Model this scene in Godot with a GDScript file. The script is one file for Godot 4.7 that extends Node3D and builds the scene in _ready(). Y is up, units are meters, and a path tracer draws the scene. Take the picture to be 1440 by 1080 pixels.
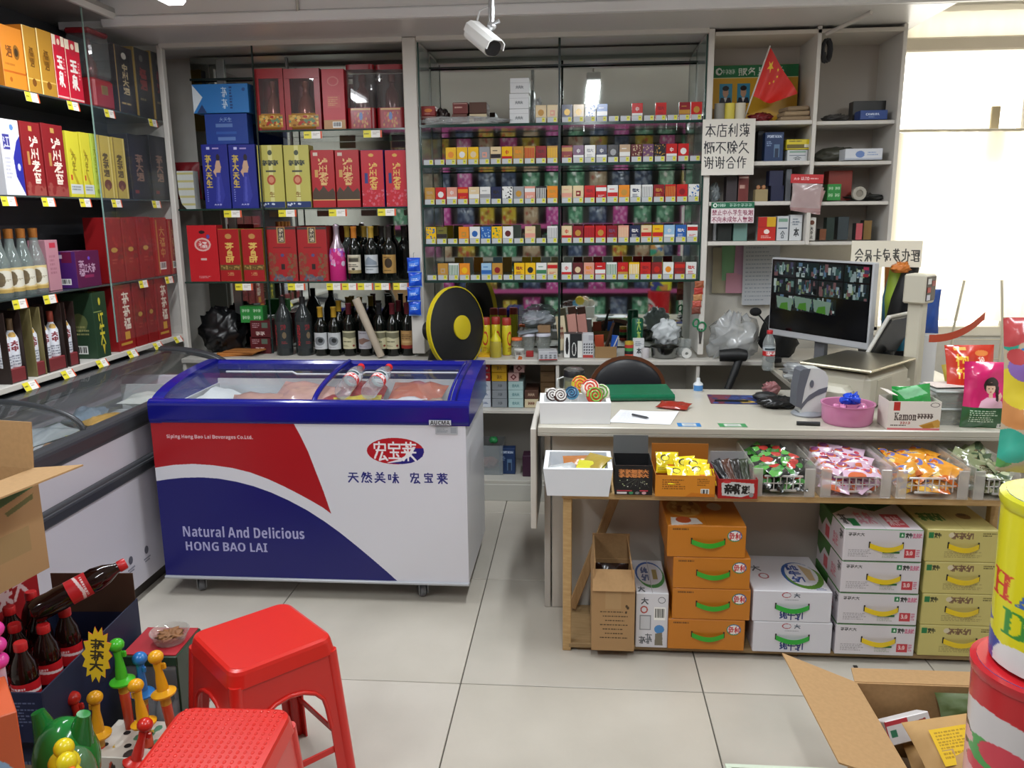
extends Node3D

func _ready():
	# camera
	setup_rays()
	noise.seed = 5
	noise.frequency = 0.25
	var cam := Camera3D.new()
	cam.name = "camera"
	cam.fov = rad_to_deg(2.0 * atan(540.0 / FL))
	cam.near = 0.05
	cam.far = 60.0
	add_child(cam)
	cam.transform = Transform3D(RB.transposed(), Vector3(0, EYE, 0))
	cam.current = true
	# bright overcast sky outside the window
	var env := Environment.new()
	env.background_mode = Environment.BG_COLOR
	env.background_color = Color(1.0, 0.98, 0.93)
	env.background_energy_multiplier = 5.5
	env.tonemap_mode = Environment.TONE_MAPPER_LINEAR
	env.tonemap_exposure = 1.0
	env.sdfgi_enabled = true
	env.ssao_enabled = true
	env.ssil_enabled = true
	var we := WorldEnvironment.new()
	we.name = "environment"
	we.environment = env
	add_child(we)
	# fluorescent battens under the ceiling; rear pair added to light the foreground
	var lamp_at := [[-1.66, -2.9], [0.09, -2.9], [-1.66, -0.7], [0.09, -0.7], [1.75, -2.4]]
	var lamp_say := ["white fluorescent batten above the liquor-side freezers", "white fluorescent batten hanging above the counter flap", "added white batten behind, above the toy shelves, lighting the foreground", "added white batten behind, above the shop aisle, lighting the foreground", "white fluorescent batten beside the curtained window"]
	for k in lamp_at.size(): ceiling_lamp(Vector3(lamp_at[k][0], 2.42, lamp_at[k][1]), LAMP_ENERGY, lamp_say[k])
	# prints, then the room, then the things in it
	print_materials()
	design_prints()
	build_room()
	build_cabinets()
	build_liquor()
	build_cigarettes()
	build_freezers()
	build_counter()
	build_under_counter()
	build_right_shelves()
	build_foreground()
	build_aisle()
	finish_prints()

const LAMP_ENERGY := 2.2

func ceiling_lamp(at: Vector3, energy: float, say: String):
	var t := thing("ceiling_lamp", say, "ceiling lamp", at, Vector3.ZERO, "fluorescent battens")
	part(t, "housing", bx(Vector3(0, 0.035, 0), Vector3(0.1, 0.05, 1.24), 0.008), mat("e6e6e4", 0.4))
	part(t, "diffuser", bx(Vector3(0, 0, 0), Vector3(0.085, 0.03, 1.2), 0.012), emit("fbfcff", 9.0))
	for s in [-1, 1]:
		part(t, "hanger", MB.new().tube([Vector3(0, 0.05, s * 0.4), Vector3(0, 0.2, s * 0.4)], 0.006, 8), mat("c8c8c8", 0.4))
	var a := AreaLight3D.new()
	a.name = "lamp_light"
	a.area_size = Vector2(0.085, 1.2)
	a.light_energy = energy
	a.light_color = Color(0.965, 0.985, 1.0)
	a.area_range = 12.0
	a.shadow_enabled = true
	a.position = Vector3(0, -0.02, 0)
	a.rotation_degrees = Vector3(-90, 0, 0)
	t.add_child(a)

# ------------------------------------------------------------------ pixels to places
const FL := 1150.0
const EYE := 1.55
var RB: Basis

func setup_rays():
	var d0 := Vector3((815.0 - 720.0) / FL, -(300.0 - 540.0) / FL, -1.0).normalized()
	var rho := deg_to_rad(0.6)
	var x := Vector3(cos(rho), sin(rho), 0)
	x = (x - d0 * x.dot(d0)).normalized()
	var z := -d0
	RB = Basis(x, z.cross(x), z)   # columns: the world's axes seen from the camera

func ray(u: float, v: float) -> Vector3:
	return RB.transposed() * Vector3((u - 720.0) / FL, -(v - 540.0) / FL, -1.0)

func pz(u: float, v: float, z: float) -> Vector3:
	var d := ray(u, v)
	return Vector3(0, EYE, 0) + d * (z / d.z)

func px(u: float, v: float, x: float) -> Vector3:
	var d := ray(u, v)
	return Vector3(0, EYE, 0) + d * (x / d.x)

func py(u: float, v: float, y: float) -> Vector3:
	var d := ray(u, v)
	return Vector3(0, EYE, 0) + d * ((y - EYE) / d.y)

# ------------------------------------------------------------------ mesh builder
class MB:
	var v := PackedVector3Array()
	var n := PackedVector3Array()
	var t := PackedVector2Array()
	var i := PackedInt32Array()

	func tri(a: Vector3, b: Vector3, c: Vector3, uv := Vector2(0.5, 0.5)):
		var s := v.size()
		var nn := (b - a).cross(c - a).normalized()
		for p in [a, b, c]:
			v.append(p); n.append(nn); t.append(uv)
		i.append_array([s, s + 2, s + 1])

	func quad(a: Vector3, b: Vector3, c: Vector3, d: Vector3, r := Rect2(0, 0, 1, 1)):
		var s := v.size()
		var nn := (b - a).cross(d - a).normalized()
		v.append_array([a, b, c, d])
		n.append_array([nn, nn, nn, nn])
		t.append_array([Vector2(r.position.x, r.end.y), r.end, Vector2(r.end.x, r.position.y), r.position])
		i.append_array([s, s + 2, s + 1, s, s + 3, s + 2])

	# c: centre, s: size, bev: chamfer, f: six rects (front, back, left, right, top, bottom), one rect, or nothing
	func box(c: Vector3, s: Vector3, bev := 0.0, f = null) -> MB:
		var h := s * 0.5
		bev = minf(bev, minf(h.x, minf(h.y, h.z)) * 0.9)
		var fr := []
		for k in 6:
			fr.append(f[k] if f is Array else (f if f is Rect2 else Rect2(0, 0, 1, 1)))
		var N := [Vector3(0, 0, 1), Vector3(0, 0, -1), Vector3(-1, 0, 0), Vector3(1, 0, 0), Vector3(0, 1, 0), Vector3(0, -1, 0)]
		var U := [Vector3(1, 0, 0), Vector3(-1, 0, 0), Vector3(0, 0, 1), Vector3(0, 0, -1), Vector3(1, 0, 0), Vector3(1, 0, 0)]
		for k in 6:
			var w: Vector3 = N[k].cross(U[k])
			var hu: float = absf(U[k].dot(h)) - bev
			var hv: float = absf(w.dot(h)) - bev
			var o: Vector3 = c + N[k] * absf(N[k].dot(h))
			quad(o - U[k] * hu - w * hv, o + U[k] * hu - w * hv, o + U[k] * hu + w * hv, o - U[k] * hu + w * hv, fr[k])
		if bev > 0.0:
			var g := h - Vector3(bev, bev, bev)
			for ax in 3:
				var b1 := (ax + 1) % 3
				var b2 := (ax + 2) % 3
				for s1 in [-1.0, 1.0]:
					for s2 in [-1.0, 1.0]:
						var p := [Vector3(), Vector3(), Vector3(), Vector3()]
						for q in 4:
							var e := Vector3()
							e[ax] = g[ax] * (-1.0 if q == 0 or q == 3 else 1.0)
							e[b1] = s1 * (h[b1] if q < 2 else g[b1])
							e[b2] = s2 * (g[b2] if q < 2 else h[b2])
							p[q] = c + e
						var fi: int = [[3, 2], [4, 5], [0, 1]][b1][0 if s1 > 0 else 1]
						var uvp: Vector2 = fr[fi].position + fr[fi].size * 0.04
						var r := Rect2(uvp, Vector2.ZERO)
						if s1 * s2 > 0:
							quad(p[0], p[1], p[2], p[3], r)
						else:
							quad(p[3], p[2], p[1], p[0], r)
			for sx in [-1.0, 1.0]:
				for sy in [-1.0, 1.0]:
					for sz in [-1.0, 1.0]:
						var a := c + Vector3(sx * h.x, sy * g.y, sz * g.z)
						var b := c + Vector3(sx * g.x, sy * h.y, sz * g.z)
						var d := c + Vector3(sx * g.x, sy * g.y, sz * h.z)
						var uvq: Vector2 = fr[0].position + fr[0].size * 0.04
						if sx * sy * sz > 0:
							tri(a, b, d, uvq)
						else:
							tri(a, d, b, uvq)
		return self

	func lathe(prof: Array, seg := 20, r := Rect2(0, 0, 1, 1), c := Vector3.ZERO, arc := TAU, a0 := 0.0) -> MB:
		var m := prof.size()
		var sn := []
		var tot := 0.0
		var acc := [0.0]
		for k in m - 1:
			var e: Vector2 = prof[k + 1] - prof[k]
			tot += e.length()
			acc.append(tot)
			sn.append(Vector2(e.y, -e.x).normalized())
		for k in m - 1:
			var n0: Vector2 = sn[k]
			var n1: Vector2 = sn[k]
			if k > 0 and sn[k - 1].dot(sn[k]) > 0.55: n0 = (sn[k - 1] + sn[k]).normalized()
			if k < m - 2 and sn[k + 1].dot(sn[k]) > 0.55: n1 = (sn[k + 1] + sn[k]).normalized()
			var base := v.size()
			for s in seg + 1:
				var a := a0 + arc * s / seg
				var ca := cos(a)
				var sa := sin(a)
				for q in 2:
					var p: Vector2 = prof[k + q]
					var nn: Vector2 = n0 if q == 0 else n1
					v.append(c + Vector3(p.x * sa, p.y, p.x * ca))
					n.append(Vector3(nn.x * sa, nn.y, nn.x * ca))
					t.append(Vector2(r.position.x + r.size.x * s / seg, r.end.y - r.size.y * acc[k + q] / maxf(tot, 1e-6)))
			for s in seg:
				var b := base + s * 2
				i.append_array([b, b + 1, b + 3, b, b + 3, b + 2])
		return self

	func tube(pts: Array, rad, seg := 8, caps := true, uvr := Rect2(0, 0, 1, 1)) -> MB:
		var m := pts.size()
		var ref := Vector3.UP
		var d0: Vector3 = (pts[1] - pts[0]).normalized()
		if absf(d0.dot(ref)) > 0.9: ref = Vector3.RIGHT
		var side := d0.cross(ref).normalized()
		var base := v.size()
		for k in m:
			var d: Vector3 = ((pts[mini(k + 1, m - 1)] - pts[maxi(k - 1, 0)]) as Vector3).normalized()
			side = (side - d * side.dot(d)).normalized()
			var up := side.cross(d)
			var rr: float = rad[k] if rad is Array else rad
			for s in seg + 1:
				var a := TAU * s / seg
				var o := side * cos(a) + up * sin(a)
				v.append(pts[k] + o * rr)
				n.append(o)
				t.append(uvr.position + uvr.size * Vector2(float(s) / seg, 1.0 - float(k) / (m - 1)))
		for k in m - 1:
			for s in seg:
				var b := base + k * (seg + 1) + s
				i.append_array([b, b + seg + 2, b + seg + 1, b, b + 1, b + seg + 2])
		if caps:
			for e in 2:
				var k := 0 if e == 0 else m - 1
				var nn: Vector3 = (pts[0] - pts[1]).normalized() if e == 0 else (pts[m - 1] - pts[m - 2]).normalized()
				var cb := v.size()
				v.append(pts[k]); n.append(nn); t.append(uvr.get_center())
				for s in seg + 1:
					v.append(v[base + k * (seg + 1) + s]); n.append(nn); t.append(uvr.get_center())
				for s in seg:
					if e == 0: i.append_array([cb, cb + 2 + s, cb + 1 + s])
					else: i.append_array([cb, cb + 1 + s, cb + 2 + s])
		return self

	# polygon in XY pushed from z0 (back) to z1 (front)
	func ext(poly: PackedVector2Array, z0: float, z1: float, r := Rect2(0, 0, 1, 1), side = null) -> MB:
		var ids := Geometry2D.triangulate_polygon(poly)
		var lo := poly[0]
		var hi := poly[0]
		var area := 0.0
		for k in poly.size():
			lo = lo.min(poly[k]); hi = hi.max(poly[k])
			area += poly[k].cross(poly[(k + 1) % poly.size()])
		var sz := hi - lo
		for e in 2:
			var z := z1 if e == 0 else z0
			var nn := Vector3(0, 0, 1 if e == 0 else -1)
			var b := v.size()
			for p in poly:
				v.append(Vector3(p.x, p.y, z)); n.append(nn)
				var q := Vector2((p.x - lo.x) / sz.x, 1.0 - (p.y - lo.y) / sz.y)
				t.append(r.position + r.size * q)
			for k in range(0, ids.size(), 3):
				var a := poly[ids[k]]
				var ccw: bool = (poly[ids[k + 1]] - a).cross(poly[ids[k + 2]] - a) > 0
				if ccw == (e == 0): i.append_array([b + ids[k], b + ids[k + 2], b + ids[k + 1]])
				else: i.append_array([b + ids[k], b + ids[k + 1], b + ids[k + 2]])
		var sr: Rect2 = side if side is Rect2 else Rect2(r.position + r.size * 0.5, Vector2.ZERO)
		for k in poly.size():
			var p := poly[k]
			var q := poly[(k + 1) % poly.size()]
			if area < 0:
				var w := p; p = q; q = w
			quad(Vector3(p.x, p.y, z0), Vector3(q.x, q.y, z0), Vector3(q.x, q.y, z1), Vector3(p.x, p.y, z1), sr)
		return self

	func grid(nu: int, nv: int, fn: Callable, r := Rect2(0, 0, 1, 1), flip := false) -> MB:
		var b := v.size()
		var P := []
		for y in nv + 1:
			for x in nu + 1:
				P.append(fn.call(float(x) / nu, float(y) / nv))
		for y in nv + 1:
			for x in nu + 1:
				var dx: Vector3 = P[y * (nu + 1) + mini(x + 1, nu)] - P[y * (nu + 1) + maxi(x - 1, 0)]
				var dy: Vector3 = P[mini(y + 1, nv) * (nu + 1) + x] - P[maxi(y - 1, 0) * (nu + 1) + x]
				var nn := dx.cross(dy).normalized()
				if nn == Vector3.ZERO: nn = Vector3.UP
				v.append(P[y * (nu + 1) + x])
				n.append(-nn if flip else nn)
				t.append(Vector2(r.position.x + r.size.x * x / nu, r.end.y - r.size.y * y / nv))
		for y in nv:
			for x in nu:
				var a := b + y * (nu + 1) + x
				var c := a + nu + 1
				if flip: i.append_array([a, a + 1, c + 1, a, c + 1, c])
				else: i.append_array([a, c + 1, a + 1, a, c, c + 1])
		return self

	func ball(c: Vector3, rad: Vector3, seg := 14, rings := 9, uvr := Rect2(0, 0, 1, 1)) -> MB:
		var b := v.size()
		for y in rings + 1:
			var th := PI * y / rings
			for x in seg + 1:
				var a := TAU * x / seg
				var d := Vector3(sin(th) * sin(a), -cos(th), sin(th) * cos(a))
				v.append(c + d * rad)
				n.append((d / rad).normalized())
				t.append(Vector2(uvr.position.x + uvr.size.x * x / seg, uvr.end.y - uvr.size.y * y / rings))
		for y in rings:
			for x in seg:
				var p := b + y * (seg + 1) + x
				i.append_array([p, p + seg + 1, p + seg + 2, p, p + seg + 2, p + 1])
		return self

	func move(tr: Transform3D, from := 0) -> MB:
		for k in range(from, v.size()):
			v[k] = tr * v[k]
			n[k] = (tr.basis * n[k]).normalized()
		return self

	func mesh() -> ArrayMesh:
		var a := []
		a.resize(Mesh.ARRAY_MAX)
		a[Mesh.ARRAY_VERTEX] = v
		a[Mesh.ARRAY_NORMAL] = n
		a[Mesh.ARRAY_TEX_UV] = t
		a[Mesh.ARRAY_INDEX] = i
		var m := ArrayMesh.new()
		m.add_surface_from_arrays(Mesh.PRIMITIVE_TRIANGLES, a)
		return m

# rounded outline in XY, anticlockwise
func rrect(w: float, h: float, r: float, k := 4, c := Vector2.ZERO) -> PackedVector2Array:
	var out := PackedVector2Array()
	for q in 4:
		var cx := (w / 2 - r) * (1 if q == 0 or q == 3 else -1)
		var cy := (h / 2 - r) * (1 if q < 2 else -1)
		for s in k + 1:
			var a := PI / 2 * (q + float(s) / k)
			out.append(c + Vector2(cx + r * cos(a), cy + r * sin(a)))
	return out

func oval(w: float, h: float, k := 24, c := Vector2.ZERO) -> PackedVector2Array:
	var out := PackedVector2Array()
	for s in k:
		out.append(c + Vector2(w / 2 * cos(TAU * s / k), h / 2 * sin(TAU * s / k)))
	return out

var noise := FastNoiseLite.new()
func nz(x: float, y: float, z := 0.0) -> float:
	return noise.get_noise_3d(x, y, z)

# a filled, sealed pouch standing in XY around its middle; crimped at the ends
func pouch(w: float, h: float, d: float, sd := 0.0, rect := Rect2(0, 0, 1, 1), nu := 10, nv := 12) -> MB:
	var m := MB.new()
	for e in 2:
		var sg := 1.0 if e == 0 else -1.0
		m.grid(nu, nv, func(a: float, b: float) -> Vector3:
			var q := (1.0 - pow(absf(2 * a - 1), 3.0)) * pow(maxf(0.0, 1.0 - pow(absf(2 * b - 1), 3.0)), 0.7)
			var wr := nz(a * 9 + sd, b * 9, sd * 3.7 + e) * d * 0.35 * minf(1.0, q * 3)
			var pinch := 1.0 - 0.07 * sin(PI * b)
			return Vector3((a - 0.5) * w * pinch, (b - 0.5) * h, sg * (q * d / 2 + 0.0004) + wr), rect, e == 1)
	return m

# crumpled bag: a squashed ball with creases
func crumple(r: Vector3, sd: float, amp := 0.3, seg := 22, rings := 14, rect := Rect2(0, 0, 1, 1)) -> MB:
	var m := MB.new()
	m.grid(seg, rings, func(a: float, b: float) -> Vector3:
		var th := PI * (1 - b)
		var d := Vector3(sin(th) * sin(TAU * a), cos(th), sin(th) * cos(TAU * a))
		var k := 1.0 + amp * nz(d.x * 13 + sd, d.y * 13, d.z * 13 + sd) * 2.0 + amp * 0.5 * nz(d.x * 33, d.y * 33 + sd, d.z * 33)
		var p := d * r * k
		p.y = maxf(p.y, -r.y * 0.82)
		return p, rect, true)
	return m

# ------------------------------------------------------------------ materials
var mats := {}
func mat(hex: String, rough := 0.5, metal := 0.0, extra := {}) -> StandardMaterial3D:
	var key := hex + "|%s|%s|%s" % [rough, metal, extra]
	if mats.has(key): return mats[key]
	var m := StandardMaterial3D.new()
	m.albedo_color = Color(hex)
	m.roughness = rough
	m.metallic = metal
	for k in extra: m.set(k, extra[k])
	mats[key] = m
	return m

func glass(hex: String, alpha: float, rough := 0.03, sp := 0.5) -> StandardMaterial3D:
	var c := Color(hex)
	c.a = alpha
	var key := "glass%s%s%s%s" % [hex, alpha, rough, sp]
	if mats.has(key): return mats[key]
	var m := StandardMaterial3D.new()
	m.albedo_color = c
	m.roughness = rough
	m.metallic_specular = sp
	m.transparency = BaseMaterial3D.TRANSPARENCY_ALPHA
	mats[key] = m
	return m

func emit(hex: String, e: float, tex: Texture2D = null) -> StandardMaterial3D:
	var m := StandardMaterial3D.new()
	m.albedo_color = Color(hex) if tex == null else Color(0.02, 0.02, 0.02)
	m.roughness = 0.3
	m.emission_enabled = true
	m.emission = Color(hex)
	m.emission_energy_multiplier = e
	if tex:
		m.emission_texture = tex
		m.emission_operator = BaseMaterial3D.EMISSION_OP_MULTIPLY
	return m

# ------------------------------------------------------------------ nodes
var taken := {}
func numbered(b: String) -> String:
	if not taken.has(b):
		taken[b] = 0
		return b
	taken[b] += 1
	return "%s_%03d" % [b, taken[b]]

func tag(o: Node, label: String, category := "", group := "") -> void:
	if label: o.set_meta("label", label)
	if category: o.set_meta("category", category)
	if group: o.set_meta("group", group)

func thing(called: String, label: String, category: String, at := Vector3.ZERO, turn := Vector3.ZERO, group := "") -> Node3D:
	var o := Node3D.new()
	o.name = numbered(called)
	add_child(o)
	o.position = at
	o.rotation = turn
	tag(o, label, category, group)
	return o

func part(parent: Node, called: String, m, material: Material, at := Vector3.ZERO, turn := Vector3.ZERO, label := "") -> MeshInstance3D:
	var o := MeshInstance3D.new()
	o.name = called
	o.mesh = m.mesh() if m is MB else m
	o.material_override = material
	o.position = at
	o.rotation = turn
	parent.add_child(o, true)
	if label: o.set_meta("label", label)
	return o

func solo(called: String, label: String, category: String, m, material: Material, at := Vector3.ZERO, turn := Vector3.ZERO, group := "") -> MeshInstance3D:
	var o := part(self, numbered(called), m, material, at, turn)
	tag(o, label, category, group)
	return o

func struct(called: String, m, material: Material, at := Vector3.ZERO, turn := Vector3.ZERO) -> MeshInstance3D:
	var o := part(self, called, m, material, at, turn)
	o.set_meta("kind", "structure")
	return o

func bx(c: Vector3, s: Vector3, bev := 0.0, f = null) -> MB:
	return MB.new().box(c, s, bev, f)

# ------------------------------------------------------------------ print: one atlas of flat prints
const AT := 2048
var atlas: Image
var ax := 8
var ay := 0
var arow := 0
var cur := Rect2i()
var D := {}
var paper: StandardMaterial3D
var gloss: StandardMaterial3D
var satin: StandardMaterial3D
var film: StandardMaterial3D

func cell(w: int, h: int, base: String) -> Rect2:
	if ax + w + 2 > AT:
		ax = 0
		ay += arow + 2
		arow = 0
	cur = Rect2i(ax, ay, w, h)
	ax += w + 2
	arow = maxi(arow, h)
	if ay + h > AT: push_error("print sheet is full")
	atlas.fill_rect(cur.grow(1), Color(base))
	var out := Rect2((cur.position.x + 0.6) / AT, (cur.position.y + 0.6) / AT, (w - 1.2) / AT, (h - 1.2) / AT)
	BASE[out] = base
	return out

var BASE := {}
# the plain card colour on the sides of a printed carton
func card(front: Rect2, side: String) -> Rect2:
	if D.has(side): return D[side]
	var b := Color(str(BASE.get(front, side)))
	var s := Color(side)
	var dh := absf(b.h - s.h)
	if (minf(dh, 1.0 - dh) < 0.07 and b.s > 0.12) or (b.s < 0.25 and s.s < 0.25): return solid(b.to_html(false))
	return solid(side)

func solid(hex: String) -> Rect2:
	if not D.has("#" + hex):
		var keep := cur
		D["#" + hex] = cell(6, 6, hex)
		cur = keep
	return D["#" + hex]

func pxr(x: float, y: float, w: float, h: float, c: Color):
	var r := Rect2i(cur.position.x + int(round(x)), cur.position.y + int(round(y)), maxi(1, int(round(w))), maxi(1, int(round(h))))
	r = r.intersection(cur)
	if r.size.x > 0 and r.size.y > 0: atlas.fill_rect(r, c)

func fr(x: float, y: float, w: float, h: float, hex: String):
	pxr(x * cur.size.x, y * cur.size.y, w * cur.size.x, h * cur.size.y, Color(hex))

func pg(pts: Array, hex: String):
	var P := []
	var y0 := 1e9
	var y1 := -1e9
	for p in pts:
		var q := Vector2(p[0] * cur.size.x, p[1] * cur.size.y)
		P.append(q); y0 = minf(y0, q.y); y1 = maxf(y1, q.y)
	var c := Color(hex)
	for y in range(maxi(0, int(y0)), mini(cur.size.y - 1, int(y1)) + 1):
		var xs := []
		var yy := y + 0.5
		for k in P.size():
			var a: Vector2 = P[k]
			var b: Vector2 = P[(k + 1) % P.size()]
			if (a.y <= yy) != (b.y <= yy): xs.append(a.x + (yy - a.y) / (b.y - a.y) * (b.x - a.x))
		xs.sort()
		for k in range(0, xs.size() - 1, 2):
			pxr(xs[k], y, xs[k + 1] - xs[k], 1, c)

func el(cx: float, cy: float, rx: float, ry: float, hex: String):
	var p := []
	for k in 28: p.append([cx + rx * cos(TAU * k / 28), cy + ry * sin(TAU * k / 28)])
	pg(p, hex)

func ln(x0: float, y0: float, x1: float, y1: float, th: float, c: Color):
	var a := Vector2(x0, y0)
	var b := Vector2(x1, y1)
	var k := maxi(1, int(a.distance_to(b) / maxf(0.7, th * 0.4)))
	for s in k + 1:
		var p := a.lerp(b, float(s) / k)
		pxr(p.x - th / 2, p.y - th / 2, th, th, c)

# a written character inside a box given in parts of the cell
func gl(ch: String, x: float, y: float, w: float, h: float, th: float, hex: String):
	var c := Color(hex)
	var s: String = GLYPH.get(ch, "")
	if s == "":
		s = "0191 3039 0595 1818 6259 2747 7397"
	for st in s.split(" "):
		for k in range(0, st.length() - 2, 2):
			if k + 3 >= st.length(): break
			ln((x + w * (int(st[k]) + 0.5) / 10) * cur.size.x, (y + h * (int(st[k + 1]) + 0.5) / 10) * cur.size.y,
				(x + w * (int(st[k + 2]) + 0.5) / 10) * cur.size.x, (y + h * (int(st[k + 3]) + 0.5) / 10) * cur.size.y, th, c)

func vt(s: String, x: float, y0: float, y1: float, w: float, th: float, hex: String):
	var h := (y1 - y0) / s.length()
	for k in s.length(): gl(s[k], x, y0 + h * k, w, h * 0.92, th, hex)

func ht(s: String, x0: float, x1: float, y: float, h: float, th: float, hex: String):
	var w := (x1 - x0) / s.length()
	for k in s.length():
		if s[k] != " ": gl(s[k], x0 + w * k, y, w * 0.9, h, th, hex)

# rows of small print too fine to read
func fine(x: float, y: float, w: float, h: float, rows: int, hex: String, sd := 1):
	var r := RandomNumberGenerator.new()
	r.seed = sd
	var rh := h / rows
	for k in rows:
		var p := x
		var e := x + w * r.randf_range(0.6, 1.0)
		while p < e:
			var l := w * r.randf_range(0.03, 0.1)
			fr(p, y + rh * k, minf(l, e - p), rh * 0.55, hex)
			p += l + w * 0.025

var texts := {}
func tx(s: String, x: float, y: float, w: float, h: float, hex: String, bold := true, serif := false):
	var key := "%s%s%s" % [s, bold, serif]
	if not texts.has(key):
		var f := SystemFont.new()
		f.font_names = PackedStringArray(["Droid Serif" if serif else "Droid Sans"])
		f.font_weight = 700 if bold else 400
		var tm := TextMesh.new()
		tm.font = f
		tm.font_size = 48
		tm.depth = 0.0
		tm.text = s
		texts[key] = tm.get_mesh_arrays()
	var V: PackedVector3Array = texts[key][Mesh.ARRAY_VERTEX]
	var I: PackedInt32Array = texts[key][Mesh.ARRAY_INDEX]
	if V.is_empty(): return
	var lo := V[0]
	var hi := V[0]
	for q in V: lo = lo.min(q); hi = hi.max(q)
	for k in range(0, I.size(), 3):
		var p := []
		for j in 3:
			var q := V[I[k + j]]
			p.append([x + w * (q.x - lo.x) / (hi.x - lo.x), y + h * (1.0 - (q.y - lo.y) / (hi.y - lo.y))])
		pg(p, hex)

func bars(x: float, y: float, w: float, h: float, sd := 3):
	fr(x, y, w, h, "f4f4f0")
	var r := RandomNumberGenerator.new()
	r.seed = sd
	var p := x + w * 0.08
	while p < x + w * 0.9:
		var l := w * r.randf_range(0.02, 0.08)
		fr(p, y + h * 0.12, l, h * 0.7, "222222")
		p += l + w * r.randf_range(0.03, 0.07)

# characters written as strokes on a ten by ten grid
const WOOD := "0232 1019 1205 1234 "
const GRASS := "0191 3032 6062 "
const ROOF := "4041 13118183 "
const WATER := "0112 0314 0927 "
const GLYPH := {
	"天": "1181 0494 414409 4499", "然": "2004 214116 2233 4393 606346 6396 7181 1709 3849 5869 7799",
	"美": "2031 7061 1282 2474 4246 0696 4609 4699", "味": "0222260602 5282 4494 6069 6449 6499",
	"宏": "4041 13118183 2484 4218 654988 7799", "宝": "4041 13118183 2373 2575 1888 4348 6677",
	"莱": "0191 3032 6062 1383 2435 7465 0595 4249 4519 4599", "本": "0292 4049 4208 4298 2767",
	"店": "4041 1191 1109 5255 5383 3585893935", "利": "3012 0343 2129 2307 2346 6267 808979",
	"薄": "0191 3032 6062 0213 0415 0927 4383864643 4585 6267 3797 767969 4858",
	"概": "0232 1019 1205 1234 31515535 3139 3758 6191 7174 6494 746469 849894",
	"不": "0191 5107 4349 5497", "赊": "05013135 121509 2639 6034 6094 4383 3595 6369 6548 6588",
	"欠": "3004 227263 434509 4599", "谢": "0011 03131827 4031 31515949 3137 3353 3555 6393 808979 6576",
	"合": "5004 5094 3464 2676792926", "作": "2004 1319 5034 4292 6269 6484 6686",
	"禁": "0141 2024 2105 2144 5191 7074 7154 7194 2575 1787 4749 2719 6788", "止": "5058 5484 2328 0898",
	"中": "1282861612 4049", "小": "404939 2307 6497", "学": "1021 4041 7062 13128283 347455 555949 0696",
	"生": "2004 1282 4049 1585 0999", "吸": "0121260601 31716484 4239 5599 8549",
	"烟": "0213 3223 202509 2638 4191994941 5383 6357 6387", "向": "4031 0902828979 3464673734",
	"未": "2272 0494 4049 4408 4498", "成": "1292 121609 154548 506599 8459 7081", "年": "2004 1282 2427 2484 0797 5259",
	"人": "404309 4399", "售": "2003 1115 1282 1383 1484 1585 4145 2777792927",
	"枸": "0232 1019 1205 1234 5034 52929989 5474775754", "杞": "0232 1019 1205 1234 51919555599997",
	"泸": "0112 0314 0927 6063 6181 4393954543 4529", "州": "111609 4148 8089 2435 6475",
	"老": "1171 4043 0393 8109 7537 35399998", "窖": "4041 12118182 3224 6274 2434 2686 4446 2777792927",
	"玉": "1181 1484 0898 4148 6677", "泉": "4031 2171742421 2373 4449 153518 7556 5699",
	"茅": "0191 3032 6062 2373 7355 0696 6669 6619", "台": "502474 6375 2676792926",
	"醇": "0141 0242490902 1112 3132 0646 5191 7071 6282846462 5686 7679", "亲": "4041 1181 2233 7263 0494 1686 4449 2518 6688",
	"嘴": "0222260602 4044 3050 7074 7191 3555 4686 4489 8889 3639 4848", "烧": "0213 3223 202509 2638 4191 6085 8192 4494 5449 746999",
	"纯": "2003 0325 0527 0837 4282 6068 4346 8386 689897", "牛": "2004 1282 0595 4049", "奶": "2004 0444 2449 0838 5191 9198 7139",
	"伊": "2004 1319 317177 2494 3777 5129", "会": "5004 5094 3464 1686 4619 6889", "员": "2171742421 15658589 4649 4519 5588",
	"卡": "4045 4272 0595 4549 4677", "免": "2004 1161 2373762623 4539 5558 9897", "费": "1171 1373 1575 3036 6036 2676 2669 5599",
	"办": "0272 727969 404709 1425 8495", "理": "0141 0444 0848 2148 5191955551 5393 7199 5797 4999",
	"福": "1021 0333 3306 2329 2434 4191 5282846462 4696994946 4797 6669", "酒": "0112 0314 0927 3191 3393993933 5155 7175 3696",
	"江": "0112 0314 0927 4191 6168 3898", "大": "0393 404409 4499", "服": "0131 01051909 3139 0333 0535 51919352 5159 5484 5499 8459",
	"务": "3004 217116 2276 1575 7579 79 4408", "监": "1014 2024 5034 4181 6283 1686 1619 4649 6669 8689 0999", "督": "1014 0141 3034 5181 7154 2676792926 2777 2878",
	"台2": "", "蒙": "0191 3032 6062 1282 2474 4519 5689 1636", "真": "1181 4041 2272772722 2474 0898 2919 7999",
	"果": "2171742421 2272 4049 0595 4519 4599", "粒": "0132 1019 0444 1406 1446 6061 4282 5464 8474 4898", "大2": "",
}

# ------------------------------------------------------------------ the prints
func star(cx: float, cy: float, r: float, asp: float, hex: String, rot := 0.0):
	var p := []
	for k in 10:
		var a := -PI / 2 + rot + TAU * k / 10
		var q := r if k % 2 == 0 else r * 0.4
		p.append([cx + q * cos(a), cy + q * sin(a) * asp])
	pg(p, hex)

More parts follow.
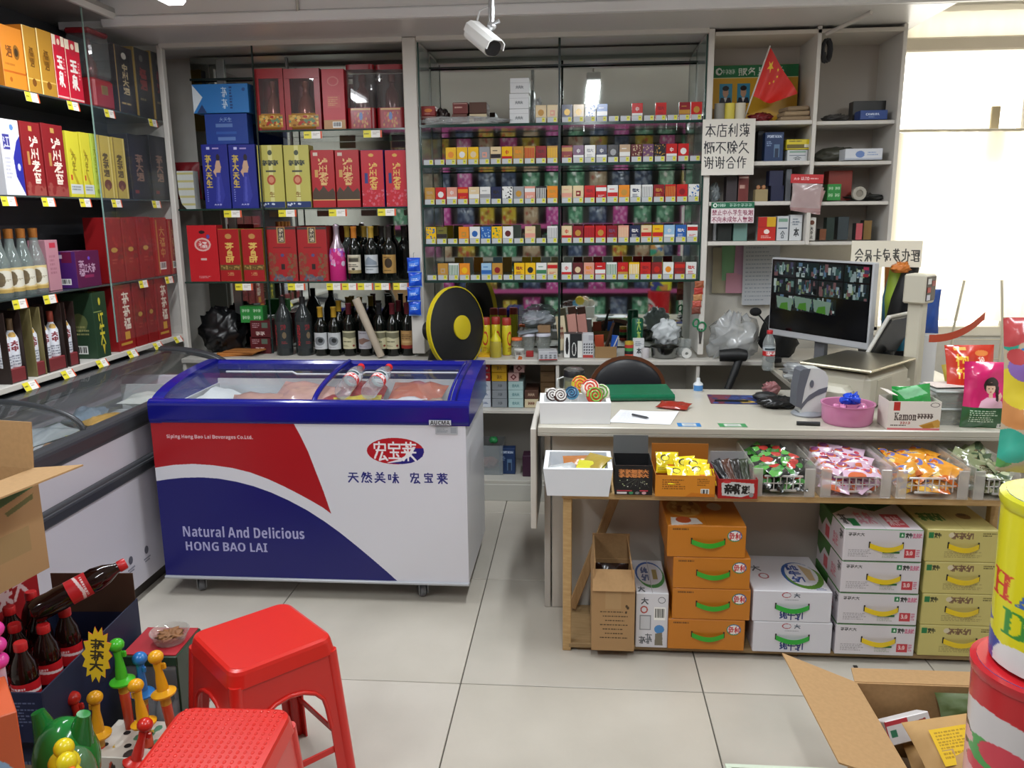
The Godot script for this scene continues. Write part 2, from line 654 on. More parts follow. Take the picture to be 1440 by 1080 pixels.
func sprinkle(n: int, x0: float, y0: float, w: float, h: float, r0: float, r1: float, cols: Array, sd: int):
	var g := RandomNumberGenerator.new()
	g.seed = sd
	for k in n:
		var r := g.randf_range(r0, r1)
		el(x0 + w * g.randf(), y0 + h * g.randf(), r, r * cur.size.x / cur.size.y, cols[g.randi() % cols.size()])

const PAL := {"y": ["e8b81c", "yellow"], "r": ["c02626", "red"], "d": ["86222a", "dark red"], "n": ["27304f", "navy"], "w": ["dfe0dd", "white"], "c": ["d9c49c", "cream"], "k": ["2a2a2c", "black"], "o": ["e08a2a", "orange"], "g": ["b98a3c", "gold"], "t": ["b39a7c", "tan"], "p": ["d99a88", "pink"], "u": ["6d4a68", "purple"], "b": ["2c62ac", "blue"], "l": ["98bcd8", "light blue"], "s": ["96989a", "grey"], "m": ["5f2a2c", "maroon"], "v": ["6d6a2e", "olive"], "e": ["3c7a55", "green"]}
const STYLE := ["round emblem", "top band", "middle band", "small lettering", "stripes", "lower half", "speckled pattern", "square badge"]

func pack_print(code: String) -> Rect2:
	if D.has("pack" + code): return D["pack" + code]
	var b: String = PAL[code[0]][0]
	var a: String = PAL[code[1]][0]
	var r := cell(38, 60, b)
	match int(code[2]):
		0: el(0.5, 0.42, 0.28, 0.18, a); fine(0.25, 0.75, 0.5, 0.1, 2, a, 5)
		1: fr(0, 0.12, 1, 0.22, a); fine(0.2, 0.55, 0.6, 0.14, 2, a, 6)
		2: fr(0, 0.42, 1, 0.24, a); fine(0.2, 0.2, 0.6, 0.1, 1, a, 7)
		3: gl("福", 0.2, 0.2, 0.3, 0.2, 2, a); gl("大", 0.5, 0.2, 0.3, 0.2, 2, a); fine(0.2, 0.52, 0.6, 0.2, 3, a, 8)
		4:
			for k in 6: fr(0.05 + k * 0.16, 0.1, 0.07, 0.7, a)
		5: fr(0, 0.55, 1, 0.45, a); gl("中", 0.3, 0.2, 0.4, 0.25, 2, a)
		6: sprinkle(40, 0.05, 0.05, 0.9, 0.85, 0.03, 0.08, [a, a, b], code.hash())
		7: fr(0.28, 0.3, 0.44, 0.3, a); fr(0.38, 0.38, 0.24, 0.12, b)
	D["pack" + code] = r
	return r

func design_prints():
	atlas = Image.create(AT, AT, false, Image.FORMAT_RGBA8)
	atlas.fill(Color("808080"))
	# price tags
	D["tag"] = cell(48, 20, "f2efe9"); fr(0, 0, 0.42, 1, "e8dc3c"); fr(0.9, 0, 0.1, 1, "d8542c"); fine(0.06, 0.4, 0.3, 0.3, 1, "6a6420"); fine(0.5, 0.25, 0.36, 0.4, 2, "b8b0a8", 4)
	D["slot"] = cell(36, 18, "b8bcc0"); fr(0.62, 0.12, 0.3, 0.72, "d8d43c"); fine(0.66, 0.35, 0.22, 0.3, 1, "8a862a"); fr(0, 0, 1, 0.1, "8a9094")
	# --- liquor on the wall beside the freezers
	D["lz_gold"] = cell(72, 150, "b8862e"); el(0.5, 0.45, 0.26, 0.12, "9a6a1c"); vt("福酒", 0.35, 0.3, 0.62, 0.3, 3, "6a4512"); fr(0, 0.78, 1, 0.02, "e0b860"); el(0.5, 0.84, 0.16, 0.06, "7a4a18"); fr(0, 0, 0.06, 1, "f0d890")
	D["lz_orange"] = cell(80, 150, "d88426"); fr(0, 0.72, 1, 0.03, "b85c14"); gl("酒", 0.2, 0.3, 0.25, 0.2, 3, "6a3a10"); el(0.66, 0.4, 0.14, 0.12, "8a5a1c"); el(0.66, 0.4, 0.08, 0.07, "3a2a14"); fine(0.1, 0.6, 0.6, 0.06, 1, "a8641c"); el(0.3, 0.86, 0.06, 0.04, "a85a14")
	D["lz_yuquan"] = cell(80, 176, "cf2038"); fr(0, 0, 1, 0.16, "efe2c8"); pg([[0.28, 0], [0.72, 0], [0.72, 0.2], [0.5, 0.27], [0.28, 0.2]], "c4283c"); el(0.5, 0.1, 0.12, 0.05, "f0d8c0"); vt("玉泉", 0.22, 0.3, 0.82, 0.5, 7, "f6efe6"); fine(0.78, 0.34, 0.12, 0.3, 6, "e8a0a0", 3); fr(0, 0.95, 1, 0.03, "f0c8c0")
	D["lz_black"] = cell(64, 176, "241820"); el(0.5, 0.14, 0.14, 0.05, "c8c4bc"); vt("中州大酒", 0.34, 0.26, 0.72, 0.32, 3, "c9b48a"); fine(0.15, 0.84, 0.7, 0.05, 1, "d0b070"); fr(0, 0, 0.05, 1, "a8843c")
	D["lz_black2"] = cell(64, 176, "221c24"); el(0.45, 0.14, 0.12, 0.05, "706a66"); vt("福酒", 0.3, 0.28, 0.6, 0.4, 5, "8a2a30"); fine(0.2, 0.72, 0.5, 0.06, 1, "8a7a5a"); fr(0, 0, 0.06, 1, "8f7434")
	D["lz_blue"] = cell(80, 176, "e8e8ee"); pg([[1, 0.2], [0.8, 0.28], [0.55, 0.5], [0.6, 0.75], [1, 1]], "2a2f9a"); fr(0.1, 0.2, 0.35, 0.2, "3a3a8a"); gl("江", 0.13, 0.22, 0.3, 0.16, 3, "d8d8e8"); el(0.62, 0.1, 0.1, 0.04, "5a86c8"); el(0.8, 0.62, 0.08, 0.05, "c8c8f0"); fine(0.1, 0.5, 0.3, 0.3, 6, "b0b0c0", 9)
	D["lz_luzhou"] = cell(84, 176, "8a1f24"); fr(0.4, 0.05, 0.18, 0.07, "c09a50"); vt("泸州老窖", 0.4, 0.18, 0.84, 0.42, 4, "efe0d0"); fr(0.2, 0.4, 0.12, 0.18, "b8884c"); fr(0, 0.86, 1, 0.14, "9c4a44"); sprinkle(20, 0, 0.84, 1, 0.1, 0.04, 0.09, ["9c4a44", "8a2a2c"], 4)
	D["lz_yellow"] = cell(64, 176, "d8cf3a"); pg([[0.3, 0.25], [0.7, 0.4], [0.4, 0.6], [0.75, 0.8], [0.6, 0.84], [0.25, 0.62], [0.55, 0.42], [0.2, 0.3]], "b8a428"); vt("大生", 0.3, 0.3, 0.6, 0.3, 3, "8a7a1c"); fr(0.1, 0.66, 0.14, 0.08, "c8502c"); fr(0, 0.8, 1, 0.15, "cfd4d4"); fine(0.1, 0.83, 0.8, 0.08, 2, "7a8488", 2)
	D["lz_green"] = cell(48, 176, "b6c84a"); vt("大合中人", 0.25, 0.2, 0.8, 0.4, 2, "7a8a2c"); el(0.5, 0.9, 0.2, 0.04, "8a9a34")
	D["lz_gold2"] = cell(64, 176, "bfa848"); fr(0.06, 0, 0.08, 1, "8a7428"); fr(0.86, 0, 0.08, 1, "e0d080"); vt("老白酒", 0.28, 0.28, 0.66, 0.42, 4, "54421a"); el(0.5, 0.78, 0.3, 0.08, "6a3424"); el(0.5, 0.83, 0.12, 0.05, "8a5a34")
	D["lz_dark"] = cell(64, 176, "1e1a22"); fr(0.12, 0.05, 0.76, 0.9, "26222e"); vt("精大酒", 0.32, 0.3, 0.72, 0.36, 4, "8a6a5c"); fr(0.15, 0.86, 0.2, 0.05, "7a2a2a")
	D["lz_red"] = cell(72, 160, "8c1418"); sprinkle(14, 0.05, 0.05, 0.9, 0.8, 0.05, 0.09, ["74201c", "a02420"], 6); fr(0, 0.46, 1, 0.07, "7a1216"); el(0.5, 0.5, 0.2, 0.04, "b89040"); fine(0.3, 0.64, 0.4, 0.1, 2, "a84a3c", 3)
	D["lz_red2"] = cell(56, 160, "a01a1c"); fr(0.1, 0.04, 0.1, 0.92, "b87a3c"); vt("大福中", 0.35, 0.15, 0.7, 0.4, 3, "c08a4c"); bars(0.2, 0.76, 0.5, 0.13)
	D["lz_red3"] = cell(72, 150, "941c1e"); vt("八八福", 0.42, 0.12, 0.7, 0.4, 4, "e8dccc"); fr(0.42, 0.72, 0.3, 0.12, "d8a034"); fr(0.12, 0.1, 0.06, 0.7, "7a1416"); fr(0.12, 0.88, 0.7, 0.04, "c8963c")
	D["lz_purple"] = cell(120, 96, "5a1c48"); vt("工福", 0.1, 0.25, 0.7, 0.22, 3, "c0a0b8"); ht("江大春", 0.3, 0.8, 0.35, 0.25, 3, "c0a0b8"); el(0.55, 0.2, 0.05, 0.05, "6a4ac0"); fr(0.3, 0.66, 0.4, 0.08, "8a2a58")
	D["lz_purple_side"] = cell(96, 96, "4a1f6a"); fr(0.45, 0, 0.4, 0.3, "6a1840"); fr(0.35, 0.08, 0.14, 0.1, "c8b8c8"); bars(0.35, 0.74, 0.4, 0.17)
	D["lz_pink"] = cell(40, 90, "c08a96"); fr(0.3, 0.06, 0.5, 0.1, "c83c50"); fine(0.2, 0.3, 0.6, 0.4, 5, "a87080", 3)
	D["lz_greenbox"] = cell(96, 120, "24402a"); gl("江", 0.34, 0.3, 0.34, 0.26, 5, "d8c83c"); gl("大", 0.34, 0.54, 0.34, 0.26, 5, "d8c83c"); el(0.5, 0.14, 0.08, 0.06, "d0c23c"); pg([[0.42, 0.8], [0.62, 0.8], [0.52, 0.96]], "d0b838"); fr(0, 0.28, 0.6, 0.015, "8a9a5a")
	D["lz_greenside"] = cell(84, 110, "2c4430"); el(0.5, 0.45, 0.28, 0.14, "6a7448"); fine(0.2, 0.5, 0.6, 0.16, 3, "a8a46c", 5); bars(0.2, 0.8, 0.5, 0.13)
	D["boxed"] = cell(84, 130, "1c1412"); fr(0, 0.88, 1, 0.12, "7a2a2c"); fr(0.1, 0.04, 0.3, 0.1, "5c4a24"); fr(0.55, 0.04, 0.35, 0.1, "4a3a20"); fine(0.1, 0.9, 0.8, 0.07, 1, "c07a6c", 2)
	D["white_label"] = cell(48, 96, "dfe2ea"); vt("大中", 0.42, 0.3, 0.52, 0.16, 2, "7a2a34"); fine(0.2, 0.6, 0.6, 0.24, 4, "8a8e9c", 3); el(0.5, 0.16, 0.14, 0.06, "c8a050")
	D["cream_label"] = cell(64, 90, "d8c28a"); el(0.5, 0.45, 0.42, 0.36, "d8d4c4"); el(0.35, 0.45, 0.16, 0.3, "6a5c44"); fine(0.3, 0.45, 0.5, 0.1, 2, "7a6a48", 3); fr(0, 0.86, 1, 0.14, "b89a54")
	# --- liquor on the glass shelves
	D["lady"] = cell(80, 176, "1f2a8a")
	vt("色大天生", 0.12, 0.16, 0.68, 0.22, 3, "d0b44c"); el(0.62, 0.2, 0.07, 0.05, "241c2c"); pg([[0.55, 0.25], [0.68, 0.25], [0.72, 0.36], [0.66, 0.46], [0.52, 0.46], [0.48, 0.34]], "c8a488"); pg([[0.5, 0.36], [0.4, 0.42], [0.52, 0.52], [0.54, 0.46]], "c8a488"); pg([[0.52, 0.44], [0.68, 0.44], [0.8, 0.8], [0.6, 0.98], [0.42, 0.9]], "31399c"); pg([[0.55, 0.5], [0.62, 0.5], [0.6, 0.9], [0.5, 0.88]], "4a52b4"); fr(0.2, 0.04, 0.12, 0.04, "c8ccf0"); fr(0.42, 0.05, 0.25, 0.025, "b0a0d0"); ht("大大中", 0.35, 0.65, 0.92, 0.035, 1, "d8d8f0"); fine(0.1, 0.7, 0.05, 0.2, 6, "8088d0")
	D["pale"] = cell(80, 176, "bdb65a"); fr(0.42, 0, 0.16, 1, "d4d08a"); ht("海之蓝", 0.18, 0.82, 0.24, 0.08, 3, "3c4238"); el(0.5, 0.12, 0.09, 0.04, "4a5240"); el(0.5, 0.55, 0.17, 0.08, "b04a34"); el(0.5, 0.55, 0.11, 0.05, "d08a6a"); fr(0.3, 0.4, 0.4, 0.03, "4a4a3c"); gl("生", 0.4, 0.74, 0.2, 0.08, 2, "8a6a2c"); fr(0, 0.9, 1, 0.1, "24386c"); sprinkle(8, 0.05, 0.93, 0.9, 0.03, 0.02, 0.04, ["d0d8e8"], 2)
	D["luzhou_red"] = cell(76, 170, "b01f26"); vt("泸州老窖", 0.32, 0.14, 0.62, 0.4, 3, "dcb878"); fr(0.14, 0.34, 0.14, 0.13, "c89a54"); fr(0.1, 0.04, 0.2, 0.06, "d0c0b0"); pg([[0, 0.74], [0.15, 0.64], [0.3, 0.72], [0.5, 0.62], [0.7, 0.73], [0.9, 0.66], [1, 0.74], [1, 0.86], [0, 0.88]], "4a3a2c"); fr(0, 0.86, 1, 0.02, "d8b070")
	D["luzhou_pink"] = cell(70, 170, "c02030"); vt("泸州老窖", 0.36, 0.22, 0.7, 0.36, 3, "e0b860"); fr(0.14, 0.4, 0.14, 0.18, "2c3a7c"); el(0.46, 0.09, 0.12, 0.03, "d8a850"); sprinkle(60, 0, 0.68, 1, 0.3, 0.02, 0.06, ["d0485a", "b8303c", "c86a78"], 12)
	D["shou_red"] = cell(84, 160, "c41f28"); el(0.5, 0.12, 0.1, 0.03, "2a1a1c"); el(0.5, 0.34, 0.28, 0.12, "e0b8b0"); el(0.5, 0.34, 0.22, 0.09, "c84a4c"); gl("福", 0.36, 0.28, 0.3, 0.12, 2, "efe0dc"); el(0.7, 0.2, 0.06, 0.04, "5a4a9a"); fr(0.4, 0.58, 0.2, 0.04, "d8b8b0"); fine(0.3, 0.9, 0.5, 0.05, 2, "d8a0a0", 3)
	D["maotai"] = cell(76, 160, "a81c20"); vt("茅台醇", 0.32, 0.26, 0.64, 0.4, 4, "dcb860"); el(0.5, 0.14, 0.16, 0.05, "c08a4c"); fr(0, 0.68, 1, 0.1, "6a5228"); sprinkle(20, 0, 0.7, 1, 0.06, 0.02, 0.04, ["a88a4c"], 3); gl("酒", 0.35, 0.82, 0.3, 0.07, 1, "d8b070")
	D["dragon"] = cell(90, 160, "a52024"); fr(0, 0, 1, 0.05, "3c3430"); fr(0.36, 0, 0.28, 0.3, "b08a54"); fr(0.4, 0.02, 0.2, 0.26, "1c1c26"); vt("贵州酒", 0.42, 0.03, 0.27, 0.16, 2, "d0c0a0"); fr(0.2, 0.37, 0.6, 0.02, "7a1c1e"); el(0.5, 0.52, 0.06, 0.03, "5a4a7a"); sprinkle(60, 0, 0.5, 0.35, 0.45, 0.03, 0.06, ["8a4a34", "7a5a3c", "94302c"], 21); sprinkle(60, 0.65, 0.5, 0.35, 0.45, 0.03, 0.06, ["8a4a34", "7a5a3c", "94302c"], 22); sprinkle(30, 0.2, 0.88, 0.6, 0.1, 0.03, 0.06, ["5a5a6a", "7a6a6c"], 23); fr(0.44, 0.68, 0.12, 0.1, "2a1c1c")
	D["pinkbox"] = cell(64, 176, "c2303c"); el(0.5, 0.2, 0.26, 0.08, "d06a64"); el(0.5, 0.2, 0.2, 0.06, "c2303c"); fr(0.2, 0.44, 0.6, 0.2, "c84a44"); fine(0.25, 0.46, 0.5, 0.16, 5, "d89a6a", 2); fr(0, 0.84, 1, 0.16, "b88a54"); bars(0.4, 0.87, 0.4, 0.1)
	D["tin_base"] = cell(120, 60, "9a2028"); sprinkle(40, 0.1, 0.2, 0.8, 0.7, 0.02, 0.05, ["c09050", "7a1c22", "b8464a"], 31); el(0.5, 0.4, 0.09, 0.2, "5a78b8"); fr(0, 0, 1, 0.1, "c8a060")
	D["gold_jewel"] = cell(90, 60, "b8853c"); sprinkle(50, 0, 0.1, 1, 0.8, 0.04, 0.08, ["e0c070", "8a5a24", "b03c34", "d8b05c", "6a8a6a"], 33)
	D["bluecarton"] = cell(160, 84, "2a78c0"); pg([[0, 0], [0.18, 0.45], [0, 1]], "d8e2ea"); pg([[0.06, 1], [0.16, 0.7], [0.24, 1]], "1c3a6c"); vt("雪花", 0.52, 0.1, 0.9, 0.1, 2, "d0e0f0"); fine(0.66, 0.1, 0.06, 0.8, 8, "14407c", 3); el(0.92, 0.2, 0.03, 0.06, "1a4c8c")
	D["bluecarton2"] = cell(120, 84, "173f92"); ht("大天生", 0.35, 0.65, 0.12, 0.14, 1, "a0b8e0"); fr(0.25, 0.32, 0.4, 0.12, "5a7ab8"); fr(0.25, 0.58, 0.48, 0.08, "2a56a8"); fr(0.28, 0.76, 0.42, 0.12, "5a7ab8")
	D["wine_a"] = cell(64, 84, "d8d0bc"); fr(0.1, 0.1, 0.8, 0.3, "b0a890"); fr(0.2, 0.18, 0.6, 0.2, "4a463c"); fine(0.15, 0.5, 0.7, 0.2, 2, "5a5448"); fr(0, 0.82, 1, 0.18, "9a8a5c"); el(0.5, 0.76, 0.1, 0.06, "3a342c")
	D["wine_b"] = cell(64, 84, "c2c8cc"); pg([[0.1, 0.4], [0.4, 0.1], [0.7, 0.3], [0.9, 0.4], [0.9, 0.55], [0.1, 0.55]], "8894a0"); fr(0, 0.6, 1, 0.08, "6a747c"); fine(0.2, 0.76, 0.6, 0.1, 1, "70787e")
	D["wine_c"] = cell(64, 84, "b08a4c"); el(0.5, 0.45, 0.22, 0.26, "3a2c1c"); fine(0.2, 0.12, 0.6, 0.1, 1, "5a4424"); fine(0.2, 0.82, 0.6, 0.08, 1, "5a4424")
	D["wine_d"] = cell(64, 84, "c4c6c8"); el(0.5, 0.5, 0.3, 0.26, "787c80"); el(0.56, 0.46, 0.14, 0.14, "2c2e30"); fine(0.2, 0.85, 0.6, 0.06, 1, "8a8c8e")
	D["wine_e"] = cell(64, 84, "cdc7a4"); pg([[0, 0.1], [1, 0.1], [1, 0.36], [0.6, 0.42], [0.3, 0.34], [0, 0.4]], "7a7860"); fine(0.15, 0.56, 0.7, 0.1, 1, "4c4a34"); el(0.82, 0.82, 0.07, 0.06, "8a3a2c"); fine(0.1, 0.78, 0.5, 0.1, 2, "6a6648")
	D["wine_f"] = cell(64, 84, "bcb9c0"); pg([[0.1, 0.5], [0.5, 0.38], [0.9, 0.55], [0.6, 0.62], [0.4, 0.75], [0.2, 0.7]], "8a6a60"); fine(0.2, 0.1, 0.6, 0.1, 1, "7a7680"); fine(0.2, 0.86, 0.6, 0.06, 1, "7a7680")
	D["wine_g"] = cell(64, 84, "b08a58"); fr(0, 0.8, 1, 0.2, "8a2c24"); fine(0.15, 0.2, 0.7, 0.3, 3, "6a4c2c"); fr(0.2, 0.56, 0.6, 0.1, "c8a878")
	D["jug"] = cell(110, 90, "35393a"); fr(0.06, 0.1, 0.2, 0.8, "3a3030")
	for k in 8: tx("SHENGTAI"[k], 0.09, 0.12 + k * 0.095, 0.15, 0.08, "b8343a")
	ht("江中", 0.5, 0.75, 0.1, 0.2, 3, "8a3438"); el(0.64, 0.5, 0.1, 0.12, "7a6a54"); fine(0.5, 0.72, 0.3, 0.12, 2, "8a3a3c")
	D["pinkbottle"] = cell(100, 70, "c62c78"); sprinkle(90, 0, 0, 1, 0.4, 0.02, 0.05, ["e890c0", "d8c8e0", "d04a90", "a85ac0"], 7); fr(0, 0.85, 1, 0.15, "b890b8")
	D["greensmall"] = cell(70, 44, "2c8a3c")
	for k in 4: ht("五中五", 0.08 + 0.5 * (k % 2), 0.42 + 0.5 * (k % 2), 0.15 + 0.42 * (k / 2), 0.22, 1, "d8e8d0")
	D["winesmall"] = cell(70, 60, "5a1a20"); fine(0.1, 0.15, 0.4, 0.3, 3, "b89aa0", 2); fr(0.56, 0.12, 0.3, 0.3, "5a6a5c"); ht("千千", 0.25, 0.7, 0.62, 0.22, 2, "d8c8c0")
	D["sachet_blue"] = cell(36, 40, "1c4cc8"); pg([[0.1, 0.3], [0.9, 0.1], [0.9, 0.5], [0.1, 0.7]], "3a78e8"); fine(0.2, 0.4, 0.6, 0.2, 2, "d8e4f8"); fr(0, 0.9, 1, 0.1, "8ab0e8")
	D["rolls"] = cell(120, 90, "c4c8c4")
	for k in 5: fr(0, 0.04 + k * 0.2, 1, 0.06, "b8b070"); 
	for k in 12: fr(k / 12.0, 0, 0.01, 1, "9aa0a0")
	# --- counter
	D["marker_box"] = cell(64, 88, "26282a"); fr(0.0, 0, 0.32, 1, "e4e4e0"); el(0.16, 0.5, 0.09, 0.36, "1c1c1e"); fr(0.75, 0.3, 0.25, 0.7, "d8d8d4"); el(0.55, 0.64, 0.12, 0.28, "e0e0dc"); el(0.55, 0.64, 0.08, 0.24, "26282a")
	D["diamond_box"] = cell(64, 88, "c0c2c6")
	for k in 4:
		for j in 4: pg([[0.05 + k * 0.24, 0.42 + j * 0.12], [0.17 + k * 0.24, 0.38 + j * 0.12], [0.25 + k * 0.24, 0.42 + j * 0.12], [0.13 + k * 0.24, 0.47 + j * 0.12]], "3a3c44")
	fr(0, 0.88, 1, 0.12, "a83c38"); fr(0.55, 0.04, 0.45, 0.22, "a8a8b0")
	D["spray"] = cell(120, 120, "cfc02c"); el(0.5, 0.4, 0.1, 0.2, "b8442c"); el(0.5, 0.4, 0.07, 0.14, "cfc02c"); fr(0.7, 0, 0.03, 1, "5a5a1c"); fr(0, 0.86, 1, 0.14, "b8602c"); fine(0.42, 0.64, 0.16, 0.15, 4, "8a3a1c")
	D["noodle"] = cell(90, 50, "dcdcd8"); pg([[0.4, 0.9], [0.5, 0.4], [0.65, 0.5], [0.6, 0.95]], "d0703c"); fine(0.4, 0.15, 0.22, 0.2, 2, "4a2a1c")
	D["tea_can"] = cell(90, 80, "175a40"); vt("大茶叶", 0.48, 0.12, 0.9, 0.1, 2, "a8c060"); fr(0, 0.04, 1, 0.04, "2a7a54")
	D["tape_rolls"] = cell(40, 90, "8a3a2c"); fr(0, 0.22, 1, 0.16, "c8a838"); fr(0, 0.4, 1, 0.14, "c83c34"); fr(0, 0.55, 1, 0.14, "3a8a44"); fr(0, 0.7, 1, 0.12, "202024"); fr(0, 0.84, 1, 0.16, "d8543c")
	D["carton_yellow"] = cell(60, 36, "d8a81c"); ht("七大", 0.35, 0.7, 0.25, 0.5, 2, "8a6412")
	D["carton_red"] = cell(60, 36, "a82428"); el(0.72, 0.5, 0.1, 0.18, "e0c0b8"); ht("大人", 0.15, 0.5, 0.3, 0.4, 2, "d89a94")
	D["carton_white"] = cell(60, 36, "c2c8d2"); fr(0.2, 0.3, 0.16, 0.4, "24386c"); fine(0.42, 0.35, 0.4, 0.3, 2, "24386c")
	D["carton_grey"] = cell(60, 36, "868c92"); ht("大山", 0.4, 0.7, 0.3, 0.35, 2, "5c6268")
	D["carton_mint"] = cell(60, 36, "a8c4c4"); ht("合大大", 0.25, 0.75, 0.3, 0.35, 2, "5a8488")
	D["carton_pink"] = cell(60, 48, "c8a09c"); pg([[0.5, 0.12], [0.82, 0.5], [0.5, 0.88], [0.18, 0.5]], "6a2428"); el(0.5, 0.5, 0.12, 0.16, "c8a09c")
	D["carton_brown"] = cell(60, 36, "54382c"); ht("大大大", 0.25, 0.75, 0.3, 0.35, 2, "c0a890")
	D["carton_tan"] = cell(60, 36, "8a6c48"); fine(0.2, 0.35, 0.6, 0.2, 1, "6a5234")
	D["carton_cream"] = cell(60, 36, "cbbd9c"); ht("双双双", 0.25, 0.75, 0.3, 0.35, 2, "6a3a2c")
	D["cart_red"] = cell(60, 36, "8a2a28"); el(0.5, 0.45, 0.3, 0.2, "c8782c"); fine(0.2, 0.78, 0.6, 0.1, 1, "d8c0a8")
	D["cart_maroon"] = cell(60, 36, "6f2f2c"); fine(0.12, 0.35, 0.7, 0.24, 1, "d8b8a8"); fr(0.03, 0.06, 0.94, 0.06, "c8b0a4")
	D["cart_white"] = cell(70, 44, "d4d6d8"); ht("大天大", 0.3, 0.7, 0.5, 0.2, 2, "787c80"); fr(0, 0.3, 1, 0.02, "a8acb0")
	# --- right shelves
	D["poster"] = cell(220, 150, "e2ae2a"); fr(0, 0, 1, 0.2, "1e7a46"); fr(0, 0.2, 1, 0.015, "f0e4b0"); el(0.07, 0.1, 0.04, 0.06, "e8f0e8"); el(0.075, 0.1, 0.022, 0.034, "1e7a46"); tx("C", 0.045, 0.05, 0.045, 0.1, "e8f0e8"); ht("中国烟草", 0.11, 0.26, 0.06, 0.09, 1, "e0ece0"); ht("服务监督台", 0.3, 0.86, 0.04, 0.13, 2, "f0f4e8")
	for k in 2:
		var q := 0.08 + k * 0.21
		fr(q, 0.3, 0.15, 0.32, "3a9ac0"); pg([[q, 0.62], [q + 0.02, 0.53], [q + 0.13, 0.53], [q + 0.15, 0.62]], "23252f"); pg([[q + 0.055, 0.53], [q + 0.095, 0.53], [q + 0.075, 0.61]], "e8e8e8"); el(q + 0.075, 0.44, 0.035, 0.085, "cfa283"); el(q + 0.075, 0.375, 0.038, 0.04, "1e1a1a")
		fine(q, 0.65, 0.15, 0.06, 2, "6a4a14", k + 2)
	fine(0.06, 0.78, 0.5, 0.1, 2, "8a5c14", 8); pg([[0, 1], [0, 0.7], [0.1, 0.74], [0.12, 1]], "8a6a2c")
	D["flag"] = cell(180, 130, "d6261c"); star(0.2, 0.25, 0.1, 1.38, "f2c81e"); star(0.4, 0.12, 0.035, 1.38, "f2c81e", 0.4); star(0.47, 0.24, 0.035, 1.38, "f2c81e", 0.1); star(0.47, 0.4, 0.035, 1.38, "f2c81e"); star(0.4, 0.52, 0.035, 1.38, "f2c81e", -0.3)
	D["sign_credit"] = cell(180, 190, "ddd9d0"); ht("本店利薄", 0.06, 0.92, 0.08, 0.24, 3, "24242a"); ht("概不赊欠", 0.04, 0.92, 0.38, 0.24, 3, "24242a"); ht("谢谢合作", 0.05, 0.88, 0.66, 0.22, 3, "24242a")
	D["sign_smoke"] = cell(170, 84, "e6d9dc"); fr(0, 0, 1, 0.3, "1f6a4c"); el(0.09, 0.15, 0.05, 0.1, "e8f0e8"); el(0.095, 0.15, 0.025, 0.05, "1f6a4c"); ht("中国烟草", 0.15, 0.34, 0.07, 0.16, 1, "d8e8e0"); ht("吉林中专卖制", 0.42, 0.95, 0.07, 0.16, 1, "d8e8e0"); ht("禁止中小学生吸烟", 0.03, 0.98, 0.36, 0.27, 2, "8a3450"); ht("不向未成年人售烟", 0.03, 0.98, 0.68, 0.27, 2, "8a3450")
	D["sign_card"] = cell(190, 76, "ddd6c4"); ht("会员卡免费办理", 0.06, 0.98, 0.3, 0.5, 3, "3a3834")
	D["razor"] = cell(60, 72, "1c3560"); tx("POREMAN", 0.12, 0.1, 0.76, 0.1, "c8d4e8"); fr(0.5, 0.42, 0.3, 0.44, "5a7898"); fr(0.55, 0.55, 0.2, 0.3, "20304c"); fine(0.1, 0.3, 0.3, 0.2, 3, "8aa0c0")
	D["yellowbox"] = cell(80, 40, "d8c41e"); fr(0, 0.5, 0.9, 0.4, "6a5c14"); fine(0.1, 0.12, 0.7, 0.2, 1, "5c5010"); fr(0.72, 0.5, 0.2, 0.3, "d8d4c0")
	D["camera_box"] = cell(90, 36, "17408a"); tx("CAMERA", 0.2, 0.3, 0.5, 0.26, "d0dcf0"); fine(0.3, 0.7, 0.3, 0.12, 1, "a8bce0")
	D["blackbox_sun"] = cell(90, 40, "2a2a28"); el(0.55, 0.95, 0.18, 0.5, "c8a42c"); fine(0.42, 0.75, 0.26, 0.2, 1, "4a3a14")
	D["whiteblue"] = cell(90, 30, "d4d8e0"); el(0.4, 0.5, 0.12, 0.3, "6a86c0"); fine(0.6, 0.3, 0.3, 0.4, 2, "8aa0c8"); fr(0, 0.84, 1, 0.16, "b8c0d0")
	D["red_med"] = cell(60, 60, "c22a22"); fr(0.5, 0, 0.5, 0.42, "d8a820"); el(0.5, 0.62, 0.16, 0.1, "f0e0d8"); fine(0.2, 0.78, 0.6, 0.14, 2, "f0d0c8"); fr(0, 0.42, 1, 0.02, "8a1c18")
	D["white_med"] = cell(50, 60, "cfd2d4"); fine(0.2, 0.15, 0.6, 0.3, 3, "5c6a78"); gl("本", 0.35, 0.5, 0.4, 0.34, 3, "303438"); fr(0, 0.3, 1, 0.02, "9aa0a6")
	D["white_med2"] = cell(50, 60, "c8cccf"); fr(0.1, 0.1, 0.8, 0.14, "7aa08a"); fr(0.1, 0.46, 0.8, 0.05, "4a5a6c"); gl("合", 0.3, 0.6, 0.4, 0.3, 2, "40464c")
	D["brown_med"] = cell(40, 76, "cdcbc4"); el(0.5, 0.22, 0.3, 0.1, "6a3a28"); vt("大中止", 0.34, 0.4, 0.94, 0.34, 2, "2c2a28")
	D["hangbag"] = cell(130, 50, "c02c30"); tx("ULTO", 0.32, 0.3, 0.24, 0.35, "f4dcdc"); ht("大卡", 0.1, 0.28, 0.36, 0.3, 2, "f0c8c8"); fine(0.6, 0.4, 0.32, 0.24, 1, "f0c8c8")
	D["note_list"] = cell(90, 190, "b9bdc2"); 
	for k in 14: fine(0.08, 0.06 + k * 0.065, 0.84, 0.03, 1, "8a929c", k)
	D["screen"] = cell(300, 200, "0d0e11")
	var g := RandomNumberGenerator.new()
	g.seed = 77
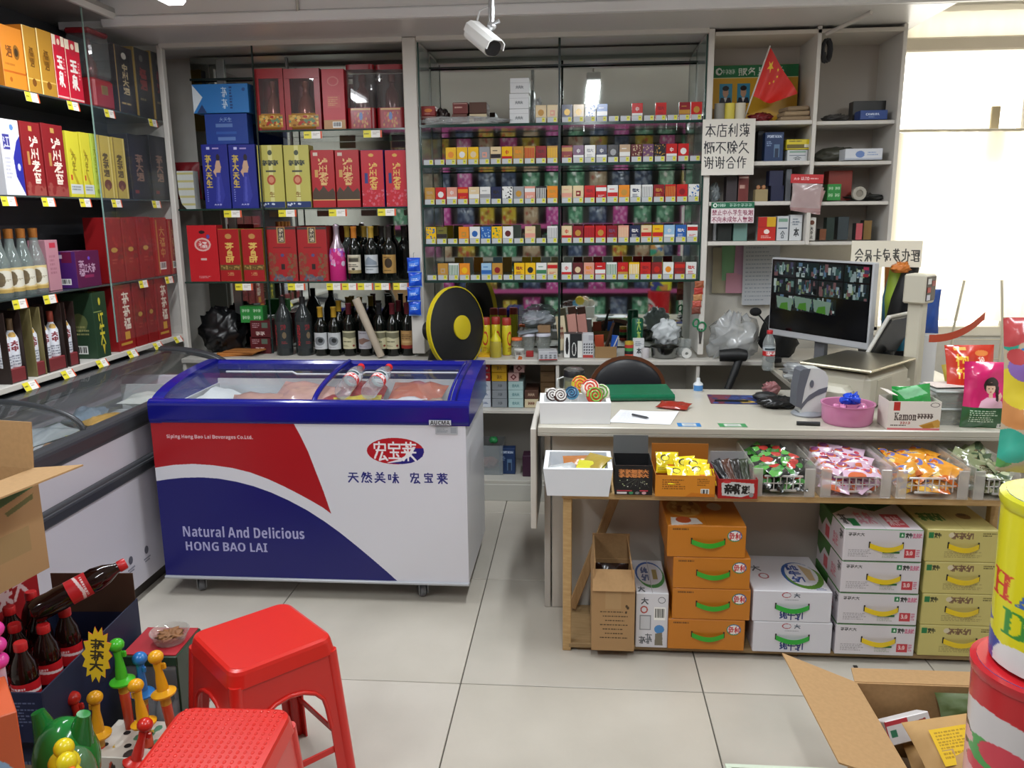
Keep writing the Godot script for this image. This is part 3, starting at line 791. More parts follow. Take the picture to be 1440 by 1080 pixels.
	for row in 3:
		for col in 4:
			if row == 2 and col > 2: continue
			var x0 := 0.02 + col * 0.245
			var y0 := 0.02 + row * 0.235
			if row == 2: x0 = 0.06 + col * 0.2
			fr(x0, y0, 0.235, 0.22, ["1d2628", "262c2e", "1a2a2a", "2a2c30"][g.randi() % 4])
			for k in 26:
				var w := g.randf_range(0.008, 0.04)
				var h := g.randf_range(0.03, 0.12)
				fr(x0 + g.randf() * (0.235 - w), y0 + g.randf() * (0.22 - h), w, h, ["6a8a84", "3c5a58", "84966c", "4a4a66", "94a8a8", "7a5a5c", "2c3c44", "b4c4c0", "5c7a94", "101416"][g.randi() % 10])
	for q in [[0.06, 0.52], [0.26, 0.5], [0.46, 0.52]]:
		pg([[q[0], q[1]], [q[0] + 0.19, q[1] + 0.02], [q[0] + 0.17, q[1] + 0.2], [q[0] + 0.02, q[1] + 0.17]], "7f9a8a")
		pg([[q[0] + 0.06, q[1] + 0.1], [q[0] + 0.13, q[1] + 0.08], [q[0] + 0.14, q[1] + 0.19], [q[0] + 0.04, q[1] + 0.18]], "4f8a34")
	fr(0.93, 0.03, 0.05, 0.04, "b03c5c"); fr(0.93, 0.12, 0.05, 0.04, "a03c44")
	# --- desk
	D["kamon"] = cell(180, 110, "e6e0d8"); fr(0.1, 0.03, 0.12, 0.3, "b8332c"); tx("Kamon", 0.12, 0.4, 0.42, 0.26, "3a2a26", true, true); ht("咖啡酥饼干", 0.56, 0.86, 0.42, 0.18, 2, "4a3a34"); ht("休闲大食", 0.24, 0.44, 0.7, 0.1, 1, "a83c34"); pg([[0.6, 0.84], [0.95, 0.62], [1, 0.7], [1, 0.9], [0.7, 0.94]], "d0a04c"); pg([[0.62, 0.86], [0.85, 0.74], [0.9, 0.9], [0.7, 0.94]], "b8822c"); el(0.88, 0.12, 0.09, 0.08, "6a6460"); el(0.88, 0.12, 0.075, 0.062, "e6e0d8"); fine(0.06, 0.82, 0.4, 0.06, 1, "4a4440"); fr(0, 0.93, 1, 0.07, "d8787c")
	D["girl"] = cell(130, 190, "d2246c"); fr(0, 0.68, 1, 0.32, "1f5a30"); fine(0.14, 0.72, 0.7, 0.2, 6, "c8dcc4", 7); bars(0.74, 0.92, 0.22, 0.07)
	pg([[0.3, 0.68], [0.34, 0.58], [0.46, 0.52], [0.62, 0.52], [0.78, 0.58], [0.82, 0.68]], "e8b8cc"); el(0.53, 0.34, 0.16, 0.12, "2c1c1c"); el(0.52, 0.385, 0.1, 0.09, "e6bea6"); fr(0.49, 0.46, 0.08, 0.07, "e0b49c"); pg([[0.4, 0.3], [0.66, 0.3], [0.62, 0.35], [0.44, 0.35]], "2c1c1c"); pg([[0.62, 0.36], [0.7, 0.36], [0.68, 0.58], [0.63, 0.56]], "2c1c1c"); el(0.48, 0.39, 0.014, 0.008, "2a1a1a"); el(0.56, 0.39, 0.014, 0.008, "2a1a1a"); el(0.52, 0.44, 0.022, 0.008, "b84a54"); pg([[0.7, 0.6], [0.78, 0.5], [0.74, 0.44], [0.68, 0.48]], "e0b49c")
	D["goji"] = cell(120, 150, "c2341f"); gl("枸", 0.18, 0.16, 0.24, 0.18, 4, "e8c03c"); gl("杞", 0.18, 0.36, 0.24, 0.18, 4, "e8c03c"); fr(0.16, 0.04, 0.26, 0.05, "e0b860"); el(0.72, 0.14, 0.14, 0.05, "d8803c"); tx("10", 0.64, 0.2, 0.12, 0.08, "e8d0c0")
	D["greenpack"] = cell(80, 50, "2fa04a"); pg([[0, 0.1], [0.6, 0], [0.9, 0.35], [0.2, 0.45]], "8fd0a0"); fine(0.3, 0.6, 0.6, 0.25, 1, "d8ecd8")
	D["sticker_blue"] = cell(50, 36, "2f7ab8"); fr(0.2, 0.16, 0.6, 0.68, "c4c8c4"); fr(0.3, 0.28, 0.4, 0.44, "a8aeb0")
	D["sticker_green"] = cell(50, 36, "3f8a54"); fr(0.2, 0.16, 0.6, 0.68, "c4c8c0"); fr(0.3, 0.28, 0.4, 0.44, "a8b0a8")
	D["form"] = cell(100, 90, "dfe1e6")
	for k in 9: fine(0.1, 0.1 + k * 0.09, 0.8, 0.03, 1, "b4b8c4", k + 40)
	D["mat"] = cell(120, 60, "28386c"); pg([[0, 0], [0.4, 0], [0.2, 1], [0, 1]], "6a2c3c"); pg([[0.4, 0.6], [0.55, 0.5], [0.75, 0.8], [0.5, 0.9]], "b8963c"); pg([[0.6, 0.1], [0.9, 0.2], [0.8, 0.4]], "3c5aa8"); sprinkle(20, 0, 0, 1, 1, 0.02, 0.05, ["3a4c8c", "4a2c54", "20305c"], 9)
	# --- under the counter
	D["sparkler"] = cell(110, 120, "17171a"); fr(0.1, 0.12, 0.8, 0.3, "3a2418"); 
	for r in 2: ht("冷光烟花大", 0.12, 0.9, 0.14 + r * 0.14, 0.13, 3, "d88a4c")
	sprinkle(16, 0.06, 0.46, 0.88, 0.32, 0.008, 0.02, ["e8e0b0", "c8d8a0", "f0f0e0"], 3); fr(0.06, 0.9, 0.26, 0.07, "e0d8d8"); el(0.44, 0.93, 0.06, 0.045, "3c8a5c"); el(0.6, 0.93, 0.06, 0.045, "7a7c7c"); el(0.78, 0.93, 0.06, 0.045, "d8a8b0"); fr(0.06, 0.84, 0.4, 0.03, "c83c4c"); fr(0.66, 0.83, 0.22, 0.04, "c83c4c")
	for k in 9: ln(55 + 3 * k, 56, 12 + 11 * k, 70 + 22 * abs(sin(k * 1.7)), 0.8, Color("5a5c54"))
	D["orange_tray"] = cell(170, 60, "d98a26"); fine(0.12, 0.2, 0.45, 0.5, 5, "8a5414", 3); fine(0.7, 0.15, 0.2, 0.35, 4, "8a5414", 5); bars(0.76, 0.62, 0.14, 0.26); pg([[0.5, 1], [0.6, 0.8], [1, 0.86], [1, 1]], "c8741a")
	D["yellow_snack"] = cell(80, 60, "e6cf1c"); el(0.4, 0.3, 0.2, 0.16, "3a3414"); el(0.42, 0.32, 0.16, 0.12, "f0e04c"); fr(0.5, 0.6, 0.3, 0.16, "d87a1c"); fine(0.1, 0.75, 0.4, 0.14, 2, "8a7a14")
	D["qinzui"] = cell(120, 60, "a81f20"); pg([[0.08, 0.2], [0.3, 0.14], [0.9, 0.22], [0.92, 0.7], [0.6, 0.92], [0.1, 0.84]], "c9cbcb"); gl("亲", 0.16, 0.26, 0.2, 0.5, 5, "1c1a1a"); gl("嘴", 0.36, 0.26, 0.2, 0.5, 5, "1c1a1a"); gl("烧", 0.6, 0.34, 0.14, 0.4, 4, "1c1a1a"); tx("!", 0.76, 0.34, 0.03, 0.38, "1c1a1a"); el(0.22, 0.14, 0.1, 0.08, "c8343c"); el(0.84, 0.8, 0.06, 0.12, "8a8c8c")
	for q in [["snack_dark", "232823", ["3f8a3a", "5aa04a", "b03a34", "8a8c88", "14181a"]], ["snack_pink", "cfb0c4", ["c8489c", "e8e4e8", "c8643c", "f0f0f0", "8a4a7a", "b8344c"]], ["snack_gold", "d8922a", ["e0b03c", "6a6aa8", "c8641c", "e8d080", "b8c0a0"]], ["snack_green", "7c8460", ["3f5238", "a8b08c", "5a4a34", "c8ccb0"]]]:
		D[q[0]] = cell(64, 80, q[1]); sprinkle(8, 0.05, 0.05, 0.9, 0.9, 0.1, 0.3, q[2], q[0].hash()); fine(0.2, 0.4, 0.6, 0.2, 3, q[2][3], 3)
	D["yili"] = cell(200, 76, "c67a1e"); fine(0.06, 0.08, 0.28, 0.1, 1, "6a4010"); el(0.86, 0.3, 0.095, 0.19, "4a8a4c"); el(0.865, 0.29, 0.09, 0.17, "3c62a8"); el(0.86, 0.3, 0.082, 0.155, "ece6e0"); ht("伊利", 0.79, 0.95, 0.19, 0.23, 2, "c02c34")
	D["yili_top"] = cell(200, 110, "bd7420"); el(0.28, 0.42, 0.24, 0.3, "c89a4c"); el(0.28, 0.42, 0.2, 0.25, "b8883c"); sprinkle(14, 0.12, 0.24, 0.32, 0.36, 0.02, 0.04, ["d8b468", "8a5a1c"], 4); el(0.7, 0.36, 0.1, 0.13, "c8b8a0"); pg([[0.04, 1], [0.06, 0.74], [0.4, 0.76], [0.46, 0.94]], "dcd8d4"); el(0.22, 0.82, 0.1, 0.1, "b8542c"); fr(0.5, 0, 0.006, 1, "a0601a")
	D["milk"] = cell(200, 76, "dadae2"); el(0.42, 0.12, 0.06, 0.09, "a84a54"); el(0.425, 0.12, 0.05, 0.07, "dadae2"); ht("大", 0.52, 0.6, 0.05, 0.14, 2, "4a5464"); fine(0.4, 0.26, 0.24, 0.04, 1, "a0a4ac"); ht("纯牛奶", 0.35, 0.65, 0.6, 0.34, 3, "2c3a78")
	D["milk_top"] = cell(200, 140, "dcdce2"); el(0.72, 0.55, 0.24, 0.36, "3a62a8"); el(0.76, 0.6, 0.24, 0.34, "5a8a34"); el(0.74, 0.53, 0.21, 0.32, "dcdce2"); vt("纯牛奶", 0.58, 0.28, 0.76, 0.16, 4, "2f4c94"); pg([[0.76, 0.25], [0.9, 0.4], [0.88, 0.7], [0.8, 0.7]], "c8b088"); el(0.22, 0.6, 0.07, 0.08, "a8545c"); el(0.22, 0.6, 0.05, 0.06, "dcdce2"); gl("大", 0.1, 0.3, 0.12, 0.16, 3, "40464e"); fine(0.82, 0.9, 0.14, 0.07, 2, "6a74a0")
	D["milk_end"] = cell(96, 180, "d8d8de"); gl("大", 0.15, 0.08, 0.22, 0.12, 3, "40464e"); el(0.24, 0.3, 0.12, 0.07, "b04a44"); el(0.24, 0.3, 0.08, 0.045, "d8d8de"); el(0.8, 0.12, 0.12, 0.06, "6a6e74"); el(0.8, 0.12, 0.1, 0.048, "d8d8de"); bars(0.56, 0.25, 0.36, 0.24); fr(0.1, 0.4, 0.36, 0.28, "8a8e94"); fr(0.14, 0.42, 0.3, 0.24, "c8cacf"); el(0.74, 0.66, 0.16, 0.08, "4a8ac8"); pg([[0.62, 0.74], [0.84, 0.72], [0.86, 0.96], [0.6, 0.96]], "7a7464"); gl("品", 0.1, 0.8, 0.2, 0.14, 3, "60646a"); gl("仓", 0.3, 0.74, 0.2, 0.2, 3, "60646a")
	D["milk_end_top"] = cell(96, 110, "d6d8de"); el(0.5, 0.42, 0.46, 0.36, "3a62a8"); el(0.56, 0.5, 0.44, 0.36, "4a8a4a"); el(0.52, 0.44, 0.42, 0.33, "d6d8de"); vt("纯奶", 0.24, 0.24, 0.66, 0.22, 4, "5a6a94"); fr(0.6, 0.3, 0.16, 0.3, "a89a64"); gl("大", 0.06, 0.82, 0.2, 0.15, 3, "40464e")
	D["meng"] = cell(200, 76, "d8d4da"); ht("质好大大", 0.05, 0.26, 0.1, 0.11, 1, "303030"); fr(0.7, 0.08, 0.065, 0.16, "1f7a44"); pg([[0.72, 0.2], [0.735, 0.1], [0.755, 0.2]], "e0f0e0"); ht("蒙牛", 0.78, 0.87, 0.1, 0.14, 2, "303030"); ht("真果粒", 0.87, 0.99, 0.1, 0.14, 2, "c87a94"); fr(0.78, 0.6, 0.14, 0.28, "c23a44"); tx("3.0", 0.8, 0.66, 0.08, 0.14, "f0dcdc"); fr(0.5, 0.68, 0.22, 0.06, "2f7a3c"); fine(0.06, 0.64, 0.36, 0.26, 5, "a8a4aa", 7); fine(0.5, 0.78, 0.2, 0.14, 3, "a8b0a4", 8); fine(0.93, 0.62, 0.05, 0.24, 4, "c87a94", 2)
	D["meng_top"] = cell(200, 90, "dcd6dc"); pg([[0, 0], [1, 0], [1, 0.1], [0.6, 0.4], [0.3, 0.25], [0, 0.5]], "356a2c"); fr(0.14, 0.66, 0.1, 0.24, "1f7a44"); gl("质", 0.04, 0.5, 0.1, 0.34, 3, "303030"); ht("真果", 0.26, 0.5, 0.42, 0.4, 3, "d88aa0"); fr(0.62, 0.5, 0.24, 0.42, "cf5a64"); ht("果粒", 0.64, 0.84, 0.56, 0.3, 3, "f0d0d4"); fr(0.53, 0.1, 0.005, 0.9, "b0a8ae")
	D["meng_side"] = cell(180, 76, "cfc8ce"); pg([[0, 0], [0.55, 0], [0.5, 0.4], [0.3, 0.3], [0.15, 0.7], [0, 0.5]], "3a6e30"); gl("质", 0.84, 0.1, 0.12, 0.3, 3, "404040"); ht("真粒", 0.6, 0.82, 0.4, 0.4, 3, "d07a8a"); fr(0.3, 0.5, 0.16, 0.4, "c85a64")
	D["dan"] = cell(200, 76, "cbbf74"); fr(0.02, 0.08, 0.07, 0.18, "1f7a44"); ht("蒙牛", 0.1, 0.2, 0.1, 0.16, 2, "3a3a20"); ht("麦香奶", 0.34, 0.66, 0.08, 0.2, 3, "7a5c44"); el(0.34, 0.16, 0.04, 0.08, "d8ccb0"); fine(0.78, 0.08, 0.2, 0.14, 2, "6a6030", 4); fine(0.26, 0.68, 0.54, 0.22, 4, "a89a5c", 6)
	D["dan_top"] = cell(200, 110, "cdc27c"); ht("麦香奶", 0.06, 0.42, 0.46, 0.26, 5, "3f7a34"); el(0.74, 0.55, 0.1, 0.1, "8a6a3c"); el(0.74, 0.5, 0.06, 0.05, "5c4424"); fr(0.52, 0, 0.006, 1, "a89c58"); pg([[0.1, 0.06], [0.36, 0.1], [0.3, 0.24], [0.14, 0.22]], "b0a46c")
	D["kraft_print"] = cell(110, 130, "ae8a5e"); fr(0.32, 0, 0.36, 0.32, "b59468")
	for k in 7: fine(0.2 + 0.06 * (k % 3), 0.36 + k * 0.07, 0.66 - 0.06 * (k % 3), 0.03, 1, "4a3822", k + 3)
	sprinkle(4, 0.66, 0.22, 0.2, 0.16, 0.02, 0.03, ["4a3822"], 3)
	D["pouch_label"] = cell(160, 70, "e6bc1e"); fine(0.06, 0.1, 0.6, 0.5, 6, "b48a14", 3); bars(0.8, 0.12, 0.16, 0.26, 4); bars(0.78, 0.62, 0.2, 0.26, 5); fine(0.06, 0.66, 0.4, 0.2, 2, "b48a14", 5)
	# --- foreground
	D["coke_side"] = cell(160, 100, "8e1c22"); ht("可口可乐", 0.3, 0.75, 0.5, 0.24, 4, "e0c4c4")
	D["case_side"] = cell(180, 100, "16203f"); fine(0.06, 0.3, 0.3, 0.3, 5, "5a6484", 3); fine(0.5, 0.2, 0.44, 0.5, 8, "5a6484", 4)
	D["coke_label"] = cell(120, 40, "c01c24"); pg([[0, 0.6], [0.5, 0.3], [1, 0.6], [1, 0.7], [0.5, 0.45], [0, 0.72]], "ead4d4"); fine(0.3, 0.2, 0.4, 0.2, 1, "f0dada")
	D["water_label"] = cell(120, 50, "c8d0d4"); fr(0, 0.45, 1, 0.55, "c62a2c"); gl("冰", 0.4, 0.5, 0.16, 0.4, 3, "f0e4e4"); gl("泉", 0.56, 0.5, 0.16, 0.4, 3, "f0e4e4"); fr(0.36, 0.12, 0.3, 0.24, "3a464c")
	D["orange_box"] = cell(110, 130, "c2562c"); el(0.62, 0.42, 0.32, 0.2, "8aa8c8"); el(0.66, 0.46, 0.26, 0.14, "d8803c"); pg([[0.3, 0.6], [0.95, 0.36], [0.95, 0.46], [0.34, 0.7]], "d8d4dc"); fr(0, 0.88, 1, 0.12, "b8803c")
	D["kraft_fruit"] = cell(150, 170, "ae8a5e"); el(0.02, 0.36, 0.3, 0.16, "d09a2c"); el(0.0, 0.37, 0.24, 0.12, "8a2c1c"); el(0.0, 0.5, 0.1, 0.06, "3a5a8a"); pg([[0.55, 0.18], [0.95, 0.06], [0.95, 0.16], [0.58, 0.27]], "4a6a3c"); pg([[0.72, 0.3], [0.94, 0.22], [0.94, 0.27], [0.74, 0.34]], "6a6a3c"); gl("果", 0.02, 0.74, 0.22, 0.2, 6, "2c2016"); el(0.42, 0.78, 0.1, 0.1, "2c2016"); el(0.42, 0.78, 0.06, 0.06, "ae8a5e"); fr(0.62, 0.5, 0.26, 0.24, "a08458")
	D["red_fruit"] = cell(150, 80, "a01f24"); ht("大果大", 0.4, 0.9, 0.3, 0.3, 4, "e0c0c0")
	D["burst"] = cell(70, 140, "d8b81c"); vt("特价大", 0.3, 0.22, 0.8, 0.4, 4, "2c2818")
	D["toy_tray"] = cell(120, 60, "cfc8bc"); sprinkle(26, 0, 0, 1, 1, 0.02, 0.06, ["c8a02c", "b84a34", "4a7a5a", "e0dcd0", "3a3430"], 14)
	D["drum_yellow"] = cell(180, 200, "d6cf22"); 
	for k in 5: tx("HAPPY"[k], 0.3 + 0.1 * k, 0.3, 0.085, 0.12, ["c83c2c", "3a62b0", "3a8a3c", "d8742c", "8a3c8a"][k], true, true)
	for k in 3: tx("DAY"[k], 0.36 + 0.1 * k, 0.45, 0.085, 0.12, ["3a8a3c", "c83c2c", "3a62b0"][k], true, true)
	sprinkle(26, 0, 0.6, 1, 0.4, 0.04, 0.12, ["b8343c", "3c4a9a", "c88a4c", "d8d8d8", "5a9a3c"], 51); pg([[0.2, 0.3], [0.24, 0.5], [0.32, 0.55], [0.24, 0.6], [0.22, 0.8], [0.16, 0.6], [0.06, 0.62], [0.14, 0.5]], "34408a")
	D["drum_top"] = cell(120, 120, "cfd02c"); el(0.5, 0.6, 0.24, 0.12, "3a62a8"); el(0.42, 0.58, 0.1, 0.08, "5a8ac8")
	D["drum_red"] = cell(180, 200, "b81c24"); el(0.4, 0.4, 0.24, 0.26, "c8c4c4"); sprinkle(20, 0.24, 0.3, 0.3, 0.3, 0.03, 0.08, ["3a3430", "c83c4c", "4a9a4c", "d8a4a4"], 52); fr(0, 0.8, 1, 0.2, "9a161e")
	D["drum_red_top"] = cell(120, 120, "c8242c"); pg([[0.3, 0.5], [0.5, 0.42], [0.7, 0.5], [0.8, 0.6], [0.6, 0.62], [0.4, 0.64]], "2f6ab0"); el(0.62, 0.66, 0.1, 0.08, "d8a02c"); el(0.66, 0.68, 0.07, 0.06, "6a3c8a")
	D["toybag"] = cell(120, 220, "b8a890"); sprinkle(30, 0, 0, 1, 1, 0.06, 0.2, ["2f72b8", "c8a04c", "d8dce0", "b84a4c", "5a9a54", "8a6ab0", "c88a54", "3aa08a", "d8c43c"], 61)
	D["egg"] = cell(80, 50, "d8d4d4"); pg([[0.4, 0.3], [0.9, 0.2], [0.95, 0.8], [0.5, 0.9]], "8a2c2c"); el(0.7, 0.5, 0.14, 0.16, "d8a04c"); fr(0, 0, 0.5, 0.2, "b83c44"); fr(0.06, 0.4, 0.14, 0.3, "3a7a5c")
	# --- behind the camera, mirrored in the glass
	for q in [["back_a", "c84a9a", ["e8a0d0", "d8d8e0", "a83a8a"]], ["back_b", "3a4a6a", ["5a6a8a", "24304a", "8a94a8"]], ["back_c", "c8b03c", ["e0d080", "8a6a2c", "c84a3c"]], ["back_d", "b8a084", ["8a6a4c", "d8c8b0", "a84a3c"]], ["back_e", "4a8a6a", ["8ac0a0", "2c5a44", "d8e0d8"]]]:
		D[q[0]] = cell(70, 70, q[1]); sprinkle(26, 0.05, 0.05, 0.9, 0.9, 0.04, 0.12, q[2], q[0].hash())

func finish_prints():
	var tex := ImageTexture.create_from_image(atlas)
	for m in [paper, satin, gloss, film]: m.albedo_texture = tex
	if screen_mat: screen_mat.emission_texture = tex

func print_materials():
	paper = StandardMaterial3D.new(); paper.roughness = 0.65
	satin = StandardMaterial3D.new(); satin.roughness = 0.4
	gloss = StandardMaterial3D.new(); gloss.roughness = 0.22
	film = StandardMaterial3D.new(); film.roughness = 0.18; film.metallic_specular = 0.7
	for m in [paper, satin, gloss, film]: m.texture_filter = BaseMaterial3D.TEXTURE_FILTER_LINEAR_WITH_MIPMAPS; m.texture_repeat = false

# ------------------------------------------------------------------ the room
func grain(hex_a: String, hex_b: String, freq: float, rough: float, sc := Vector3(1, 1, 1), bump := 0.0, sd := 1) -> StandardMaterial3D:
	var f := FastNoiseLite.new()
	f.seed = sd
	f.frequency = freq
	f.fractal_octaves = 4
	var t := NoiseTexture2D.new()
	t.width = 256
	t.height = 256
	t.seamless = true
	t.noise = f
	var g := Gradient.new()
	g.set_color(0, Color(hex_a))
	g.set_color(1, Color(hex_b))
	t.color_ramp = g
	var m := StandardMaterial3D.new()
	m.albedo_texture = t
	m.roughness = rough
	m.uv1_triplanar = true
	m.uv1_world_triplanar = true
	m.uv1_scale = sc
	if bump > 0.0:
		m.heightmap_enabled = true
		m.heightmap_texture = t
		m.heightmap_scale = bump
	return m

var white_board: StandardMaterial3D
var pine: StandardMaterial3D
var kraft: StandardMaterial3D
var kraft_dark: StandardMaterial3D
var mirror: StandardMaterial3D

func build_room():
	white_board = mat("cfccc4", 0.45)
	pine = grain("b08c58", "c9a876", 0.05, 0.6, Vector3(1, 6, 6), 0.02, 4)
	kraft = grain("a8855a", "b48f62", 0.08, 0.8, Vector3(3, 3, 3), 0.01, 6)
	kraft_dark = kraft
	mirror = mat("c4cac6", 0.03, 1.0)
	# floor: grout bed with polished porcelain tiles
	var fl := struct("floor", bx(Vector3(0.25, -0.05, -1.3), Vector3(5.8, 0.088, 7.2)), mat("5a574f", 0.8))
	var tm := []
	for k in 3:
		var m := grain(["b3ada1", "b6b0a5", "afaa9f"][k], ["bfb9ad", "c1bbb0", "bcb6ab"][k], 0.012, 0.32, Vector3(0.7, 0.7, 0.7), 0.0, 20 + k)
		m.metallic_specular = 0.5
		tm.append(m)
	var p := 0.807
	var tile := bx(Vector3.ZERO, Vector3(p - 0.004, 0.012, p - 0.004), 0.0015).mesh()
	var k := 0
	for ix in 7:
		for iz in 9:
			var c := Vector3(-0.39 - p * 2.5 + p * ix, -0.006, -2.475 - p * 2.5 + p * iz)
			part(fl, "tile", tile, tm[(ix * 5 + iz * 3 + k) % 3], c - fl.position)
			k += 1
	var plaster := grain("c9c6bd", "d2cfc7", 0.03, 0.85, Vector3(1, 1, 1), 0.0, 3)
	struct("ceiling", bx(Vector3(0.25, 2.72, -1.3), Vector3(5.8, 0.1, 7.2)), mat("e2e1df", 0.7))
	struct("wall_left", bx(Vector3(-2.6, 1.3, -1.3), Vector3(0.1, 2.75, 7.2)), plaster)
	struct("wall_right", bx(Vector3(3.1, 1.3, -1.3), Vector3(0.1, 2.75, 7.2)), plaster)
	struct("wall_front", bx(Vector3(0.25, 1.3, 2.25), Vector3(5.8, 2.75, 0.1)), plaster)
	var wb := struct("wall_back", bx(Vector3(-0.5, 1.3, -4.8), Vector3(4.3, 2.75, 0.1)), plaster)
	part(wb, "window_reveal", MB.new().box(Vector3(2.35, 0.42, -4.8), Vector3(1.4, 0.86, 0.1)).box(Vector3(2.35, 2.64, -4.8), Vector3(1.4, 0.12, 0.1)), plaster)
	# dropped soffit above the cabinets
	var so := struct("trim_1", MB.new().box(Vector3(-0.42, 2.55, -4.37), Vector3(4.12, 0.236, 0.8), 0.004), mat("d6d4d3", 0.3))
	part(so, "fascia_rail", bx(Vector3(0.4, 2.455, -3.955), Vector3(5.3, 0.046, 0.035), 0.006), mat("e6e6e8", 0.4))
	part(so, "fascia_rail", bx(Vector3(0.4, 2.6, -3.962), Vector3(5.3, 0.24, 0.02), 0.004), mat("dcdbdb", 0.4))
	for x in [-1.3, 0.35, 1.2]: part(so, "joint_strip", bx(Vector3(x, 2.5, -3.944), Vector3(0.012, 0.1, 0.01), 0.002), mat("b8b4ac", 0.4))
	# window with frame, panes and drawn curtains
	var w := struct("window_1", MB.new().box(Vector3(2.35, 0.88, -4.78), Vector3(1.44, 0.06, 0.08), 0.006).box(Vector3(2.35, 2.57, -4.78), Vector3(1.44, 0.05, 0.08), 0.006).box(Vector3(1.66, 1.72, -4.78), Vector3(0.05, 1.68, 0.08), 0.006).box(Vector3(3.02, 1.72, -4.78), Vector3(0.05, 1.68, 0.08), 0.006), mat("d9d4c8", 0.4))
	part(w, "transom", bx(Vector3(2.35, 2.39, -4.72), Vector3(1.4, 0.07, 0.1), 0.008), mat("cfc6b4", 0.5))
	part(w, "mullion", bx(Vector3(2.36, 1.62, -4.77), Vector3(0.045, 1.46, 0.06), 0.006), mat("d9d4c8", 0.4))
	for q in [[2.01, 1.62, 0.66, 1.46], [2.7, 1.62, 0.6, 1.46], [2.35, 2.47, 1.3, 0.14]]:
		part(w, "pane", bx(Vector3(q[0], q[1], -4.78), Vector3(q[2], q[3], 0.006)), glass("e8f0f0", 0.06))
	part(w, "latch_plate", bx(Vector3(2.18, 1.93, -4.7), Vector3(0.045, 0.3, 0.02), 0.004), mat("b8a988", 0.6))
	var cm := mat("eae7de", 0.9, 0.0, {"backlight_enabled": true, "backlight": Color(0.9, 0.88, 0.82)})
	var ct := thing("window_curtain", "white gathered curtain hanging over the sunlit window", "curtain", Vector3(1.66, 0.95, -4.66))
	part(ct, "cloth", MB.new().grid(90, 10, func(a, b): return Vector3(a * 1.0, b * 1.0, 0.012 * sin(a * 62 + 1.6 * sin(a * 17)) + 0.008 * nz(a * 20, b * 3))), cm)
	part(ct, "curtain_rod", MB.new().tube([Vector3(-0.02, 1.01, 0), Vector3(1.3, 1.0, 0)], 0.008), mat("d0c8b4", 0.4))
	var c2 := thing("window_curtain", "narrow white curtain covering the upper pane over the transom", "curtain", Vector3(1.66, 2.41, -4.69))
	part(c2, "cloth", MB.new().grid(60, 4, func(a, b): return Vector3(a * 1.3, b * 0.14, 0.006 * sin(a * 80 + 2 * sin(a * 9)))), cm)

# ------------------------------------------------------------------ the fitted cabinets on the back and left walls
const ZC := -4.35          # front plane of the back cabinets
const XL := -2.2           # front plane of the left wall shelves
const LIQ := [1.993, 1.594, 1.203]
const CIG := [2.003, 1.803, 1.602, 1.398, 1.207]
const WALLY := [2.052, 1.642, 1.247, 0.915]
const RSH := [1.992, 1.797, 1.6, 1.4]
const LEDGE := 0.79

func tag_mesh(w: float, h: float) -> MB:
	return bx(Vector3.ZERO, Vector3(w, h, 0.0016), 0.0, [D["tag"], solid("e8e4dc"), solid("e8e4dc"), solid("e8e4dc"), solid("e8e4dc"), solid("e8e4dc")])

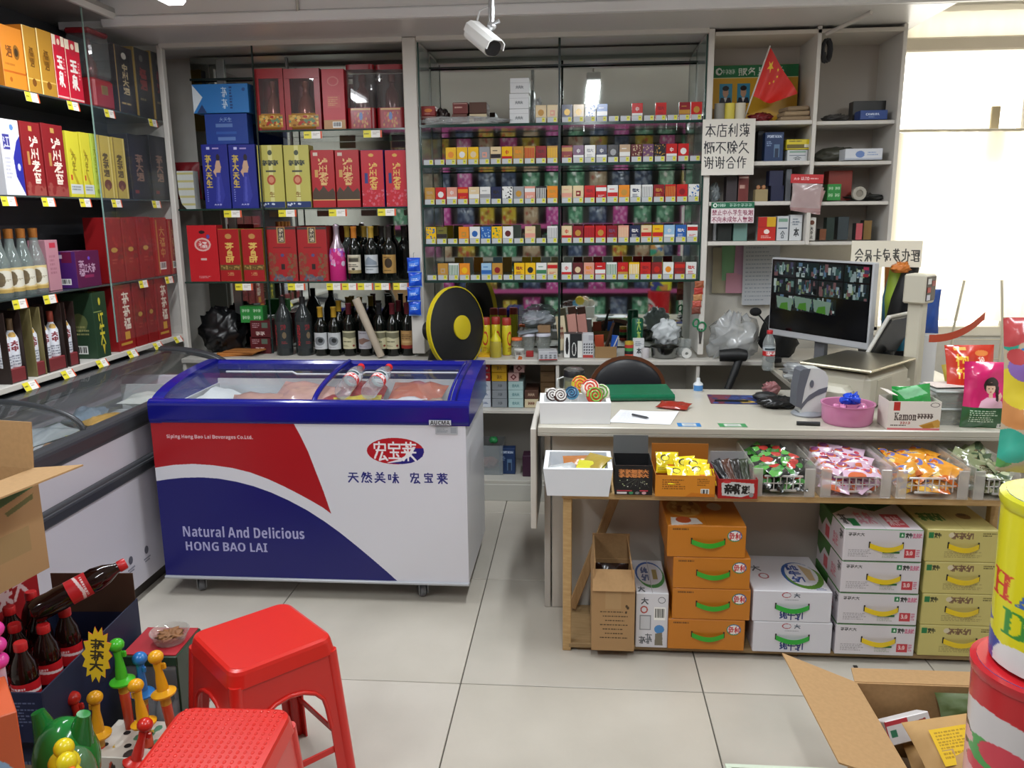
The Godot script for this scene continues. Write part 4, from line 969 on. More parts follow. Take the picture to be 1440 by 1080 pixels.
func build_cabinets():
	var wm := mat("d3cfc8", 0.4)
	var gm := glass("b8ccc4", 0.22)
	var edge := mat("1f3a33", 0.15)
	# liquor cabinet
	var c := thing("liquor_cabinet", "mirror-backed white wall cabinet with glass shelves of liquor", "cabinet", Vector3(-1.54, LEDGE, ZC))
	var o := c.position
	part(c, "post", bx(Vector3(-0.867, 1.62, ZC - 0.16) - o, Vector3(0.07, 1.62, 0.34), 0.004), wm)
	part(c, "post", bx(Vector3(-2.185, 1.62, ZC - 0.02) - o, Vector3(0.03, 1.62, 0.04), 0.004), wm)
	part(c, "top_rail", bx(Vector3(-1.54, 2.425, ZC - 0.01) - o, Vector3(1.28, 0.03, 0.05), 0.004), wm)
	part(c, "mirror", bx(Vector3(-1.54, 1.61, ZC - 0.33) - o, Vector3(1.27, 1.62, 0.006)), mirror)
	for x in [-2.0, -1.62]: part(c, "back_strip", bx(Vector3(x, 1.61, ZC - 0.32) - o, Vector3(0.045 if x < -1.9 else 0.012, 1.6, 0.012), 0.003), mat("a9adab", 0.3, 0.7))
	part(c, "glass_post", bx(Vector3(-1.685, 1.61, ZC + 0.006) - o, Vector3(0.008, 1.6, 0.006)), mat("1b2a28", 0.15))
	part(c, "back_rail", bx(Vector3(-1.54, 2.3, ZC - 0.3) - o, Vector3(1.26, 0.012, 0.012)), mat("2a3634", 0.2))
	var tg := tag_mesh(0.098, 0.036).mesh()
	var tags := [[[428, 188], [512, 187]], [[315, 295], [392, 295], [463, 295], [532, 295]], [[331, 401], [405, 401], [459, 401], [481, 401], [503, 401], [527, 401], [553, 401]]]
	for k in 3:
		var x0: float = [-1.68, -2.16, -2.16][k]
		var sh := part(c, "shelf", bx(Vector3((x0 - 0.905) / 2, LIQ[k] - 0.004, ZC - 0.16) - o, Vector3(-0.905 - x0, 0.008, 0.3)), gm)
		part(sh, "shelf_edge", bx(Vector3((x0 - 0.905) / 2, LIQ[k] - 0.004, ZC - 0.006) - o, Vector3(-0.905 - x0, 0.0085, 0.004)), edge)
		for q in tags[k]:
			var small: bool = k == 2 and q[0] > 450
			var at := pz(q[0] + (11 if small else 12), q[1], ZC + 0.002) - o
			at.y = LIQ[k] - 0.028 - o.y
			part(sh, "price_tag", tg, satin, at).scale = Vector3(0.86 if small else 1.0, 1, 1)
	# cigarette cabinet
	c = thing("cigarette_cabinet", "mirror-backed glass cabinet with five shelves of cigarette packs", "cabinet", Vector3(-0.1, LEDGE, ZC))
	o = c.position
	part(c, "end_panel", bx(Vector3(0.642, 1.62, ZC - 0.16) - o, Vector3(0.03, 1.62, 0.34), 0.003), wm)
	part(c, "top_rail", bx(Vector3(-0.1, 2.425, ZC - 0.01) - o, Vector3(1.46, 0.03, 0.05), 0.004), wm)
	part(c, "mirror", bx(Vector3(-0.1, 1.61, ZC - 0.33) - o, Vector3(1.455, 1.62, 0.006)), mirror)
	part(c, "centre_post", bx(Vector3(-0.105, 1.61, ZC - 0.012) - o, Vector3(0.012, 1.6, 0.02)), mat("1d2b29", 0.2))
	for x in [-0.822, 0.62]: part(c, "glass_side", bx(Vector3(x, 1.8, ZC - 0.16) - o, Vector3(0.006, 1.2, 0.28)), gm)
	for s in [-1, 1]: part(c, "door_edge", bx(Vector3(-0.1 + s * 0.722, 1.8, ZC) - o, Vector3(0.007, 1.21, 0.008)), mat("24403a", 0.15))
	part(c, "back_rail", bx(Vector3(-0.1, 2.33, ZC - 0.3) - o, Vector3(1.44, 0.008, 0.01)), mat("2a3634", 0.2))
	var sm := bx(Vector3.ZERO, Vector3(0.05, 0.027, 0.004), 0.0, [D["slot"], solid("a8acb0"), solid("a8acb0"), solid("a8acb0"), solid("a8acb0"), solid("a8acb0")]).mesh()
	for k in 5:
		var sh := part(c, "shelf", bx(Vector3(-0.1, CIG[k] - 0.005, ZC - 0.15) - o, Vector3(1.436, 0.008, 0.28)), gm)
		part(sh, "shelf_edge", bx(Vector3(-0.1, CIG[k] - 0.006, ZC + 0.002) - o, Vector3(1.44, 0.014, 0.006)), edge)
		for i in 24:
			if k == 0 and i < 10: continue
			part(sh, "price_holder", sm, satin, Vector3(slot_x(i), CIG[k] + 0.0145, ZC - 0.006) - o)
	# low wall counter under both
	c = thing("wall_counter", "long white wall counter with open compartments under the cabinets", "counter", Vector3(-0.3, 0, ZC - 0.1))
	o = c.position
	part(c, "ledge", bx(Vector3(-0.31, LEDGE - 0.013, ZC - 0.13) - o, Vector3(3.74, 0.026, 0.42), 0.003), mat("c6c2ba", 0.4))
	part(c, "back_panel", bx(Vector3(-0.31, 0.4, ZC - 0.36) - o, Vector3(3.74, 0.74, 0.012)), mat("c6c2ba", 0.45))

	part(c, "bottom_board", bx(Vector3(-0.31, 0.105, ZC - 0.13) - o, Vector3(3.74, 0.02, 0.4), 0.002), mat("bcb9b0", 0.45))
	part(c, "plinth", bx(Vector3(-0.31, 0.0475, ZC + 0.072) - o, Vector3(3.74, 0.095, 0.016), 0.002), mat("b9b8b0", 0.4))
	for x in [-2.17, -1.5, -0.86, -0.112, 0.625, 1.54]: part(c, "divider", bx(Vector3(x, 0.45, ZC - 0.13) - o, Vector3(0.018, 0.66, 0.4), 0.002), mat("c6c2ba", 0.45))
	part(c, "inner_shelf", bx(Vector3(-0.486, 0.5, ZC - 0.13) - o, Vector3(0.72, 0.018, 0.38), 0.002), mat("c6c2ba", 0.45))
	# left wall shelves
	c = thing("liquor_wall_shelf", "grey-backed wall shelf of boxed liquor behind sliding glass", "shelf", Vector3(XL - 0.16, 0.9, -3.5))
	o = c.position
	part(c, "back_panel", bx(Vector3(-2.54, 1.68, -3.3) - o, Vector3(0.012, 1.6, 2.3)), mat("4a4c50", 0.4))
	part(c, "end_panel", bx(Vector3(XL - 0.16, 1.69, -4.395) - o, Vector3(0.34, 1.58, 0.02), 0.002), wm)
	part(c, "top_panel", bx(Vector3(XL - 0.16, 2.49, -3.3) - o, Vector3(0.36, 0.05, 2.3), 0.003), mat("9a9894", 0.35))
	part(c, "top_rail", bx(Vector3(XL + 0.012, 2.478, -3.3) - o, Vector3(0.02, 0.03, 2.25), 0.003), mat("dad8d4", 0.35))
	var t2 := tag_mesh(0.085, 0.036).mesh()
	var wt := [[[45, 133], [103, 145], [154, 156], [215, 168]], [[12, 277], [68, 279], [120, 280], [164, 281], [220, 283]], [[28, 424], [70, 414], [202, 397], [238, 391]], [[42, 530], [95, 515], [143, 500], [186, 489], [222, 480], [250, 468]]]
	for k in 4:
		var wood := k == 3
		var sh := part(c, "shelf", bx(Vector3(XL - 0.165, WALLY[k] - (0.012 if wood else 0.004), -3.3) - o, Vector3(0.33, 0.024 if wood else 0.008, 2.16), 0.002), wm if wood else mat("3a4444", 0.12))
		for q in wt[k]:
			var at := px(q[0], q[1], XL + 0.008) - o
			at.y = WALLY[k] - (0.02 if wood else 0.024) - o.y
			part(sh, "price_tag", t2, satin, at, Vector3(-0.15 if not wood else -0.5, PI / 2, 0))
	var zz := px(128, 150, XL).z
	var door := part(c, "glass_door", bx(Vector3(XL + 0.003, 1.72, (zz - 4.37) / 2) - o, Vector3(0.005, 1.5, zz + 4.37)), glass("c8d8d4", 0.02, 0.03, 0.22))
	part(door, "door_edge", bx(Vector3(XL + 0.003, 1.72, zz) - o, Vector3(0.0055, 1.5, 0.004)), mat("8aa8a0", 0.1))
	# open white shelves to the right of the cigarettes
	c = thing("open_wall_shelf", "open white wall shelf with two bays beside the curtained window", "shelf", Vector3(1.1, 1.38, ZC - 0.16))
	o = c.position
	part(c, "back_panel", bx(Vector3(1.12, 1.9, ZC - 0.33) - o, Vector3(0.94, 1.04, 0.012)), mat("bdb6ac", 0.6))
	for x in [1.16, 1.563]: part(c, "upright", bx(Vector3(x, 1.905, ZC - 0.16) - o, Vector3(0.02, 1.05, 0.33), 0.002), wm)
	part(c, "top_board", bx(Vector3(1.11, 2.405, ZC - 0.16) - o, Vector3(0.9, 0.02, 0.33), 0.002), mat("cfc8bd", 0.45))
	for k in 4:
		part(c, "shelf", bx(Vector3(0.904, RSH[k] - 0.01, ZC - 0.16) - o, Vector3(0.49, 0.02, 0.33), 0.002), wm)
		part(c, "shelf", bx(Vector3(1.361, RSH[k] - 0.014, ZC - 0.17) - o, Vector3(0.384, 0.018, 0.31), 0.002), wm)
	part(c, "trim_strip", MB.new().tube([Vector3(1.19, 2.39, ZC + 0.01) - o, Vector3(1.3, 2.42, ZC + 0.3) - o], 0.01, 6), wm)

func slot_x(i: int) -> float:
	return -0.815 + 0.0293 + 0.0586 * i if i < 12 else -0.096 + 0.0295 + 0.059 * (i - 12)

# ------------------------------------------------------------------ boxes placed by their outline on a known plane
func faces(front: Rect2, side: Rect2, top: Rect2, back = null) -> Array:
	return [front, side if back == null else back, side, side, top, top]

func zbox(called: String, label: String, cat: String, u0: float, u1: float, vtop: float, yb: float, zf: float, dep: float, front: String, side: String, group := "", m: Material = null, top := "", turn := 0.0) -> MeshInstance3D:
	var vm := vtop + 40.0
	var a := pz(u0, vm, zf)
	var b := pz(u1, vm, zf)
	var h := pz((u0 + u1) / 2, vtop, zf).y - yb
	var w := b.x - a.x - 0.003
	var fr_: Rect2 = D[front] if D.has(front) else solid(front)
	var sd := card(fr_, side)
	var tp: Rect2 = (D[top] if D.has(top) else card(fr_, top)) if top else sd
	var mb := bx(Vector3(0, h / 2, 0), Vector3(w, h, dep), 0.0012, faces(fr_, sd, tp))
	return solo(called, label, cat, mb, m if m else satin, Vector3((a.x + b.x) / 2, yb + 0.0005, zf - dep / 2), Vector3(0, turn, 0), group)

func xbox(called: String, label: String, cat: String, u0: float, u1: float, vtop: float, k: int, dep: float, front: String, side: String, group := "", back := 0.012) -> MeshInstance3D:
	var yb: float = WALLY[k]
	var xf := XL - back
	var d0 := ray(u0, vtop)
	var a := px(u0, vtop + 30, xf)
	var b := px(u1, vtop + 30, xf)
	var h := px(u0, vtop, xf).y - yb
	var w := a.z - b.z - 0.004
	var fr_: Rect2 = D[front] if D.has(front) else solid(front)
	var sd := card(fr_, side)
	var mb := bx(Vector3(0, h / 2, 0), Vector3(w, h, dep), 0.0012, faces(fr_, sd, sd if not D.has(side) else fr_))
	return solo(called, label, cat, mb, satin, Vector3(xf - dep / 2, yb + 0.0005, (a.z + b.z) / 2), Vector3(0, PI / 2, 0), group)

# ------------------------------------------------------------------ bottles
func wine(label: String, at: Vector3, h: float, glass_hex: String, foil: String, lab: String, group := "", r := 0.037, arc := 2.6):
	var t := thing("wine_bottle", label, "bottle", at, Vector3.ZERO, group)
	part(t, "body", MB.new().lathe([Vector2(0, 0.002), Vector2(r * 0.9, 0), Vector2(r, 0.006), Vector2(r, h * 0.6), Vector2(r * 0.86, h * 0.66), Vector2(r * 0.45, h * 0.73), Vector2(r * 0.38, h * 0.8), Vector2(r * 0.38, h * 0.97), Vector2(r * 0.42, h * 0.975), Vector2(0, h * 0.98)], 20), mat(glass_hex, 0.08))
	part(t, "foil", MB.new().lathe([Vector2(r * 0.4, h * 0.79), Vector2(r * 0.4, h * 0.96), Vector2(r * 0.45, h * 0.965), Vector2(r * 0.45, h), Vector2(0, h)], 16), mat(foil, 0.35))
	if lab: part(t, "label", MB.new().lathe([Vector2(r + 0.0006, h * 0.14), Vector2(r + 0.0006, h * 0.48)], 14, D[lab], Vector3.ZERO, arc, -arc / 2), satin)

func build_liquor():
	var o: Node3D
	# top glass shelf
	for k in 2:
		var u0: float = [358, 400][k]
		var u1: float = [400, 451][k]
		var a := pz(u0, 140, ZC - 0.02)
		var b := pz(u1, 140, ZC - 0.02)
		var h := pz(u0, 97, ZC - 0.02).y - LIQ[0]
		var w := b.x - a.x - 0.004
		var t := thing("gift_box", ["red windowed gift box with gold jewelled bottle, beside blue cartons", "red windowed gift box with gold jewelled bottle, beside pink-red carton"][k], "gift box", Vector3((a.x + b.x) / 2, LIQ[0] + 0.0005, ZC - 0.02 - 0.06), Vector3.ZERO, "windowed liquor gift boxes")
		var red := mat("9c1c24", 0.35)
		part(t, "carton", MB.new().box(Vector3(0, h / 2, -0.058), Vector3(w, h, 0.004)).box(Vector3(-w / 2 + 0.002, h / 2, 0), Vector3(0.004, h, 0.12)).box(Vector3(w / 2 - 0.002, h / 2, 0), Vector3(0.004, h, 0.12)).box(Vector3(0, h - 0.002, 0), Vector3(w, 0.004, 0.12)).box(Vector3(0, 0.002, 0), Vector3(w, 0.004, 0.12)), mat("7f1a22", 0.4))
		part(t, "window_frame", MB.new().box(Vector3(0, h * 0.92, 0.059), Vector3(w, h * 0.16, 0.003)).box(Vector3(-w * 0.42, h * 0.418, 0.059), Vector3(w * 0.16, h * 0.836, 0.003)).box(Vector3(w * 0.42, h * 0.418, 0.059), Vector3(w * 0.16, h * 0.836, 0.003)), red)
		part(t, "window_film", bx(Vector3(0, h * 0.5, 0.056), Vector3(w * 0.9, h * 0.9, 0.001)), glass("d8d0d0", 0.05, 0.03, 0.35))
		part(t, "jewel_base", bx(Vector3(0, h * 0.15, 0.03), Vector3(w * 0.94, h * 0.26, 0.064), 0.01, D["gold_jewel"]), gloss)
		var r := w * 0.24
		part(t, "bottle", MB.new().lathe([Vector2(r, 0.02), Vector2(r * 1.1, h * 0.3), Vector2(r * 0.9, h * 0.5), Vector2(r * 0.42, h * 0.6), Vector2(r * 0.36, h * 0.72), Vector2(r * 0.5, h * 0.74), Vector2(r * 0.5, h * 0.82), Vector2(0, h * 0.84)], 18), mat("7a4238", 0.2, 0.3), Vector3(0, 0, -0.005))
	zbox("liquor_box", "tall pink-red liquor carton with barcode between gift box and tins", "box", 453, 485, 97, LIQ[0], ZC - 0.03, 0.09, "pinkbox", "a8242e")
	for k in 2:
		var u0: float = [486, 528][k]
		var a := pz(u0, 140, ZC - 0.02)
		var b := pz(u0 + 41, 140, ZC - 0.02)
		var h := pz(u0, 91, ZC - 0.02).y - LIQ[0]
		var w := b.x - a.x - 0.004
		var t := thing("liquor_tin", ["clear liquor tin with red lid beside the pink-red carton", "clear liquor tin with red lid against the white cabinet post"][k], "tin", Vector3((a.x + b.x) / 2, LIQ[0] + 0.0005, ZC - 0.02 - w * 0.4), Vector3.ZERO, "red-lidded liquor tins")
		var up := Transform3D(Basis(Vector3.RIGHT, -PI / 2), Vector3.ZERO)
		var pl := rrect(w, w * 0.8, 0.025)
		part(t, "base", MB.new().ext(pl, 0, h * 0.33, solid("8f1d25"), solid("8f1d25")).move(up), gloss)
		part(t, "base_print", bx(Vector3(0, h * 0.165, w * 0.4), Vector3(w * 0.7, h * 0.31, 0.001), 0, D["tin_base"]), gloss)
		part(t, "clear_sleeve", MB.new().ext(rrect(w * 0.98, w * 0.78, 0.025), h * 0.331, h * 0.92).move(up), glass("b0a8a8", 0.16))
		part(t, "added_dark_panel", bx(Vector3(0, h * 0.62, -w * 0.36), Vector3(w * 0.86, h * 0.57, 0.002)), mat("1a1214", 0.4))  # dark panel added so the clear sleeve looks dark inside
		part(t, "lid", MB.new().ext(pl, h * 0.921, h).move(up), mat("8a1c24", 0.3))
		var r := w * 0.26
		part(t, "bottle", MB.new().lathe([Vector2(r, h * 0.335), Vector2(r, h * 0.55), Vector2(r * 0.8, h * 0.62), Vector2(r * 0.4, h * 0.68), Vector2(r * 0.4, h * 0.74), Vector2(r * 0.55, h * 0.75), Vector2(r * 0.5, h * 0.86), Vector2(0, h * 0.88)], 18), mat("4a181a", 0.15, 0.2))
	# second glass shelf
	var y := float(LIQ[1])
	var rows := [["dark blue liquor box with lady in gown, beside red bag", 285, 322, 203, "lady", "20288a"], ["dark blue liquor box with lady in gown, beside pale green box", 323, 361, 203, "lady", "20288a"], ["pale green-gold liquor box with red seal beside blue box", 363, 399, 204, "pale", "a8a452"], ["pale green-gold liquor box with red seal beside red box", 400, 436, 204, "pale", "a8a452"], ["red liquor box with skyline beside pale green-gold box", 438, 471, 211, "luzhou_red", "8a181e"], ["red liquor box with skyline beside blossom-printed box", 472, 506, 211, "luzhou_red", "8a181e"], ["red blossom-printed liquor box beside skyline box", 508, 540, 211, "luzhou_pink", "2c2f90"], ["red blossom-printed liquor box against the white post", 542, 572, 211, "luzhou_pink", "2c2f90"]]
	for q in rows: zbox("liquor_box", q[0], "box", q[1], q[2], q[3], y, ZC - 0.02, 0.085, q[4], q[5], "liquor boxes on the middle glass shelf")
	var hb := 0.33
	zbox("beer_carton", "dark blue carton standing on the two lady boxes", "box", 290, 350, 160, pz(320, 203, ZC - 0.03).y, ZC - 0.025, 0.075, "bluecarton2", "143478", "", null, "143478")
	zbox("beer_carton", "bright blue carton with white corner on top of the stack", "box", 272, 351, 118, pz(320, 160, ZC - 0.03).y + 0.003, ZC - 0.018, 0.09, "bluecarton", "1c4a90", "", null, "2a70b8")
	o = solo("paper_bag", "dark red folded bag behind the lady boxes", "bag", pouch(0.14, 0.2, 0.05, 3.0), mat("7a1820", 0.5), pz(262, 215, ZC - 0.17) + Vector3(0, 0.02, 0), Vector3(0, 0, 0))
	o.position.y = y + 0.155
	var pk := MB.new().ext(PackedVector2Array([Vector2(-0.09, 0.1), Vector2(-0.085, -0.02), Vector2(-0.06, -0.075), Vector2(-0.01, -0.1), Vector2(0.09, -0.1), Vector2(0.09, 0.1)]), -0.03, 0.03, D["rolls"], solid("b8bcb8"))
	solo("roll_pack", "ribbed white pack of rolls standing at the shelf end", "packet", pk, satin, Vector3(-2.118, y + 0.1005, ZC - 0.06)).scale = Vector3(0.5, 1, 1)
	# third glass shelf
	y = LIQ[2]
	rows = [["plain red liquor box with white gourd emblem", 265, 307, 317, "shou_red", "8a161c"], ["red and gold banded liquor box beside the gourd-emblem box", 308, 338, 322, "maotai", "b8903c"], ["red and gold banded liquor box beside the dragon box", 341, 371, 322, "maotai", "b8903c"], ["red dragon liquor box with black seal beside banded box", 376, 418, 319, "dragon", "7a181c"], ["red dragon liquor box with black seal beside pink bottle", 419, 461, 319, "dragon", "7a181c"]]
	for q in rows: zbox("liquor_box", q[0], "box", q[1], q[2], q[3], y, ZC - 0.02, 0.085, q[4], q[5], "liquor boxes on the lower glass shelf")
	var t := thing("sparkling_bottle", "pink glitter sparkling wine bottle with silver neck", "bottle", Vector3(pz(475, 370, ZC - 0.06).x, y + 0.0005, ZC - 0.06))
	var r := 0.045
	part(t, "body", MB.new().lathe([Vector2(0, 0.002), Vector2(r * 0.92, 0), Vector2(r, 0.008), Vector2(r, 0.14), Vector2(r * 0.85, 0.175)], 20, D["pinkbottle"]), gloss)
	part(t, "neck", MB.new().lathe([Vector2(r * 0.85, 0.175), Vector2(r * 0.45, 0.215), Vector2(r * 0.34, 0.25), Vector2(r * 0.34, 0.285), Vector2(r * 0.4, 0.29), Vector2(r * 0.3, 0.302), Vector2(0, 0.305)], 18), mat("b6a6b4", 0.25, 0.6))
	var w3 := [[499, "cream sketch-label wine bottle with orange foil beside pink bottle", "c87a2c", "wine_a"], [523, "grey landscape-label wine bottle with gold foil on the glass shelf", "b8963c", "wine_b"], [548, "gold lion-label wine bottle with dark foil on the glass shelf", "2a2422", "wine_c"]]
	for q in w3: wine(q[1], Vector3(pz(q[0], 370, ZC - 0.06).x, y + 0.0005, ZC - 0.06), 0.29, "0e120f", q[2], q[3], "wine bottles on the lower glass shelf")
	for q in [[487, "clear empty-looking bottle behind the pink bottle", "4a5250"], [511, "unlabelled dark wine bottle in the rear row behind cream label", "0e120f"], [535, "unlabelled dark wine bottle in the rear row behind grey label", "0e120f"], [566, "unlabelled dark wine bottle in the rear row against the post", "0e120f"]]: wine(q[1], Vector3(pz(q[0] + 3, 370, ZC - 0.2).x, y + 0.0005, ZC - 0.2), 0.29, q[2], "b8963c" if q[0] < 530 else "262220", "", "wine bottles in the rear row")
	# on the ledge
	y = LEDGE
	for k in 2:
		var ju := thing("liquor_jug", ["big smoked-glass liquor jug with red lettering beside small boxes", "big smoked-glass liquor jug with red lettering beside wine bottles"][k], "bottle", Vector3(pz([399, 427][k], 460, ZC - 0.06).x, y + 0.0005, ZC - 0.06), Vector3(0, 0.0 if k == 0 else 0.5, 0), "smoked liquor jugs")
		r = 0.047
		part(ju, "body", MB.new().lathe([Vector2(0, 0.003), Vector2(r * 0.9, 0), Vector2(r, 0.01), Vector2(r, 0.2), Vector2(r * 0.85, 0.235), Vector2(r * 0.36, 0.275), Vector2(r * 0.3, 0.3), Vector2(0, 0.3)], 22), mat("2b3031", 0.12))
		part(ju, "printed_front", MB.new().lathe([Vector2(r + 0.0005, 0.04), Vector2(r + 0.0005, 0.19)], 14, D["jug"], Vector3.ZERO, 2.4, -1.2), gloss)
		part(ju, "cap", MB.new().lathe([Vector2(r * 0.34, 0.285), Vector2(r * 0.34, 0.325), Vector2(0, 0.327)], 16), mat("1b1b1c", 0.4))
	var wl := [[451, "first grey-crest wine bottle beside the jugs", "b8902c", "wine_d", 0.27], [470, "second grey-crest wine bottle beside the château label", "b8902c", "wine_d", 0.27], [491, "cream château-label wine bottle with maroon foil left of the paper roll", "5a1c24", "wine_e", 0.29], [513, "grey swirl-label wine bottle partly behind the paper roll", "1c1c1e", "wine_f", 0.29], [534, "dark wine bottle with cream label right of the paper roll", "1c1c1e", "wine_e", 0.29], [552, "cream château-label wine bottle with maroon foil near the post", "5a1c24", "wine_e", 0.29]]
	for q in wl: wine(q[1], Vector3(pz(q[0], 460, ZC - 0.05).x, y + 0.0005, ZC - 0.05), q[4], "0c100d", q[2], q[3], "wine bottles on the ledge")
	wine("tan-label wine bottle with red base band, touching the post", Vector3(-0.942, y + 0.0005, ZC - 0.065), 0.29, "0c100d", "5a1c24", "wine_g", "wine bottles on the ledge")
	for k in 4: wine("unlabelled dark wine bottle in the second row on the ledge", Vector3(-1.36 + 0.115 * k, y + 0.0005, ZC - 0.19), 0.29, "0c100d", ["b8902c", "b8902c", "262220", "5a1c24"][k], "", "second-row wine bottles on the ledge")
	var a := pz(537, 499, ZC + 0.02)
	var b := pz(503, 418, ZC + 0.03)
	solo("paper_roll", "cream rolled paper tube leaning on the wine bottles", "paper roll", MB.new().lathe([Vector2(0.012, 0), Vector2(0.02, 0), Vector2(0.022, 0.34), Vector2(0.014, 0.34), Vector2(0.012, 0.01)], 16), mat("b9ab98", 0.7), Vector3(a.x, LEDGE + 0.008, ZC + 0.035), Vector3(0.0, 0, 0.38))
	zbox("spirit_carton", "green carton with rows of characters on maroon cartons", "box", 340, 372, 431, y + 0.1745, ZC - 0.1, 0.07, "greensmall", "1f6a2c")
	zbox("spirit_carton", "upper maroon carton under the green carton", "box", 354, 383, 451, y + 0.088, ZC - 0.09, 0.09, "winesmall", "4a141a", "small maroon cartons")
	zbox("spirit_carton", "bottom maroon carton standing on the ledge", "box", 354, 383, 474, y, ZC - 0.09, 0.09, "winesmall", "4a141a", "small maroon cartons")
	for k in 3: solo("joss_paper", ["orange paper packet lying flat at the ledge end", "orange paper packet lying askew over another packet", "uppermost orange paper packet on the ledge heap"][k], "packet", bx(Vector3.ZERO, Vector3(0.2, 0.008, 0.12), 0.002), mat(["b87432", "c07c3a", "a86a30"][k], 0.7), Vector3(-1.93 + 0.03 * k, y + 0.005 + 0.0095 * k, ZC - 0.05), Vector3(0, 0.3 - 0.25 * k, 0.01 * k), "orange paper packets")
	solo("plastic_bag", "crumpled black plastic bag at the dark ledge corner", "bag", crumple(Vector3(0.12, 0.13, 0.09), 2.0), mat("121214", 0.3), Vector3(-2.04, y + 0.107, ZC - 0.17))
	# strip of blue sachets hanging on the post
	t = thing("sachet_strip", "hanging strip of shiny blue sachets on the white post", "sachets", Vector3(pz(582, 365, ZC + 0.03).x, pz(582, 362, ZC + 0.03).y, ZC + 0.038))
	for k in 4: part(t, "sachet", pouch(0.072, 0.078, 0.02, k * 2.0, D["sachet_blue"]), gloss, Vector3(0.006 * sin(k * 2.0), -0.04 - 0.077 * k, 0), Vector3(0, 0.25 * sin(k * 1.3), 0))
	part(t, "hook", MB.new().tube([Vector3(0, 0, 0), Vector3(0, 0.02, 0), Vector3(0, 0.025, -0.02)], 0.0015, 6), mat("909090", 0.3, 1.0))
	# ---------------- left wall
	var s1 := [["big orange and brown liquor box at the near shelf end", 0, 32, 33, 0.16, "lz_orange", "c87420"], ["gold liquor box with brown seal beside the orange box", 33, 52, 35, 0.13, "lz_gold", "lz_orange"], ["gold liquor box with brown seal beside the pink-red box", 53, 74, 40, 0.13, "lz_gold", "c88a34"], ["pink-red two-character liquor box beside the gold box", 75, 92, 48, 0.09, "lz_yuquan", "b01c30"], ["pink-red two-character liquor box beside the clear tin", 93, 113, 55, 0.09, "lz_yuquan", "b01c30"], ["black liquor box with gold column of characters on the top shelf", 162, 187, 62, 0.11, "lz_black", "1c141a"], ["black liquor box with dark red characters beside gold edge", 189, 211, 66, 0.11, "lz_black2", "9a7c3a"], ["black liquor box with dark red characters at the white end panel", 213, 234, 72, 0.11, "lz_black2", "9a7c3a"]]
	for q in s1: xbox("liquor_box", q[0], "box", q[1], q[2], q[3], 0, q[4], q[5], q[6], "liquor boxes on the top wall shelf")
	var za := px(132, 100, XL - 0.015).z
	var zb := px(159, 100, XL - 0.015).z
	var th := px(140, 42, XL - 0.01).y - WALLY[0]
	t = thing("liquor_tin", "clear tin with red lid and base between pink-red and black boxes", "tin", Vector3(XL - 0.08, WALLY[0] + 0.0005, (za + zb) / 2))
	part(t, "base", bx(Vector3(0, th * 0.19, 0), Vector3(0.12, th * 0.38, za - zb), 0.01), mat("9c1c26", 0.25))
	part(t, "emblem", bx(Vector3(0.0605, th * 0.24, 0), Vector3(0.001, 0.04, 0.05)), mat("b08a4c", 0.3, 0.6))
	part(t, "clear_sleeve", bx(Vector3(0, th * 0.66, 0), Vector3(0.118, th * 0.54, za - zb - 0.002), 0.01), glass("a0a4a4", 0.16))
	part(t, "lid", bx(Vector3(0, th * 0.965, 0), Vector3(0.12, th * 0.07, za - zb), 0.008), mat("8a1c26", 0.25))
	part(t, "bottle", MB.new().lathe([Vector2(0.028, th * 0.4), Vector2(0.034, th * 0.5), Vector2(0.03, th * 0.6), Vector2(0.012, th * 0.68), Vector2(0.012, th * 0.8), Vector2(0.015, th * 0.81), Vector2(0.01, th * 0.9), Vector2(0, th * 0.91)], 16), mat("5a1414", 0.15, 0.3))
	var s2 := [["white and blue porcelain-pattern liquor box", 0, 28, 166, 0.1, "lz_blue", "c8c8d4"], ["maroon four-character liquor box beside the blue-white box", 30, 58, 170, 0.09, "lz_luzhou", "6a181c"], ["maroon four-character liquor box beside the yellow box", 60, 90, 173, 0.09, "lz_luzhou", "6a181c"], ["yellow flowing-ribbon liquor box beside the maroon box", 94, 112, 184, 0.09, "lz_yellow", "b8ae34"], ["yellow flowing-ribbon liquor box beside the lime box", 114, 128, 186, 0.09, "lz_yellow", "b8ae34"], ["narrow lime green liquor box beside the gold boxes", 129, 138, 188, 0.09, "lz_green", "94a43c"], ["gold fluted liquor box beside the lime box", 139, 157, 190, 0.09, "lz_gold2", "9a8434"], ["gold fluted liquor box beside the black box", 159, 177, 193, 0.09, "lz_gold2", "9a8434"], ["black liquor box with brown characters beside the gold box", 181, 208, 188, 0.1, "lz_dark", "18141a"], ["black liquor box with brown characters at the end panel, second shelf", 211, 235, 190, 0.1, "lz_dark", "18141a"]]
	for q in s2: xbox("liquor_box", q[0], "box", q[1], q[2], q[3], 1, q[4], q[5], q[6], "liquor boxes on the second wall shelf")
	# third wall shelf: clear bottles, small boxes, red boxes
	for k in 4:
		var zc := px(2 + 17.3 * k, 380, XL - 0.05).z
		t = thing("spirit_bottle", ["clear spirit bottle with copper cap at the near shelf end", "clear spirit bottle with copper cap, second from the near shelf end", "clear spirit bottle with copper cap, third from the near shelf end", "clear spirit bottle with copper cap, fourth from the near shelf end"][k], "bottle", Vector3(XL - 0.055, WALLY[2] + 0.0005, zc), Vector3(0, 1.0, 0), "copper-capped spirit bottles")
		r = 0.036
		part(t, "glass_body", MB.new().lathe([Vector2(0, 0.003), Vector2(r * 0.92, 0), Vector2(r, 0.01), Vector2(r, 0.13), Vector2(r * 0.75, 0.165), Vector2(r * 0.5, 0.2), Vector2(r * 0.42, 0.235), Vector2(0, 0.236)], 18), glass("9aa8a4", 0.35))
